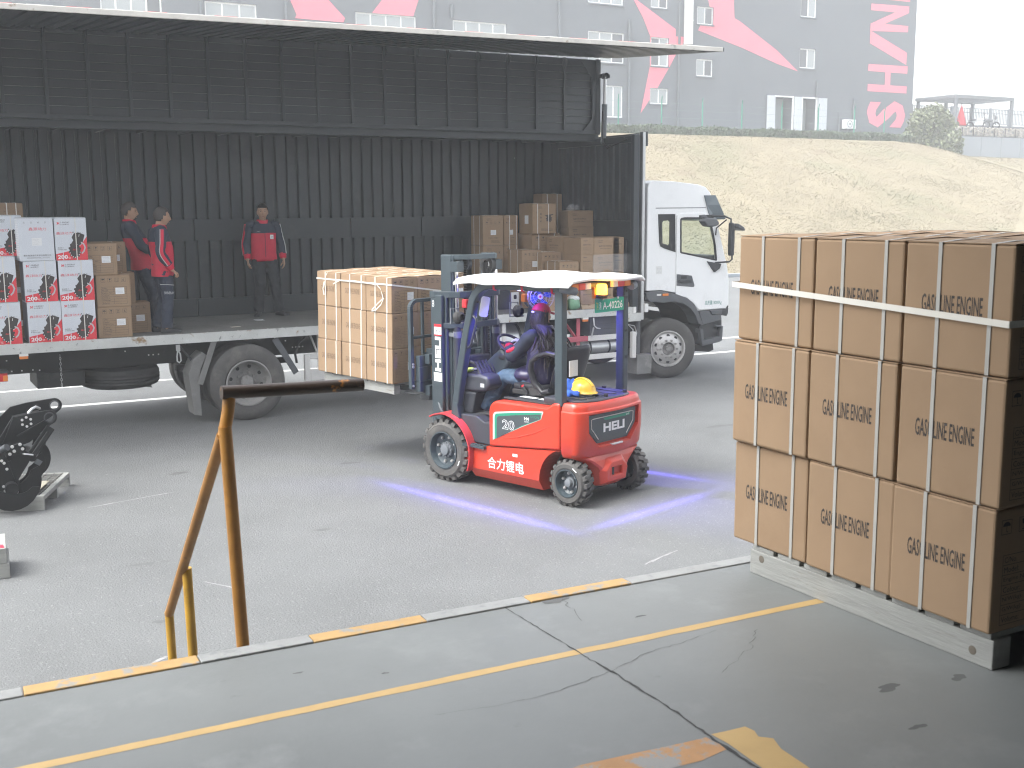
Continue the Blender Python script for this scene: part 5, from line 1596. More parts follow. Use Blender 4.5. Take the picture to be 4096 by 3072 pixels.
fp('hydraulic_hose', 'rubber_black', mb, smooth=40)
mb = MB(); mb.tube([(1.70, 0.18, 1.24), (1.62, 0.20, 1.235), (1.55, 0.19, 1.20), (1.53, 0.16, 1.10)], 0.016, 8); fp('hydraulic_hose', 'rubber_black', mb, smooth=40)
mb = MB(); mb.box(1.68, 1.80, -0.14, 0.24, 1.22, 1.30); mb.box(1.70, 1.78, -0.12, 0.2, 0.85, 1.22); fp('valve_block', 'rubber_black', mb, bevel=0.02)
# mast lettering and stickers
text(fk, 'lettering', 'HELI', 0.1, (1.925, 0.4265, 1.325), (0, 0, 1), (1, 0, 0), 'white_print', fit=(0.37, 0.085), bold=0.004)
mb = MB(); mb.box(1.868, 1.978, 0.4253, 0.4265, 1.535, 1.615); st = fp('safety_sticker', 'sticker', mb)
mb = MB(); mb.box(1.868, 1.978, 0.4253, 0.4268, 1.616, 1.645); mb.box(1.868, 1.978, 0.4253, 0.4268, 1.522, 1.534); mb.build('sticker_band', 'red_plastic', st)
mb = MB()
for uo in (0, 0.055):
    mb.tube([(1.955 - uo, 0.427, 1.60), (1.94 - uo, 0.427, 1.575), (1.945 - uo, 0.427, 1.555)], 0.0025, 5); mb.tube([(1.96 - uo, 0.427, 1.555), (1.935 - uo, 0.427, 1.585)], 0.002, 5)
mb.box(1.9215, 1.9245, 0.4266, 0.4272, 1.537, 1.613)
mb.build('print', 'black_print', st)
mb = MB(); mb.box(1.868, 1.992, 0.4253, 0.4265, 1.03, 1.125); st = fp('safety_sticker', 'sticker', mb)
mb = MB(); mb.tube([(1.97, 0.427, 1.095), (1.965, 0.427, 1.045), (1.90, 0.427, 1.045), (1.885, 0.427, 1.06), (1.93, 0.427, 1.09), (1.97, 0.427, 1.095)], 0.002, 5); mb.box(1.875, 1.985, 0.4266, 0.427, 1.108, 1.112); mb.build('print', 'black_print', st)
mb = MB(); mb.tube([(1.985 + 0.012 * math.cos(a), 0.427, 1.875 + 0.016 * math.sin(a)) for a in [k * 0.5 for k in range(13)]], 0.004, 6); mb.tube([(1.985 + 0.012 * math.cos(a), 0.427, 1.845 + 0.016 * math.sin(a)) for a in [2.2 + k * 0.5 for k in range(10)]], 0.004, 6); fp('chalk_mark', 'sticker', mb)
# carriage, side shifter, load backrest and forks
mb = MB(); mb.box(2.06, 2.13, -0.43, 0.43, 1.20, 1.31); mb.box(2.06, 2.13, -0.43, 0.43, 0.86, 0.97)
for v in (-0.30, 0.30):
    mb.box(1.98, 2.12, v - 0.02, v + 0.02, 0.90, 1.30)
fp('carriage', 'fork_grey', mb, bevel=0.006)
mb = MB(); mb.box(2.131, 2.20, -0.50, 0.50, 1.17, 1.29); mb.box(2.131, 2.20, -0.50, 0.50, 0.90, 1.01)
for v in (0.44, -0.44):
    mb.box(2.131, 2.20, v - 0.06, v + 0.06, 1.011, 1.169)
mb.box(2.10, 2.18, -0.36, 0.36, 1.31, 1.36)
fp('side_shifter', 'fork_grey', mb, bevel=0.006)
mb = MB()
bw = 0.535
for v in (bw, -bw):
    s = 1 if v > 0 else -1
    mb.box(2.205, 2.255, v - 0.022, v + 0.022, 0.93, 1.80)
    for k in range(6):
        a0, a1 = math.pi / 2 * k / 6, math.pi / 2 * (k + 1) / 6
        p = [(v - s * 0.09 + s * 0.112 * math.cos(a0), 1.80 + 0.10 * math.sin(a0)), (v - s * 0.09 + s * 0.112 * math.cos(a1), 1.80 + 0.10 * math.sin(a1)), (v - s * 0.09 + s * 0.068 * math.cos(a1), 1.80 + 0.062 * math.sin(a1)), (v - s * 0.09 + s * 0.068 * math.cos(a0), 1.80 + 0.062 * math.sin(a0))]
        mb.prism(p, 'yz', 2.205, 2.255)
mb.box(2.205, 2.255, -bw + 0.09, bw - 0.09, 1.862, 1.90)
mb.box(2.215, 2.245, -bw + 0.022, bw - 0.022, 1.47, 1.50)
for v in (-0.36, -0.18, 0.0, 0.18, 0.36):
    mb.box(2.215, 2.245, v - 0.015, v + 0.015, 1.30, 1.86)
fp('load_backrest', 'fork_grey', mb, bevel=0.004)
mb = MB()
for z in (0.965, 1.17, 1.20):
    mb.cyl((2.204, bw, z), (2.19, bw, z), 0.013, 8)
fp('backrest_bolt', 'galv', mb)
for v in (0.27, -0.27):
    mb = MB(); mb.prism([(2.26, 0.86), (2.26, 1.30), (2.30, 1.30), (2.31, 0.90), (3.30, 0.885), (3.34, 0.875), (3.34, 0.868), (2.30, 0.845)], 'xz', v - 0.055, v + 0.055); fp('fork', 'dark_metal', mb, bevel=0.006)
mb = MB(); mb.box(2.10, 2.26, -0.40, 0.40, 0.80, 0.855); mb.box(2.26, 2.5, 0.30, 0.42, 0.845, 0.86); fp('shifter_base', 'dark_metal', mb, bevel=0.01)

# wheels with lugged solid tyres
def fork_wheel(u, v_out, r, w, sgn, nl):
    ax = Vector((0, sgn, 0))
    e = sub_empty('wheel', fk)
    c = Vector((u, v_out - sgn * w, r))
    mb = MB()
    ri = r * 0.9
    mb.lathe([(r * 0.58, 0.01), (r * 0.80, 0.0), (ri * 0.985, 0.02), (ri, 0.03), (ri, w - 0.03), (ri * 0.985, w - 0.018), (r * 0.82, w), (r * 0.805, w + 0.003), (r * 0.79, w), (r * 0.66, w + 0.002), (r * 0.60, w - 0.006), (r * 0.57, w - 0.03)], c, ax, 48)
    for k in range(nl):
        for side in (0, 1):
            a0 = 2 * math.pi * (k + 0.5 * side) / nl
            da = 2 * math.pi / nl * 0.60
            q0, q1 = (0.0, 0.56) if side == 0 else (0.44, 1.0)
            pts_o, pts_i = [], []
            sk = 0.22 * 2 * math.pi / nl
            def P(rad, a, h):
                return c + Vector((math.cos(a) * rad, 0, math.sin(a) * rad)) + ax * h
            h0, h1 = w * q0 + (0.012 if side == 0 else 0), w * q1 - (0.012 if side == 1 else 0)
            vs = [P(ri - 0.004, a0, h0), P(ri - 0.004, a0 + da, h0), P(r, a0 + da * 0.93, h0 + (0.01 if side == 0 else 0)), P(r, a0 + da * 0.07, h0 + (0.01 if side == 0 else 0)),
                  P(ri - 0.004, a0 + sk, h1), P(ri - 0.004, a0 + da + sk, h1), P(r, a0 + da * 0.93 + sk, h1 - (0.01 if side == 1 else 0)), P(r, a0 + da * 0.07 + sk, h1 - (0.01 if side == 1 else 0))]
            mb.add(vs, [(0, 1, 2, 3), (4, 5, 6, 7), (0, 1, 5, 4), (1, 2, 6, 5), (2, 3, 7, 6), (3, 0, 4, 7)])
    mb.build('tyre', 'tyre', e, smooth=30)
    mb = MB()
    mb.lathe([(r * 0.585, w - 0.012), (r * 0.60, w + 0.004), (r * 0.565, w + 0.006), (r * 0.545, w - 0.01), (r * 0.50, w - 0.055), (r * 0.40, w - 0.075), (0.0, w - 0.075)], c, ax, 40)
    mb.build('rim', 'fork_grey', e, smooth=35)
    mb = MB()
    mb.lathe([(r * 0.25, w - 0.076), (r * 0.24, w - 0.05), (r * 0.18, w - 0.045), (r * 0.16, w - 0.015), (r * 0.10, w - 0.01), (0, w - 0.01)], c, ax, 24)
    if r > 0.3:
        for k in range(12):
            an = 2 * math.pi * k / 12
            p = c + Vector((math.cos(an) * r * 0.215, 0, math.sin(an) * r * 0.215))
            mb.cyl(p + ax * (w - 0.052), p + ax * (w - 0.038), 0.012, 6)
    mb.build('hub', 'steel_grey', e, smooth=40)
    mb = MB()
    nb_ = 8 if r > 0.3 else 6
    for k in range(nb_):
        an = 2 * math.pi * (k + 0.3) / nb_
        p = c + Vector((math.cos(an) * r * 0.40, 0, math.sin(an) * r * 0.40))
        mb.cyl(p + ax * (w - 0.076), p + ax * (w - 0.052), 0.016, 6)
        mb.cyl(p + ax * (w - 0.052), p + ax * (w - 0.045), 0.010, 6)
    mb.build('wheel_nut', 'rim_silver', e)['kind'] = 'stuff'
    if sgn > 0:
        mb = MB()
        an = R(205) if r > 0.3 else R(125)
        p = c + Vector((math.cos(an) * r * 0.76, 0, math.sin(an) * r * 0.76)) + ax * (w + 0.002)
        tdir = Vector((-math.sin(an), 0, math.cos(an)))
        mb.bar(p - tdir * 0.03, p + tdir * 0.03, 0.010, 0.004, (0, 1, 0))
        mb.build('chalk_mark', 'sticker', e)
fork_wheel(1.705, 0.585, 0.335, 0.20, 1, 22)
fork_wheel(1.705, -0.585, 0.335, 0.20, -1, 22)
fork_wheel(0.06, 0.53, 0.232, 0.165, 1, 18)
fork_wheel(0.06, -0.53, 0.232, 0.165, -1, 18)
mb = MB(); mb.box(-0.02, 0.14, -0.36, 0.36, 0.14, 0.32); mb.cyl((1.705, -0.4, 0.335), (1.705, 0.4, 0.335), 0.09, 12); mb.box(0.0, 1.8, -0.30, 0.30, 0.12, 0.5); fp('underbody', 'chassis_black', mb)

# dashboard, steering column and wheel, console with levers
dash = [(1.60, 0.75), (1.60, 1.10), (1.50, 1.22), (1.235, 1.425), (1.19, 1.40), (1.10, 1.27), (1.25, 1.12), (1.36, 0.95), (1.40, 0.75)]
mb = MB(); mb.prism(dash, 'xz', -0.12, 0.20); fp('dashboard', 'fork_grey', mb, bevel=0.035, seg=3, smooth=50)
mb = MB(); mb.tube([(1.36, 0.204, 1.25), (1.335, 0.212, 1.235), (1.31, 0.212, 1.18), (1.30, 0.206, 1.15)], 0.010, 8); mb.sphere((1.20, 0.204, 1.33), 0.05, 0.012, 0.03, 12, 8); fp('dash_lever', 'rubber_black', mb, smooth=50)
wc = Vector((1.215, 0.03, 1.435)); wa = Vector((-0.62, 0, 0.78)).normalized()
e1 = Vector((0, 1, 0)); e2 = wa.cross(e1)
mb = MB(); mb.tube([wc + e1 * (0.165 * math.cos(a)) + e2 * (0.165 * math.sin(a)) for a in [k * math.pi / 16 for k in range(32)]], 0.015, 8, closed=True)
for a in (R(90), R(210), R(330)):
    mb.tube([wc, wc + e1 * (0.16 * math.cos(a)) + e2 * (0.16 * math.sin(a))], 0.012, 8)
mb.lathe([(0.045, -0.02), (0.045, 0.01), (0, 0.015)], wc, wa, 16); mb.tube([wc, wc - wa * 0.2], 0.025, 8); mb.sphere(wc + e1 * 0.165 * math.cos(2.2) + e2 * 0.165 * math.sin(2.2) + wa * 0.04, 0.024, 0.024, 0.03, 10, 8)
fp('steering_wheel', 'rubber_black', mb, smooth=50)
cons = [(1.66, 0.98), (1.655, 1.115), (1.60, 1.15), (1.30, 1.165), (1.19, 1.145), (1.17, 1.05), (1.23, 0.99), (1.36, 0.975)]
mb = MB(); mb.prism(cons, 'xz', 0.205, 0.435); fp('console', 'fork_plastic', mb, bevel=0.03, seg=3, smooth=50)
mb = MB(); mb.prism([(1.64, 0.74), (1.64, 0.975), (1.36, 0.97), (1.42, 0.74)], 'xz', 0.22, 0.43); fp('console_base', 'fork_dark', mb, bevel=0.02)
mb = MB(); mb.box(1.56, 1.645, 0.431, 0.433, 0.86, 0.94); fp('sticker', 'ink_grey', mb)
mb = MB(); mb.box(1.235, 1.29, 0.436, 0.438, 1.035, 1.075); fp('sticker', 'ink_grey', mb)
mb = MB(); mb.lathe([(0.05, 0), (0.05, 0.004), (0, 0.004)], (1.55, 0.33, 1.163), (0, 0, 1), 16); fp('cup_holder', 'seal_black', mb)
for k in range(4):
    v = 0.23 + k * 0.05
    mb = MB()
    mb.tube([(1.34, v, 1.155), (1.36, v, 1.20), (1.40, v, 1.255)], [0.028, 0.020, 0.010], 8); mb.tube([(1.40, v, 1.255), (1.42, v, 1.285)], 0.015, 8)
    fp('lever', 'rubber_black', mb, smooth=50)
gl = empty('work_glove', FM @ Vector((1.48, 0.33, 1.17)), 'yellow green work glove lying on the forklift console', 'glove')
mb = MB(); mb.m = 0
mb.tube([FM @ Vector(p) for p in ((1.56, 0.39, 1.175), (1.52, 0.37, 1.185), (1.47, 0.35, 1.20))], [0.02, 0.026, 0.018], 8)
mb.build('palm', 'lime', gl, smooth=50)
mb = MB()
for k in range(4):
    mb.tube([FM @ Vector((1.48, 0.335 + k * 0.012, 1.195)), FM @ Vector((1.43, 0.32 + k * 0.016, 1.20 + 0.01 * (k % 2)))], 0.008, 6)
mb.build('fingers', 'glove_white', gl, smooth=50)
# seat
mb = MB(); mb.box(0.58, 1.03, -0.24, 0.24, 0.972, 1.03); mb.box(0.62, 0.98, -0.2, 0.2, 0.965, 0.99); fp('seat_base', 'rubber_black', mb, bevel=0.02)
mb = MB(); mb.sphere((0.82, 0, 1.07), 0.27, 0.27, 0.075, 20, 10); mb.box(0.60, 1.02, -0.24, 0.24, 1.02, 1.09); fp('seat_cushion', 'seat_black', mb, bevel=0.05, seg=4, smooth=50)
mb = MB()
rings = []
for z, u, hv, th_ in ((1.03, 0.53, 0.21, 0.08), (1.12, 0.50, 0.25, 0.11), (1.25, 0.455, 0.26, 0.11), (1.36, 0.41, 0.25, 0.10), (1.44, 0.375, 0.23, 0.085), (1.49, 0.355, 0.18, 0.06), (1.50, 0.35, 0.14, 0.03)):
    rings.append([(u + th_ * 0.5 * math.cos(a) * (1 if abs(math.cos(a)) > 0 else 1), hv * math.sin(a), z) for a in [2 * math.pi * k / 20 for k in range(20)]])
mb.loft(rings)
fp('seat_back', 'seat_black', mb, smooth=60)
mb = MB(); mb.box(0.30, 0.315, -0.13, 0.15, 1.22, 1.45, Matrix.Translation((0.34, 0, 0)) @ Matrix.Rotation(R(-17), 4, 'Y') @ Matrix.Translation((-0.34, 0, -0.1)) if False else None); fp('seat_label', 'sticker', MB().box(0.335, 0.345, 0.02, 0.15, 1.20, 1.36), bevel=0.002)
mb = MB(); mb.prism([(0.46, 1.00), (0.36, 1.10), (0.34, 1.16), (0.40, 1.16), (0.50, 1.02)], 'xz', -0.2, 0.2); fp('seat_pocket', 'rubber_black', mb, bevel=0.01)
for s in (1, -1):
    lp = [(0.50, 1.06), (0.60, 1.03), (0.69, 1.13), (0.735, 1.25), (0.72, 1.34), (0.65, 1.40), (0.52, 1.43), (0.42, 1.42)]
    mb = MB(); mb.tube([(u, s * (0.25 + (0.03 if 1.1 < z < 1.4 else 0)), z) for u, z in lp], [0.04, 0.045, 0.045, 0.042, 0.04, 0.04, 0.04, 0.035], 10, flat=0.7); fp('hip_restraint', 'seat_black', mb, smooth=60)
    mb = MB(); mb.prism([(0.72, 0.985), (0.78, 1.04), (0.72, 1.075), (0.62, 1.065), (0.56, 1.0)], 'xz', min(s * 0.245, s * 0.285), max(s * 0.245, s * 0.285)); fp('seat_hinge', 'rubber_black', mb, bevel=0.012)
mb = MB(); mb.bar((0.80, 0.265, 0.99), (0.845, 0.275, 1.075), 0.02, 0.035, (1, 0, 0)); sb_ = fp('belt_buckle', 'rubber_black', mb, bevel=0.004)
mb = MB(); mb.bar((0.84, 0.278, 1.068), (0.85, 0.279, 1.083), 0.016, 0.03, (1, 0, 0)); mb.build('release_button', 'red_plastic', sb_)

# rear lamps, beacon, number plate
for v0, sg in ((0.495, -1), (-0.425, 1)):
    for k, (m, w) in enumerate((('amber_plastic', 0.10), ('red_plastic', 0.105), ('clear_plastic', 0.085))):
        st_ = (0.0, 0.10, 0.205)[k]
        a, b_ = v0 + sg * st_, v0 + sg * (st_ + w - 0.001)
        mb = MB(); mb.box(0.02, 0.06, min(a, b_), max(a, b_), 2.088, 2.150); fp('rear_lamp', m, mb, bevel=0.008)
    mb = MB(); mb.box(0.0605, 0.10, min(v0, v0 + sg * 0.29), max(v0, v0 + sg * 0.29), 2.08, 2.13); fp('lamp_bracket', 'fork_dark', mb)
mb = MB(); mb.box(-0.03, 0.10, -0.10, 0.09, 1.985, 1.993); fp('beacon_bracket', 'steel_grey', mb)
mb = MB(); mb.box(0.06, 0.09, 0.105, 0.112, 1.99, 2.10); mb.box(0.06, 0.066, 0.02, 0.112, 1.992, 2.09); fp('beacon_plate', 'amber_plastic', mb)
mb = MB(); mb.lathe([(0.052, 0), (0.058, 0.01), (0.058, 0.028), (0.052, 0.034), (0, 0.034)], (0.02, 0.045, 1.994), (0, 0, 1), 24); fp('beacon_base', 'rubber_black', mb, smooth=40)
mb = MB(); mb.lathe([(0.052, 0), (0.052, 0.085), (0.044, 0.100), (0, 0.104)], (0.02, 0.045, 2.029), (0, 0, 1), 24); fp('beacon_lens', 'beacon', mb, smooth=40)
mb = MB(); mb.prism(rrect(-0.405, 0.055, -0.067, 0.067, 0.012), 'yz', 0.092, 0.098)
mb.v = [(x, y_, z + 1.910) for x, y_, z in mb.v]
npl = fp('number_plate', 'plate_green', mb)
text(npl, 'plate_number', 'A-40226', 0.1, (0.0915, -0.225, 1.907), (0, -1, 0), (0, 0, 1), 'white_print', fit=(0.32, 0.075), bold=0.0015)
text(npl, 'plate_number', '厂内', 0.05, (0.0915, 0.025, 1.91), (0, -1, 0), (0, 0, 1), 'plate_yellow', fit=(0.035, 0.08))
text(npl, 'plate_number', '渝', 0.05, (0.0915, -0.025, 1.91), (0, -1, 0), (0, 0, 1), 'white_print', fit=(0.035, 0.075))
mb = MB()
for v in (-0.06, -0.30):
    mb.cyl((0.0925, v, 1.975), (0.080, v, 1.975), 0.013, 8)
mb.build('plate_bolt', 'galv', npl)
mb = MB(); mb.prism(rrect(-0.402, 0.052, -0.064, 0.064, 0.011) + rrect(-0.397, 0.047, -0.059, 0.059, 0.009)[::-1], 'yz', 0.0908, 0.0919) if False else None
mb = MB(); mb.box(0.098, 0.12, -0.45, -0.12, 1.90, 1.925); mb.box(0.098, 0.125, -0.45, -0.40, 1.84, 1.98); fp('plate_bracket', 'fork_dark', mb)
# fan, work lamps, indicators, mirror and grab handle
fc = Vector((0.93, -0.10, 1.955)); fa = Vector((-0.5, 0.87, 0)).normalized()
f1 = Vector((0, 0, 1)); f2 = fa.cross(f1)
fn_ = sub_empty('fan', fk)
mb = MB()
for k in range(4):
    a0 = 2 * math.pi * k / 4 + 0.4
    ptsb = []
    for t, rr, tw in ((-0.35, 0.03, -0.010), (-0.55, 0.07, -0.014), (-0.50, 0.105, -0.012), (0.0, 0.12, 0.0), (0.45, 0.10, 0.012), (0.35, 0.05, 0.010), (0.2, 0.03, 0.006)):
        ptsb.append(fc + (f1 * math.cos(a0 + t) + f2 * math.sin(a0 + t)) * rr + fa * tw)
    mb.face(ptsb)
o = mb.build('blade', 'fan_blue', fn_)
sd_ = o.modifiers.new('solid', 'SOLIDIFY'); sd_.thickness = 0.003
mb = MB(); mb.lathe([(0.03, -0.015), (0.03, 0.022), (0, 0.025)], fc, fa, 16); mb.build('hub', 'sticker', fn_, smooth=40)
mb = MB(); mb.lathe([(0.014, 0.0255), (0.0, 0.027)], fc, fa, 12); mb.build('emblem', 'red_plastic', fn_)
mb = MB()
for rr in (0.135, 0.10, 0.065):
    mb.tube([fc + (f1 * math.cos(a) + f2 * math.sin(a)) * rr + fa * (0.045 - 0.02 * (rr > 0.12)) for a in [k * math.pi / 16 for k in range(32)]], 0.0022, 5, closed=True)
mb.tube([fc + (f1 * math.cos(a) + f2 * math.sin(a)) * 0.135 - fa * 0.03 for a in [k * math.pi / 16 for k in range(32)]], 0.0022, 5, closed=True)
for k in range(20):
    a = 2 * math.pi * k / 20
    q = f1 * math.cos(a) + f2 * math.sin(a)
    mb.tube([fc + q * 0.03 + fa * 0.05, fc + q * 0.10 + fa * 0.045, fc + q * 0.135 + fa * 0.02, fc + q * 0.135 - fa * 0.03], 0.0014, 4)
mb.build('guard', 'galv', fn_)
mb = MB(); mb.tube([fc - fa * 0.03, fc - fa * 0.06 + Vector((0, 0, 0.05)), (1.0, -0.2, 2.09)], 0.012, 8); mb.build('bracket', 'rubber_black', fn_, smooth=40)
for s in (1, -1):
    mb = MB(); mb.box(1.43, 1.50, s * 0.455 - 0.035, s * 0.455 + 0.035, 1.845, 1.935); fp('indicator_lamp', 'red_plastic' if s > 0 else 'amber_plastic', mb, bevel=0.015, seg=3)
    mb = MB(); mb.lathe([(0.035, -0.045), (0.062, -0.02), (0.068, 0.03), (0.06, 0.04), (0, 0.042)], (1.56, s * 0.46, 1.74), (1, 0, -0.1), 20); hl = fp('work_lamp', 'rubber_black', mb, smooth=40)
    mb = MB(); mb.tube([(1.63, s * 0.52, 1.83), (1.64, s * 0.40, 1.83), (1.63, s * 0.39, 1.68), (1.62, s * 0.53, 1.68)], 0.008, 8, closed=True); mb.tube([(1.63, s * 0.46, 1.68), (1.50, s * 0.47, 1.69)], 0.008, 8); mb.build('lamp_guard', 'steel_grey', hl, smooth=40)
    mb = MB(); mb.bar((1.47, s * 0.455, 1.845), (1.43, s * 0.47, 1.80), 0.02, 0.02); fp('lamp_arm', 'fork_dark', mb)
mb = MB(); mb.prism(rrect(-0.045, 0.045, -0.105, 0.105, 0.025), 'yz', -0.012, 0.0)
Mm = Matrix.Translation((1.185, 0.475, 1.875)) @ Matrix.Rotation(R(-38), 4, 'Z') @ Matrix.Rotation(R(10), 4, 'X')
mb.v = [tuple(Mm @ Vector(p)) for p in mb.v]
mr_ = fp('mirror', 'mirror_glass', mb, bevel=0.004)
mb = MB(); mb.prism(rrect(-0.048, 0.048, -0.108, 0.108, 0.027), 'yz', 0.0005, 0.02)
mb.v = [tuple(Mm @ Vector(p)) for p in mb.v]
mb.build('mirror_shell', 'rubber_black', mr_, bevel=0.006)
mb = MB(); mb.tube([(1.20, 0.475, 1.90), (1.26, 0.47, 1.92), (1.33, 0.47, 1.90)], 0.010, 8); fp('mirror_arm', 'rubber_black', mb, smooth=40)
mb = MB(); mb.tube([(1.40, 0.48, 1.79), (1.32, 0.50, 1.775), (1.275, 0.50, 1.74), (1.285, 0.50, 1.68), (1.36, 0.50, 1.47), (1.39, 0.50, 1.445), (1.44, 0.48, 1.45)], 0.013, 10); fp('grab_handle', 'fork_plastic', mb, smooth=50)
mb = MB(); mb.box(0.80, 0.975, 0.285, 0.325, 2.045, 2.068); fp('blue_light_bar', 'blue_lamp', mb, bevel=0.006)
mb = MB(); mb.lathe([(0.02, 0.02), (0.10, 0.0), (0.11, 0.02), (0.06, 0.05), (0, 0.05)], (0.888, 0.305, 2.07), (0, 0, 1), 20); fp('light_housing', 'fork_dark', mb, smooth=40)

# --- the lit blue lamps: one under the roof, three that draw the safety lines on the ground
def lamp(name, kind, pos, energy, color, **k):
    d = bpy.data.lights.new(name, kind)
    d.energy = energy
    d.color = color
    for a, b_ in k.items(): setattr(d, a, b_)
    o = bpy.data.objects.new(name, d)
    COL.objects.link(o)
    o.parent = fk
    o.location = pos
    return o
l1 = lamp('blue_light', 'POINT', (0.888, 0.295, 2.02), 3.5, (0.13, 0.10, 1.0), shadow_soft_size=0.03)
def spill(pos, to, e, size):
    o = lamp('blue_spill', 'SPOT', pos, e, (0.12, 0.09, 1.0), spot_size=R(size), spot_blend=0.8, shadow_soft_size=0.02)
    o.rotation_euler = (Vector(to) - Vector(pos)).to_track_quat('-Z', 'Y').to_euler()
spill((0.60, -0.33, 2.045), (0.16, -0.44, 1.45), 75, 62)
spill((0.888, 0.30, 2.02), (1.48, 0.45, 1.35), 26, 60)
mb = MB(); mb.box(0.53, 0.67, -0.36, -0.30, 2.055, 2.085); fp('light_housing', 'fork_dark', mb, bevel=0.006)
l2 = lamp('beacon_light', 'POINT', (-0.075, 0.045, 2.09), 0.5, (1.0, 0.40, 0.05), shadow_soft_size=0.05)

def line_lamp(pos, aim0, aim1, energy, width=0.032, halo=0.12):
    """spot whose light is shaped by its lens into a line from aim0 to aim1 on the ground (local coordinates)"""
    pos, a, b_ = Vector(pos), Vector(aim0), Vector(aim1)
    mid = (a + b_) / 2
    z = (pos - mid).normalized()
    x = (b_ - a); x = (x - z * x.dot(z)).normalized()
    y = z.cross(x)
    d = bpy.data.lights.new('line_light', 'SPOT')
    d.energy = energy
    d.color = (0.17, 0.13, 1.0)
    half = max((a - pos).angle(mid - pos), (b_ - pos).angle(mid - pos))
    d.spot_size = min(R(170), 2 * half * 1.35)
    d.spot_blend = 0.05
    d.shadow_soft_size = 0.004
    d.use_nodes = True
    N, L = d.node_tree.nodes, d.node_tree.links
    em = N['Emission']
    tc = N.new('ShaderNodeTexCoord')
    sp = N.new('ShaderNodeSeparateXYZ')
    L.new(tc.outputs['Normal'], sp.inputs[0])
    def math_(op, a_, b=None):
        n = N.new('ShaderNodeMath'); n.operation = op
        for i, v in enumerate((a_, b)):
            if v is None: continue
            if isinstance(v, (int, float)): n.inputs[i].default_value = v
            else: L.new(v, n.inputs[i])
        return n.outputs[0]
    zz = math_('ABSOLUTE', sp.outputs['Z'])
    px_ = math_('DIVIDE', sp.outputs['X'], zz)
    py_ = math_('DIVIDE', sp.outputs['Y'], zz)
    g = lambda s_, w: math_('EXPONENT', math_('MULTIPLY', math_('MULTIPLY', math_('DIVIDE', s_, w), math_('DIVIDE', s_, w)), -1.0))
    tl_ = math.tan(half)
    along = math_('EXPONENT', math_('MULTIPLY', math_('POWER', math_('ABSOLUTE', math_('DIVIDE', px_, tl_ * 0.86)), 4.0), -1.0))
    core = math_('ADD', g(py_, width), math_('MULTIPLY', g(py_, halo), 0.22))
    L.new(math_('MULTIPLY', math_('MULTIPLY', core, along), 1.0), em.inputs['Strength'])
    o = bpy.data.objects.new('line_light', d)
    COL.objects.link(o)
    o.parent = fk
    M = Matrix((x, y, z)).transposed().to_4x4()
    M.translation = pos
    o.matrix_local = M
    return o
line_lamp((0.75, 0.560, 2.03), (2.25, 1.06, 0), (-0.62, 1.16, 0), 400)
line_lamp((0.0, 0.15, 2.03), (-0.60, 1.02, 0), (-0.68, -0.95, 0), 300)
line_lamp((0.75, -0.55, 2.03), (2.0, -1.02, 0), (-0.50, -1.25, 0), 300)

# hard hat and blue cloth on the rear deck
hh = empty('hard_hat', FM @ Vector((0.20, 0.11, 1.035)), 'yellow hard hat resting on the rear deck of the forklift', 'hard hat', rot=(0, 0, FROT), local=True)
mb = MB()
rings = []
for t in range(0, 9):
    a = R(90) * t / 8
    rings.append([(0.140 * math.cos(a) * math.cos(p) if t < 8 else 0.001 * math.cos(p), 0.115 * math.cos(a) * math.sin(p) if t < 8 else 0.001 * math.sin(p), 0.04 + 0.118 * math.sin(a)) for p in [2 * math.pi * k / 32 for k in range(32)]])
rings.insert(0, [(0.150 * math.cos(p) * (1.08 if math.cos(p) < -0.3 else 1), 0.122 * math.sin(p), 0.030) for p in [2 * math.pi * k / 32 for k in range(32)]])
rings.insert(0, [(x * 1.02, y_ * 1.02, 0.024) for x, y_, z in rings[0]])
mb.loft(rings)
mb.build('shell', 'helmet_yellow', hh, smooth=60)
mb = MB(); mb.tube([(0.142 * math.cos(a), 0, 0.046 + 0.120 * math.sin(a)) for a in [R(25 + 13 * k) for k in range(11)]], 0.016, 8, flat=0.6); mb.build('ridge', 'helmet_yellow', hh, smooth=60)
mb = MB(); mb.lathe([(0.10, -0.004), (0.105, 0.012), (0.10, 0.026)], (0, 0, 0), (0, 0, 1), 24); mb.build('headband', 'pad_white', hh, smooth=50)
bc = empty('cloth', FM @ Vector((0.33, 0.14, 1.04)), 'crumpled blue cloth beside the yellow hard hat behind the seat', 'cloth', rot=(0, 0, FROT), local=True)
mb = MB()
rc_ = random.Random(2)
mb.sphere((0, 0, 0.05), 0.10, 0.13, 0.085, 22, 14, fn=lambda v: v * (1 + 0.22 * math.sin(v.x * 70 + v.y * 30) * math.cos(v.z * 60 + v.y * 45)))
mb.sphere((-0.08, 0.09, 0.015), 0.11, 0.10, 0.035, 18, 10, fn=lambda v: v * (1 + 0.3 * math.sin(v.x * 60 + v.y * 50)))
mb.build('folds', 'blue_cloth', bc, smooth=70)

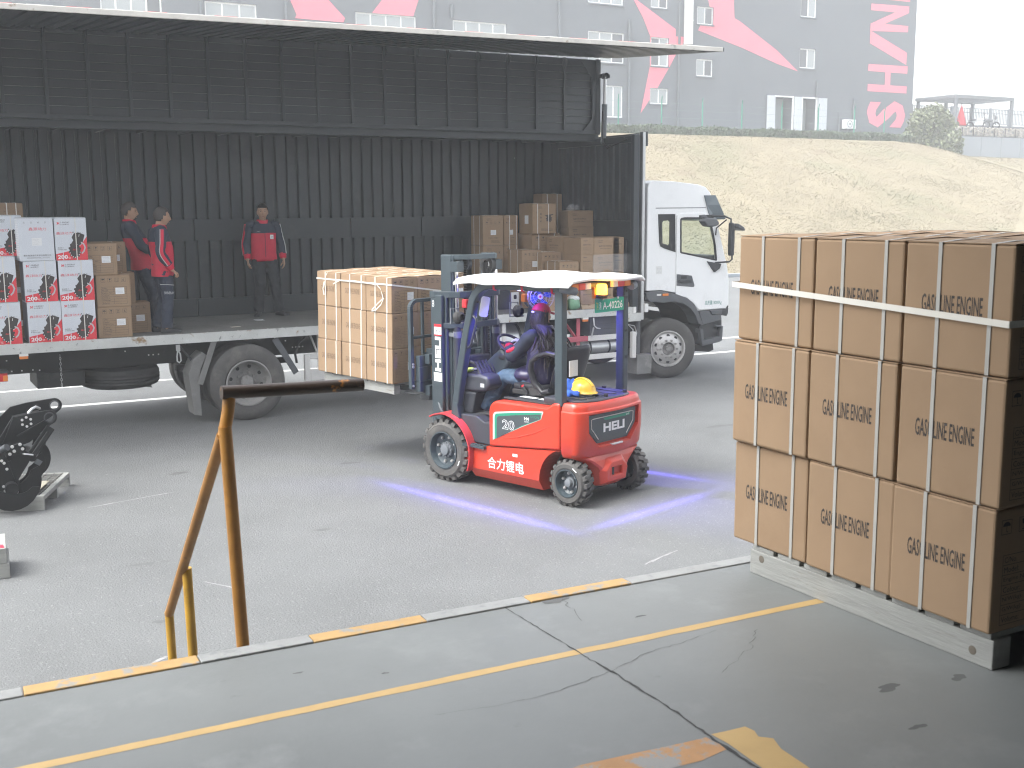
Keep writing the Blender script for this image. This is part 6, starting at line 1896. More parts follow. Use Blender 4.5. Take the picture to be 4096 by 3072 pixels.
# ================================================================== CARTONS
def dots_mat():
    """white carton print: a fine halftone dot grid"""
    m = bpy.data.materials.new('carton_halftone')
    m.use_nodes = True
    N, L = m.node_tree.nodes, m.node_tree.links
    b = N['Principled BSDF']; b.inputs['Roughness'].default_value = 0.45
    tc = N.new('ShaderNodeTexCoord')
    mp = N.new('ShaderNodeMapping'); mp.inputs['Rotation'].default_value = (0, R(45), 0)
    L.new(tc.outputs['Object'], mp.inputs['Vector'])
    v = N.new('ShaderNodeTexVoronoi'); v.inputs['Scale'].default_value = 52; v.inputs['Randomness'].default_value = 0.0
    L.new(mp.outputs[0], v.inputs['Vector'])
    mr = N.new('ShaderNodeMapRange'); mr.inputs['From Min'].default_value = 0.30; mr.inputs['From Max'].default_value = 0.42
    L.new(v.outputs['Distance'], mr.inputs['Value'])
    mx = N.new('ShaderNodeMix'); mx.data_type = 'RGBA'
    mx.inputs['A'].default_value = (0.80, 0.82, 0.84, 1); mx.inputs['B'].default_value = (0.62, 0.65, 0.69, 1)
    L.new(mr.outputs[0], mx.inputs['Factor']); L.new(mx.outputs['Result'], b.inputs['Base Color'])
    MATS['carton_halftone'] = m
dots_mat()

def strip_loop(L, H, c, w, off, along, W):
    """strap round a box in the plane x = c (along 'x') or y = c (along 'y')"""
    mb = MB()
    def path(q):
        h = (W if along == 'x' else L) / 2 + off + q
        z = H + off + 0.008 + q
        zc = H + off + q
        return [(-h, 0.001), (-h, zc), (-h * 0.5, z), (h * 0.5, z), (h, zc), (h, 0.001)]
    vs, fs = [], []
    a, b = path(0), path(0.0015)
    for k in range(6):
        for s in (-1, 1):
            for P in (a, b):
                u, z = P[k]
                vs.append((c + s * w / 2, u, z) if along == 'x' else (u, c + s * w / 2, z))
    for k in range(5):
        p, q = 4 * k, 4 * (k + 1)
        for i, j in ((0, 1), (1, 3), (3, 2), (2, 0)):
            fs.append((p + i, p + j, q + j, q + i))
    mb.add(vs, fs)
    return mb

def icon(mb, kind, pos, xd, yd, s):
    """little shipping symbol in a thin square frame"""
    x, y, o = Vector(xd), Vector(yd), Vector(pos)
    def P(a, b): return o + x * (a * s) + y * (b * s)
    for (a0, b0, a1, b1) in ((-0.5, -0.5, 0.5, -0.46), (-0.5, 0.46, 0.5, 0.5), (-0.5, -0.46, -0.46, 0.46), (0.46, -0.46, 0.5, 0.46)):
        mb.face([P(a0, b0), P(a1, b0), P(a1, b1), P(a0, b1)])
    def poly(pts): mb.face([P(a, b) for a, b in pts])
    if kind == 0:
        poly([(0.38 * math.cos(a), 0.05 + 0.30 * math.sin(a)) for a in [math.pi * k / 8 for k in range(9)]])
        poly([(-0.025, -0.35), (0.025, -0.35), (0.025, 0.05), (-0.025, 0.05)]); poly([(0.025, -0.35), (0.14, -0.35), (0.14, -0.30), (0.025, -0.30)])
    elif kind == 1:
        poly([(-0.2, 0.36), (0.2, 0.36), (0.17, 0.08), (0.03, -0.02), (-0.03, -0.02), (-0.17, 0.08)])
        poly([(-0.025, -0.30), (0.025, -0.30), (0.025, -0.02), (-0.025, -0.02)]); poly([(-0.17, -0.36), (0.17, -0.36), (0.17, -0.30), (-0.17, -0.30)])
    elif kind == 2:
        for c in (-0.16, 0.16):
            poly([(c - 0.03, -0.30), (c + 0.03, -0.30), (c + 0.03, 0.2), (c - 0.03, 0.2)]); poly([(c - 0.11, 0.2), (c + 0.11, 0.2), (c, 0.38)])
        poly([(-0.3, -0.38), (0.3, -0.38), (0.3, -0.33), (-0.3, -0.33)])
    else:
        text_into(mb, '6', 0.1, o, xd, yd, fit=(0.40 * s, 0.66 * s))

def rect2(mb, o, x, y, a0, b0, a1, b1):
    mb.face([o + x * a0 + y * b0, o + x * a1 + y * b0, o + x * a1 + y * b1, o + x * a0 + y * b1])

def carton_root(name, L, W, H, m, top=True, bevel=0.006):
    mb = MB(); mb.box(-L / 2, L / 2, -W / 2, W / 2, 0, H)
    o = mb.build(name, m, bevel=bevel)
    if top:
        fl = MB()
        for s in (-1, 1):
            y0, y1 = s * 0.002, s * (W / 2 - 0.002)
            z = H + 0.0012
            vs = [(-L / 2 + .002, y1, z), (L / 2 - .002, y1, z), (L / 2 - .002, y0, z + 0.006), (-L / 2 + .002, y0, z + 0.010)]
            vs += [(a, b, c + 0.003) for a, b, c in vs]
            fl.add(vs, [(0, 1, 2, 3), (4, 5, 6, 7), (0, 1, 5, 4), (1, 2, 6, 5), (2, 3, 7, 6), (3, 0, 4, 7)])
        fl.build('flap', m, o)
    return o

def end_print(o, ink, L, W, H, sides=(-1,), label=True):
    for s in sides:
        mb = MB()
        x, y = Vector((0, -s * -1.0, 0)), Vector((0, 0, 1))
        x = Vector((0, -1, 0)) if s < 0 else Vector((0, 1, 0))
        c = Vector((s * (L / 2 + 0.0008), 0, 0))
        for k in range(4):
            icon(mb, k, c + x * (-0.36 * W + k * 0.215 * W) + y * (0.86 * H), x, y, 0.125 * W)
        x0, x1 = -0.38 * W, 0.38 * W
        rows = 7
        zt, zb = 0.63 * H, 0.06 * H
        for k in range(rows + 1):
            z = zt + (zb - zt) * k / rows
            rect2(mb, c, x, y, x0, z - 0.0009, x1, z + 0.0009)
        for q in (x0, -0.02 * W, x1):
            rect2(mb, c, x, y, q - 0.0009, zb, q + 0.0009, zt)
        for k, t in enumerate(('C/No.', 'Model:', 'Engine No:', 'Colour:', 'N/W(kg):', 'G/W(kg):', 'Volume:')):
            z = zt + (zb - zt) * (k + 0.5) / rows
            w = 0.05 * W * len(t) * 0.62
            text_into(mb, t, 0.03, c + x * (x0 + 0.02 * W + w / 2) + y * z, x, y, fit=(w, 0.045 * H))
        mb.build('print', ink, o)
        if label:
            lb_ = MB()
            rect2(lb_, c + Vector((s * 0.0008, 0, 0)), x, y, 0.10 * W, 0.36 * H, 0.34 * W, 0.58 * H)
            q = lb_.build('label', 'sticker', o)
            lm = MB()
            for k, ww in enumerate((0.7, 0.5, 0.85, 0.85, 0.6)):
                z = 0.555 * H - k * 0.04 * H
                rect2(lm, c + Vector((s * 0.0013, 0, 0)), x, y, 0.12 * W, z - 0.0015, 0.12 * W + 0.2 * W * ww, z + 0.0015)
            lm.build('label_print', 'ink_grey', q)

def side_text(o, ink, L, W, H, fx=0.0, fz=0.52, tw=0.245, th=0.062):
    for s in (1, -1):
        mb = MB()
        x = Vector((-s, 0, 0))
        text_into(mb, 'GASOLINE ENGINE', 0.1, Vector((0, s * (W / 2 + 0.0008), fz * H)) + x * (fx * L), x, (0, 0, 1), fit=(tw, th), bold=0.001)
        mb.build('print', ink, o)

def gas_carton(L, W, H, strap, sx, ink_side, ink_end):
    o = carton_root('carton', L, W, H, 'cardboard', bevel=0.009)
    side_text(o, ink_side, L, W, H, fx=-0.04)
    end_print(o, ink_end, L, W, H, (-1,))
    for x in sx:
        strip_loop(L, H, x, 0.015, 0.002, 'x', W).build('strap', strap, o)
    return o

def put(src, first, M, label, group):
    o = src if first else copy_tree(src)
    o.matrix_world = M
    o['label'] = label
    o['category'] = 'carton'
    o['group'] = group
    return o

HIDE = []
ROWS = ('bottom', 'middle', 'top')
# ---- stack on the dock: three layers, long print faces towards -X
DP0 = Vector((3.154, 2.33, DZ))
L_, W_, H_ = 0.430, 0.402, 0.4225
rs = random.Random(8)
proto = gas_carton(L_, W_, H_, 'strap_grey', (0.07, -0.135), 'ink', 'ink')
dt = bpy.data.objects  # noqa
n = 0
protoU = [True]
def dock_box(i, j, k):
    """i: away from the viewer's left face (+X), j: along +Y, k: layer"""
    z = DZ + 0.128 + k * (H_ + 0.008)
    over = 0.012 if k == 1 else (0.006 if k == 2 else 0)
    x = 3.142 + W_ / 2 + i * (W_ + 0.004) + rs.uniform(-0.012, 0.010)
    y = 2.337 + L_ / 2 + j * (L_ + 0.010) + rs.uniform(-0.004, 0.004)
    M = Matrix.Translation((x, y, z)) @ Matrix.Rotation(R(90 + rs.uniform(-0.6, 0.6)), 4, 'Z')
    cols = ('nearest the camera', 'middle column', 'farthest from the camera')
    if i == 0:
        lab = {0: 'GASOLINE ENGINE carton on the dock stack, %s row, right end',
               1: 'GASOLINE ENGINE carton on the dock stack, %s row, centre',
               2: 'GASOLINE ENGINE carton on the dock stack, %s row, left end'}[j] % ROWS[k]
    else:
        lab = 'brown dock carton %s, %s row, %s' % (('', 'just behind the front face', 'farthest behind the front face')[i], ROWS[k], ('at its near end', 'halfway along', 'at its far end')[j])
    o = put(proto, protoU[0], M, lab, 'cartons stacked on the dock pallet')
    protoU[0] = False
for k in range(3):
    for j in range(3):
        dock_box(0, j, k)
    dock_box(1, 0, k)
    dock_box(2, 0, k)
for j in (1, 2):
    dock_box(1, j, 2); dock_box(2, j, 2)
# band tied round the top row
zb = 2.525
def band(name, m, x0, x1, y0, y1, zs, w, lab, cat, M=None):
    mb = MB()
    t = 0.0016
    P = [(x0, y1), (x0, y0), (x1, y0), (x1, y1)]
    for (a, za), (b, zb_) in zip(zip(P, zs), zip(P[1:] + P[:1], zs[1:] + zs[:1])):
        n_ = 6
        for i in range(n_):
            f0, f1 = i / n_, (i + 1) / n_
            q0 = (a[0] + (b[0] - a[0]) * f0, a[1] + (b[1] - a[1]) * f0, za + (zb_ - za) * f0)
            q1 = (a[0] + (b[0] - a[0]) * f1, a[1] + (b[1] - a[1]) * f1, za + (zb_ - za) * f1)
            d = Vector(q1) - Vector(q0)
            nrm = Vector((d.y, -d.x, 0)).normalized() * t
            vs = []
            for q in (q0, q1):
                for s in (-1, 1):
                    for o_ in (0, 1):
                        vs.append((q[0] + nrm.x * o_, q[1] + nrm.y * o_, q[2] + s * w / 2))
            mb.add(vs, [(0, 1, 3, 2), (4, 6, 7, 5), (0, 4, 5, 1), (2, 3, 7, 6), (0, 2, 6, 4), (1, 5, 7, 3)])
    if M is not None:
        mb.v = [tuple(M @ Vector(v)) for v in mb.v]
    c = Vector([sum(v[i] for v in mb.v) / len(mb.v) for i in range(3)])
    o = mb.build(name, m, org=c)
    return tag(o, lab, cat)
band('packing_band', 'strap_white', 3.132, 3.142 + 3 * 0.406 + 0.012, 2.337, 2.345 + 3 * 0.438 + 0.006, [2.565, 2.512, 2.512, 2.565], 0.022, 'white plastic band tied round the top row of the dock stack', 'strap')

# timber pallet under the dock stack
def beam(parent, name, m, x0, x1, y0, y1, z0, z1, bevel=0.004):
    mb = MB(); mb.box(x0, x1, y0, y1, z0, z1)
    return mb.build(name, m, parent, bevel=bevel)
def pallet(loc, rot, L, W, H, label, m='wood_grey', local_knots=True):
    """runners along local X, deck boards across"""
    p = empty('pallet', loc, label, 'pallet', rot=(0, 0, rot), local=True)
    hb = H - 0.022
    for y in (-W / 2, -0.05, W / 2 - 0.09):
        beam(p, 'runner', m, -L / 2, L / 2, y, y + 0.09, 0.0, hb)
    nbd = 8
    bw = L / nbd
    for k in range(nbd):
        x0 = -L / 2 + k * bw
        beam(p, 'deck_board', m, x0 + 0.012, x0 + bw - 0.012, -W / 2 + 0.002, W / 2 - 0.002, hb + 0.0005, H, 0.003)
    return p
dp = pallet((3.142 + 0.606, 2.345 + 0.595, DZ), R(90), 1.20, 1.18, 0.126, 'grey weathered timber pallet under the carton stack on the dock')
for yy, zz in ((-0.52, 0.045), (0.53, 0.075)):
    mb = MB(); mb.lathe([(0.016, 0), (0.010, 0.0008), (0, 0.0008)], (yy, 0.5905, zz), (0, 1, 0), 14)
    mb.build('knot', 'wood_knot', dp)

# ---- load on the forks, tilted back a little with the mast
TM = FM @ Matrix.Translation((2.50, 0, 0.955)) @ Matrix.Rotation(R(-1.6), 4, 'Y')
lL, lW, lH = 0.425, 0.382, 0.383
pa = gas_carton(lL, lW, lH, 'strap_white', (0.055, -0.14), 'ink_faint', 'ink')
pb = gas_carton(lL, lW, lH, 'strap_white', (0.065, -0.13), 'ink_faint', 'ink_faint')
usedA, usedB = [True], [True]
def load_box(i, j, k):
    """i along the fork direction (0 = nearest the mast), j across (0 = forklift's left), k layer"""
    x = lL / 2 + i * (lL + 0.006) + rs.uniform(-0.004, 0.004)
    y = 0.578 - lW / 2 - j * (lW + 0.004) + rs.uniform(-0.004, 0.004)
    z = k * (lH + 0.005)
    M = TM @ Matrix.Translation((x, y, z)) @ Matrix.Rotation(R(rs.uniform(-0.7, 0.7)), 4, 'Z')
    if j == 0:
        lab = 'GASOLINE ENGINE carton on the forklift load, %s row, %s of the camera side' % (ROWS[k], ('right end', 'centre', 'left end')[i])
    elif i == 0:
        lab = 'carton on the forklift load facing the mast, %s row, %s' % (ROWS[k], ('', 'middle of the end', 'far side of the end')[j])
    else:
        lab = 'carton on top of the forklift load, %s from the camera, %s from the mast' % (('', 'second', 'third')[j], ('', 'second', 'third')[i])
    src, fl = (pa, usedA) if k == 2 else (pb, usedB)
    put(src, fl[0], M, lab, 'cartons on the forklift load')
    fl[0] = False
for k in range(3):
    for i in range(3):
        for j in range(3):
            if j == 0 or i == 0 or k == 2:
                load_box(i, j, k)
lp_ = empty('pallet', TM @ Vector((0.64, -0.0, -0.102)), 'grey timber pallet lifted on the forks under the cartons', 'pallet', local=True)
lp_.rotation_euler = (TM.to_3x3() @ Matrix.Rotation(R(0), 3, 'Z')).to_euler()
for y in (-0.53, -0.045, 0.44):
    beam(lp_, 'runner', 'wood_grey', -0.62, 0.60, y, y + 0.09, -0.02, 0.08)
for k in range(8):
    beam(lp_, 'deck_board', 'wood_grey', -0.62 + k * 0.155, -0.62 + k * 0.155 + 0.13, -0.53, 0.53, 0.0805, 0.1005, 0.003)
# strap with a loose tail round the top row of the load
TB = TM
band('packing_band', 'strap_white', -0.006, 3 * 0.431, -0.578, 0.584, [1.09, 0.925, 1.01, 1.08], 0.017, 'white plastic band round the top of the forklift load with a loose looped tail', 'strap', TB @ Matrix.Rotation(0, 4, 'Z'))
bandL = [o for o in bpy.data.objects if o.name.startswith('packing_band')][-1]
mb = MB()
def ribbon(pts, w):
    pts = [TM @ Vector(p) for p in pts]
    vs, fs = [], []
    for i, p in enumerate(pts):
        u_ = Vector((0, 0, 1)) * (w / 2)
        t = (pts[min(i + 1, len(pts) - 1)] - pts[max(i - 1, 0)]).normalized()
        if abs(t.z) > 0.8: u_ = (TM.to_3x3() @ Vector((1, 0, 0))) * (w / 2)
        vs += [p - u_, p + u_]
    for i in range(len(pts) - 1):
        fs.append((2 * i, 2 * i + 1, 2 * i + 3, 2 * i + 2))
    mb.add(vs, fs)
ribbon([(0.98, 0.592, 1.035), (0.85, 0.598, 1.085), (0.6, 0.602, 1.095), (0.38, 0.602, 1.09), (0.22, 0.60, 1.08), (0.16, 0.60, 1.04), (0.13, 0.60, 0.98), (0.12, 0.594, 0.93)], 0.013)
ribbon([(0.12, 0.594, 0.94), (0.20, 0.60, 0.88), (0.30, 0.60, 0.80), (0.31, 0.598, 0.785), (0.24, 0.60, 0.80), (0.15, 0.60, 0.87), (0.11, 0.60, 0.94)], 0.014)
ribbon([(1.13, 0.593, 1.08), (1.10, 0.60, 1.12), (1.07, 0.60, 1.16)], 0.013)
ribbon([(1.14, 0.593, 1.05), (1.155, 0.60, 0.97), (1.14, 0.60, 0.90), (1.12, 0.60, 0.90), (1.11, 0.60, 0.97), (1.13, 0.595, 1.05)], 0.013)
tailo = mb.build('loose_tail', 'strap_white', bandL)

# ---- white engine cartons with red print on the truck
def gear(cx, cy, r0, r1, n, a0=0):
    pts = []
    for k in range(n):
        a = 2 * math.pi * k / n + a0
        for f, rr in ((0.0, r0), (0.30, r1), (0.55, r1), (0.85, r0)):
            t = a + f * 2 * math.pi / n
            pts.append((cx + rr * math.cos(t), cy + rr * math.sin(t)))
    return pts
def white_carton(L, W, H, back=False):
    o = carton_root('engine_carton', L, W, H, 'carton_halftone', top=True, bevel=0.006)
    y = -W / 2
    def F(mb, poly, d):
        mb.face([(a * L - L / 2, y - d, b * H) for a, b in poly])
    if back:
        mb = MB()
        text_into(mb, '鑫源动力', 0.1, (0.02, y - 0.001, 0.75 * H), (1, 0, 0), (0, 0, 1), fit=(0.50 * L, 0.075 * H))
        mb.build('print', 'carton_red', o)
        mb = MB()
        text_into(mb, '重庆鑫源摩托车股份有限公司', 0.1, (0, y - 0.001, 0.13 * H), (1, 0, 0), (0, 0, 1), fit=(0.78 * L, 0.04 * H))
        for k in range(4):
            icon(mb, (3, 2, 0, 1)[k], Vector((-0.32 * L + k * 0.2 * L, y - 0.001, 0.90 * H)), Vector((1, 0, 0)), Vector((0, 0, 1)), 0.05 * L)
        for z, x0, x1 in ((0.08, -0.3, 0.1), (0.065, -0.3, 0.35), (0.085, 0.15, 0.36)):
            mb.box(x0 * L, x1 * L, y - 0.0012, y - 0.0008, z * H - 0.001, z * H + 0.001)
        mb.build('print', 'ink', o)
        mb = MB(); mb.box(-0.13 * L, 0.15 * L, y - 0.0016, y - 0.0009, 0.36 * H, 0.54 * H); q = mb.build('label', 'sticker', o)
        mb = MB()
        for k in range(5):
            mb.box(-0.11 * L, (0.05 + 0.02 * (k % 3)) * L, y - 0.002, y - 0.0017, (0.39 + k * 0.027) * H, (0.394 + k * 0.027) * H)
        mb.build('label_print', 'ink_grey', q)
    else:
        mb = MB(); F(mb, [(0.004, 0.004), (0.996, 0.004), (0.996, 0.56), (0.80, 0.36), (0.45, 0.225), (0.004, 0.155)], 0.001); mb.build('red_print', 'carton_red', o)
        mb = MB()
        F(mb, gear(0.60, 0.235, 0.165, 0.205, 12), 0.0016)
        F(mb, [(0.52, 0.55), (0.60, 0.64), (0.76, 0.655), (0.93, 0.60), (0.90, 0.52), (0.86, 0.42), (0.78, 0.36), (0.60, 0.40)], 0.0017)
        F(mb, [(0.48, 0.38), (0.56, 0.47), (0.66, 0.45), (0.68, 0.36)], 0.0018)
        for k in range(5):
            F(mb, [(0.55 + k * 0.075, 0.655), (0.58 + k * 0.075, 0.69 - 0.008 * k), (0.60 + k * 0.075, 0.655)], 0.0017)
        text_into(mb, '鑫源摩托', 0.1, (-0.5 * L + 0.33 * L, y - 0.001, 0.853 * H), (1, 0, 0), (0, 0, 1), fit=(0.26 * L, 0.03 * H))
        text_into(mb, 'SHINERAY', 0.1, (-0.5 * L + 0.34 * L, y - 0.001, 0.90 * H), (1, 0, 0), (0, 0, 1), fit=(0.29 * L, 0.035 * H))
        text_into(mb, '鑫源集团', 0.1, (-0.5 * L + 0.16 * L, y - 0.001, 0.30 * H), (1, 0, 0), (0, 0, 1), fit=(0.19 * L, 0.027 * H))
        text_into(mb, '年销售额突破', 0.1, (-0.5 * L + 0.20 * L, y - 0.001, 0.258 * H), (1, 0, 0), (0, 0, 1), fit=(0.28 * L, 0.027 * H))
        mb.build('print', 'ink', o)
        mb = MB()
        pipe = [(0.80, 0.44), (0.90, 0.40), (0.95, 0.30), (0.90, 0.20), (0.82, 0.14)]
        pw = [(0.80, 0.40), (0.87, 0.37), (0.905, 0.30), (0.865, 0.22), (0.80, 0.17)]
        F(mb, pipe + pw[::-1], 0.0022); mb.build('pipe_print', 'ink_grey', o)
        mb = MB()
        text_into(mb, '鑫源动力', 0.1, (-0.5 * L + 0.30 * L, y - 0.001, 0.645 * H), (1, 0, 0), (0, 0, 1), fit=(0.50 * L, 0.065 * H))
        F(mb, [(0.08, 0.91), (0.12, 0.905), (0.135, 0.88), (0.12, 0.855), (0.08, 0.85), (0.10, 0.88)], 0.001)
        F(mb, [(0.175, 0.915), (0.145, 0.90), (0.14, 0.88), (0.145, 0.86), (0.175, 0.845), (0.16, 0.88)], 0.001)
        text_into(mb, '鑫源', 0.1, (-0.5 * L + 0.60 * L, y - 0.0026, 0.255 * H), (1, 0, 0), (0, 0, 1), fit=(0.14 * L, 0.04 * H))
        mb.build('red_print', 'carton_red', o)
        mb = MB()
        text_into(mb, '200', 0.1, (-0.5 * L + 0.21 * L, y - 0.0016, 0.085 * H), (1, 0, 0), (0, 0, 1), fit=(0.31 * L, 0.095 * H), bold=0.003)
        text_into(mb, '亿', 0.1, (-0.5 * L + 0.42 * L, y - 0.0016, 0.06 * H), (1, 0, 0), (0, 0, 1), fit=(0.075 * L, 0.05 * H))
        for k in range(7):
            a = R(200 + k * 24)
            cx, cz = 0.60 + 0.165 * math.cos(a), 0.235 + 0.165 * math.sin(a)
            F(mb, [(cx - 0.012, cz - 0.01), (cx + 0.012, cz - 0.01), (cx + 0.012, cz + 0.01), (cx - 0.012, cz + 0.01)], 0.002)
        F(mb, [(0.74, 0.56), (0.76, 0.62), (0.772, 0.62), (0.755, 0.56)], 0.002)
        mb.build('white_print', 'white_print', o)
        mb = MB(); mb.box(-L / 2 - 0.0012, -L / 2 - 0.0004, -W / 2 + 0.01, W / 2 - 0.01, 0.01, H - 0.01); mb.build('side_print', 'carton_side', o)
    for x in ((0.155 * L,) if not back else ()):
        strip_loop(L, H, x, 0.011, 0.0030, 'x', W).build('strap', 'strap_white', o)
    if not back:
        strip_loop(L, H, -0.27 * L, 0.008, 0.0030, 'x', W).build('strap', 'carton_halftone', o)
    return o
wc_ = white_carton(0.405, 0.44, 0.505)
GW = 'white engine cartons on the truck bed'
first = [True]
def wbox(x, y, z, lab, sx=1.0, sz=1.0, rz=0):
    o = wc_ if first[0] else copy_tree(wc_)
    first[0] = False
    o.matrix_world = Matrix.Translation((x, y, z)) @ Matrix.Rotation(R(rz), 4, 'Z') @ Matrix.Diagonal((sx, 1, sz, 1))
    o['label'] = lab; o['category'] = 'carton'; o['group'] = GW
    return o
FZ = 1.229
wbox(1.885, 15.36, FZ, 'white red 200 engine carton, bottom row, second from its right end', 0.97, 1.0, 0.6)
wbox(2.290, 15.35, FZ, 'white red 200 engine carton, bottom row, next to the brown cartons', 0.99, 0.99, -0.4)
wbox(1.405, 15.34, FZ, 'white red 200 engine carton at the left edge of the photo, bottom row', 1.0, 1.03, 1.0)
wbox(1.872, 15.36, FZ + 0.507, 'white red 200 engine carton in the middle row, under the label-side carton', 0.94, 1.0, -0.7)
wbox(2.288, 15.36, FZ + 0.502, 'white red 200 engine carton in the middle row, right end', 1.02, 1.0, 0.5)
wbox(1.385, 15.33, FZ + 0.522, 'white red 200 engine carton at the left edge of the photo, middle row', 1.0, 1.08, 0.5)
wbox(2.255, 15.36, FZ + 1.009, 'white red 200 engine carton at the right end of the top row', 0.93, 1.035, 0.2)
wbox(1.54, 15.62, FZ + 1.07, 'white red 250 engine carton set back in the top row, half hidden', 0.9, 0.98, 1.5)
bw_ = white_carton(0.405, 0.44, 0.52, True)
bw_.matrix_world = Matrix.Translation((1.848, 15.35, FZ + 1.014)) @ Matrix.Rotation(R(0.8), 4, 'Z')
tag(bw_, 'white carton turned to its plain label side with red characters, top row', 'carton', GW)

# ---- brown cartons on the truck
def brown_carton(L, W, H, m='cardboard', straps=None, ink='ink', front=True, style='engine'):
    o = carton_root('carton', L, W, H, m)
    y = -W / 2
    mb = MB()
    X, Z = Vector((1, 0, 0)), Vector((0, 0, 1))
    c = Vector((0, y - 0.0008, 0))
    if style == 'engine':
        for k in range(4):
            icon(mb, k, c + X * (-0.30 * L + k * 0.2 * L) + Z * (0.85 * H), X, Z, 0.125 * L)
        zt, zb = 0.63 * H, 0.08 * H
        for k in range(8):
            z = zt + (zb - zt) * k / 7
            rect2(mb, c, X, Z, -0.36 * L, z - 0.001, 0.38 * L, z + 0.001)
        for q in (-0.36 * L, 0.0, 0.38 * L):
            rect2(mb, c, X, Z, q - 0.001, zb, q + 0.001, zt)
        for k, t in enumerate(('C/No.', 'Model:', 'Engine No:', 'Colour:', 'N/W(kg):', 'G/W(kg):', 'Volume:')):
            z = zt + (zb - zt) * (k + 0.5) / 7
            w = 0.03 * L * len(t)
            text_into(mb, t, 0.03, c + X * (-0.34 * L + w / 2) + Z * z, X, Z, fit=(w, 0.045 * H))
        lx = (0.05, 0.31, 0.39, 0.60)
    elif style == 'oil':
        text_into(mb, '鑫源农机专用机油', 0.1, c + Z * (0.50 * H) - X * 0.05 * L, X, Z, fit=(0.50 * L, 0.10 * H))
        text_into(mb, 'API SF SAE 15W-40', 0.1, c + Z * (0.34 * H) - X * 0.05 * L, X, Z, fit=(0.42 * L, 0.06 * H))
        text_into(mb, 'SHINERAY', 0.1, c + Z * (0.82 * H) - X * 0.25 * L, X, Z, fit=(0.20 * L, 0.06 * H))
        text_into(mb, '鑫源机油', 0.1, c + Z * (0.72 * H) - X * 0.25 * L, X, Z, fit=(0.16 * L, 0.06 * H))
        lx = None
    elif style == 'oil_end':
        text_into(mb, '鑫源农机专用机油', 0.1, c + Z * (0.60 * H), X, Z, fit=(0.62 * L, 0.09 * H))
        text_into(mb, 'SHINERAY', 0.1, c + Z * (0.84 * H) - X * 0.15 * L, X, Z, fit=(0.32 * L, 0.07 * H))
        for k in range(6):
            rect2(mb, c, X, Z, -0.34 * L, (0.10 + k * 0.07) * H, 0.36 * L, (0.107 + k * 0.07) * H)
        lx = None
    elif style == 'tall':
        text_into(mb, 'SHINERAY', 0.1, c + Z * (0.90 * H) - X * 0.20 * L, X, Z, fit=(0.24 * L, 0.03 * H))
        text_into(mb, '鑫源动力', 0.1, c + Z * (0.86 * H) - X * 0.18 * L, X, Z, fit=(0.22 * L, 0.03 * H))
        for k in range(4):
            icon(mb, (0, 2, 3, 1)[k], c + X * (-0.30 * L + k * 0.2 * L) + Z * (0.76 * H), X, Z, 0.11 * L)
        text_into(mb, '外箱□  内箱□', 0.1, c + Z * (0.25 * H), X, Z, fit=(0.5 * L, 0.04 * H))
        for k in range(3):
            rect2(mb, c, X, Z, -0.10 * L, (0.09 + k * 0.035) * H, (0.36 - 0.05 * k) * L, (0.098 + k * 0.035) * H)
        lx = (-0.12, 0.14, 0.35, 0.52)
    else:   # picture side of a machine carton
        text_into(mb, 'SHINERAY', 0.1, c + Z * (0.90 * H) - X * 0.20 * L, X, Z, fit=(0.20 * L, 0.03 * H))
        text_into(mb, '鑫源动力', 0.1, c + Z * (0.86 * H) - X * 0.18 * L, X, Z, fit=(0.20 * L, 0.03 * H))
        for k, ch in enumerate('微耕机'):
            text_into(mb, ch, 0.1, c + Z * ((0.66 - 0.12 * k) * H) - X * 0.15 * L, X, Z, fit=(0.08 * L, 0.07 * H))
        for k, ch in enumerate('安全'):
            text_into(mb, ch, 0.1, c + Z * ((0.72 - 0.13 * k) * H) - X * 0.30 * L, X, Z, fit=(0.08 * L, 0.07 * H))
        pl_ = gear(0.20 * L, 0.50 * H, 0.10 * L, 0.14 * L, 9)
        mb.face([c + X * a + Z * b for a, b in pl_])
        mb.face([c + X * (a * L) + Z * (b * H) for a, b in ((0.02, 0.62), (0.38, 0.66), (0.38, 0.63), (0.10, 0.58))])
        for k in range(3):
            rect2(mb, c, X, Z, -0.14 * L, (0.10 + k * 0.04) * H, 0.36 * L, (0.108 + k * 0.04) * H)
        lx = None
    mb.build('print', ink, o)
    if lx:
        mb = MB(); mb.box(lx[0] * L, lx[1] * L, y - 0.0018, y - 0.001, lx[2] * H, lx[3] * H); q = mb.build('label', 'sticker', o)
        mb = MB()
        for k in range(4):
            mb.box((lx[0] + 0.02) * L, (lx[1] - 0.03 - 0.02 * (k % 2)) * L, y - 0.0023, y - 0.0019, (lx[2] + 0.04 + 0.04 * k) * H, (lx[2] + 0.05 + 0.04 * k) * H)
        mb.build('label_print', 'ink_grey', q)
    for s in straps or ():
        strip_loop(L, H, s[1], 0.012, 0.003, s[0], W).build('strap', 'strap_white', o)
    return o
GBL = 'brown cartons beside the white cartons on the truck'
GBR = 'brown cartons at the front end of the truck bed'
def bput(o, x, y, z, lab, g, rz=0.0):
    o.matrix_world = Matrix.Translation((x, y, z)) @ Matrix.Rotation(R(rz), 4, 'Z')
    return tag(o, lab, 'carton', g)
e1_ = brown_carton(0.42, 0.40, 0.398)
bput(e1_, 2.735, 15.41, FZ, 'brown engine carton beside the white cartons, bottom of the front stack', GBL, 0.5)
def bcopy(src, *a):
    return bput(copy_tree(src), *a)
bcopy(e1_, 2.745, 15.41, FZ + 0.402, 'brown engine carton, second from bottom beside the white cartons', GBL, -0.8)
bcopy(e1_, 2.60, 15.44, FZ + 0.806, 'brown engine carton, topmost of the front stack beside the white cartons', GBL, 0.6)
bcopy(e1_, 3.065, 15.83, FZ, 'brown engine carton standing on the floor beside the standing men', GBL, 0.3)
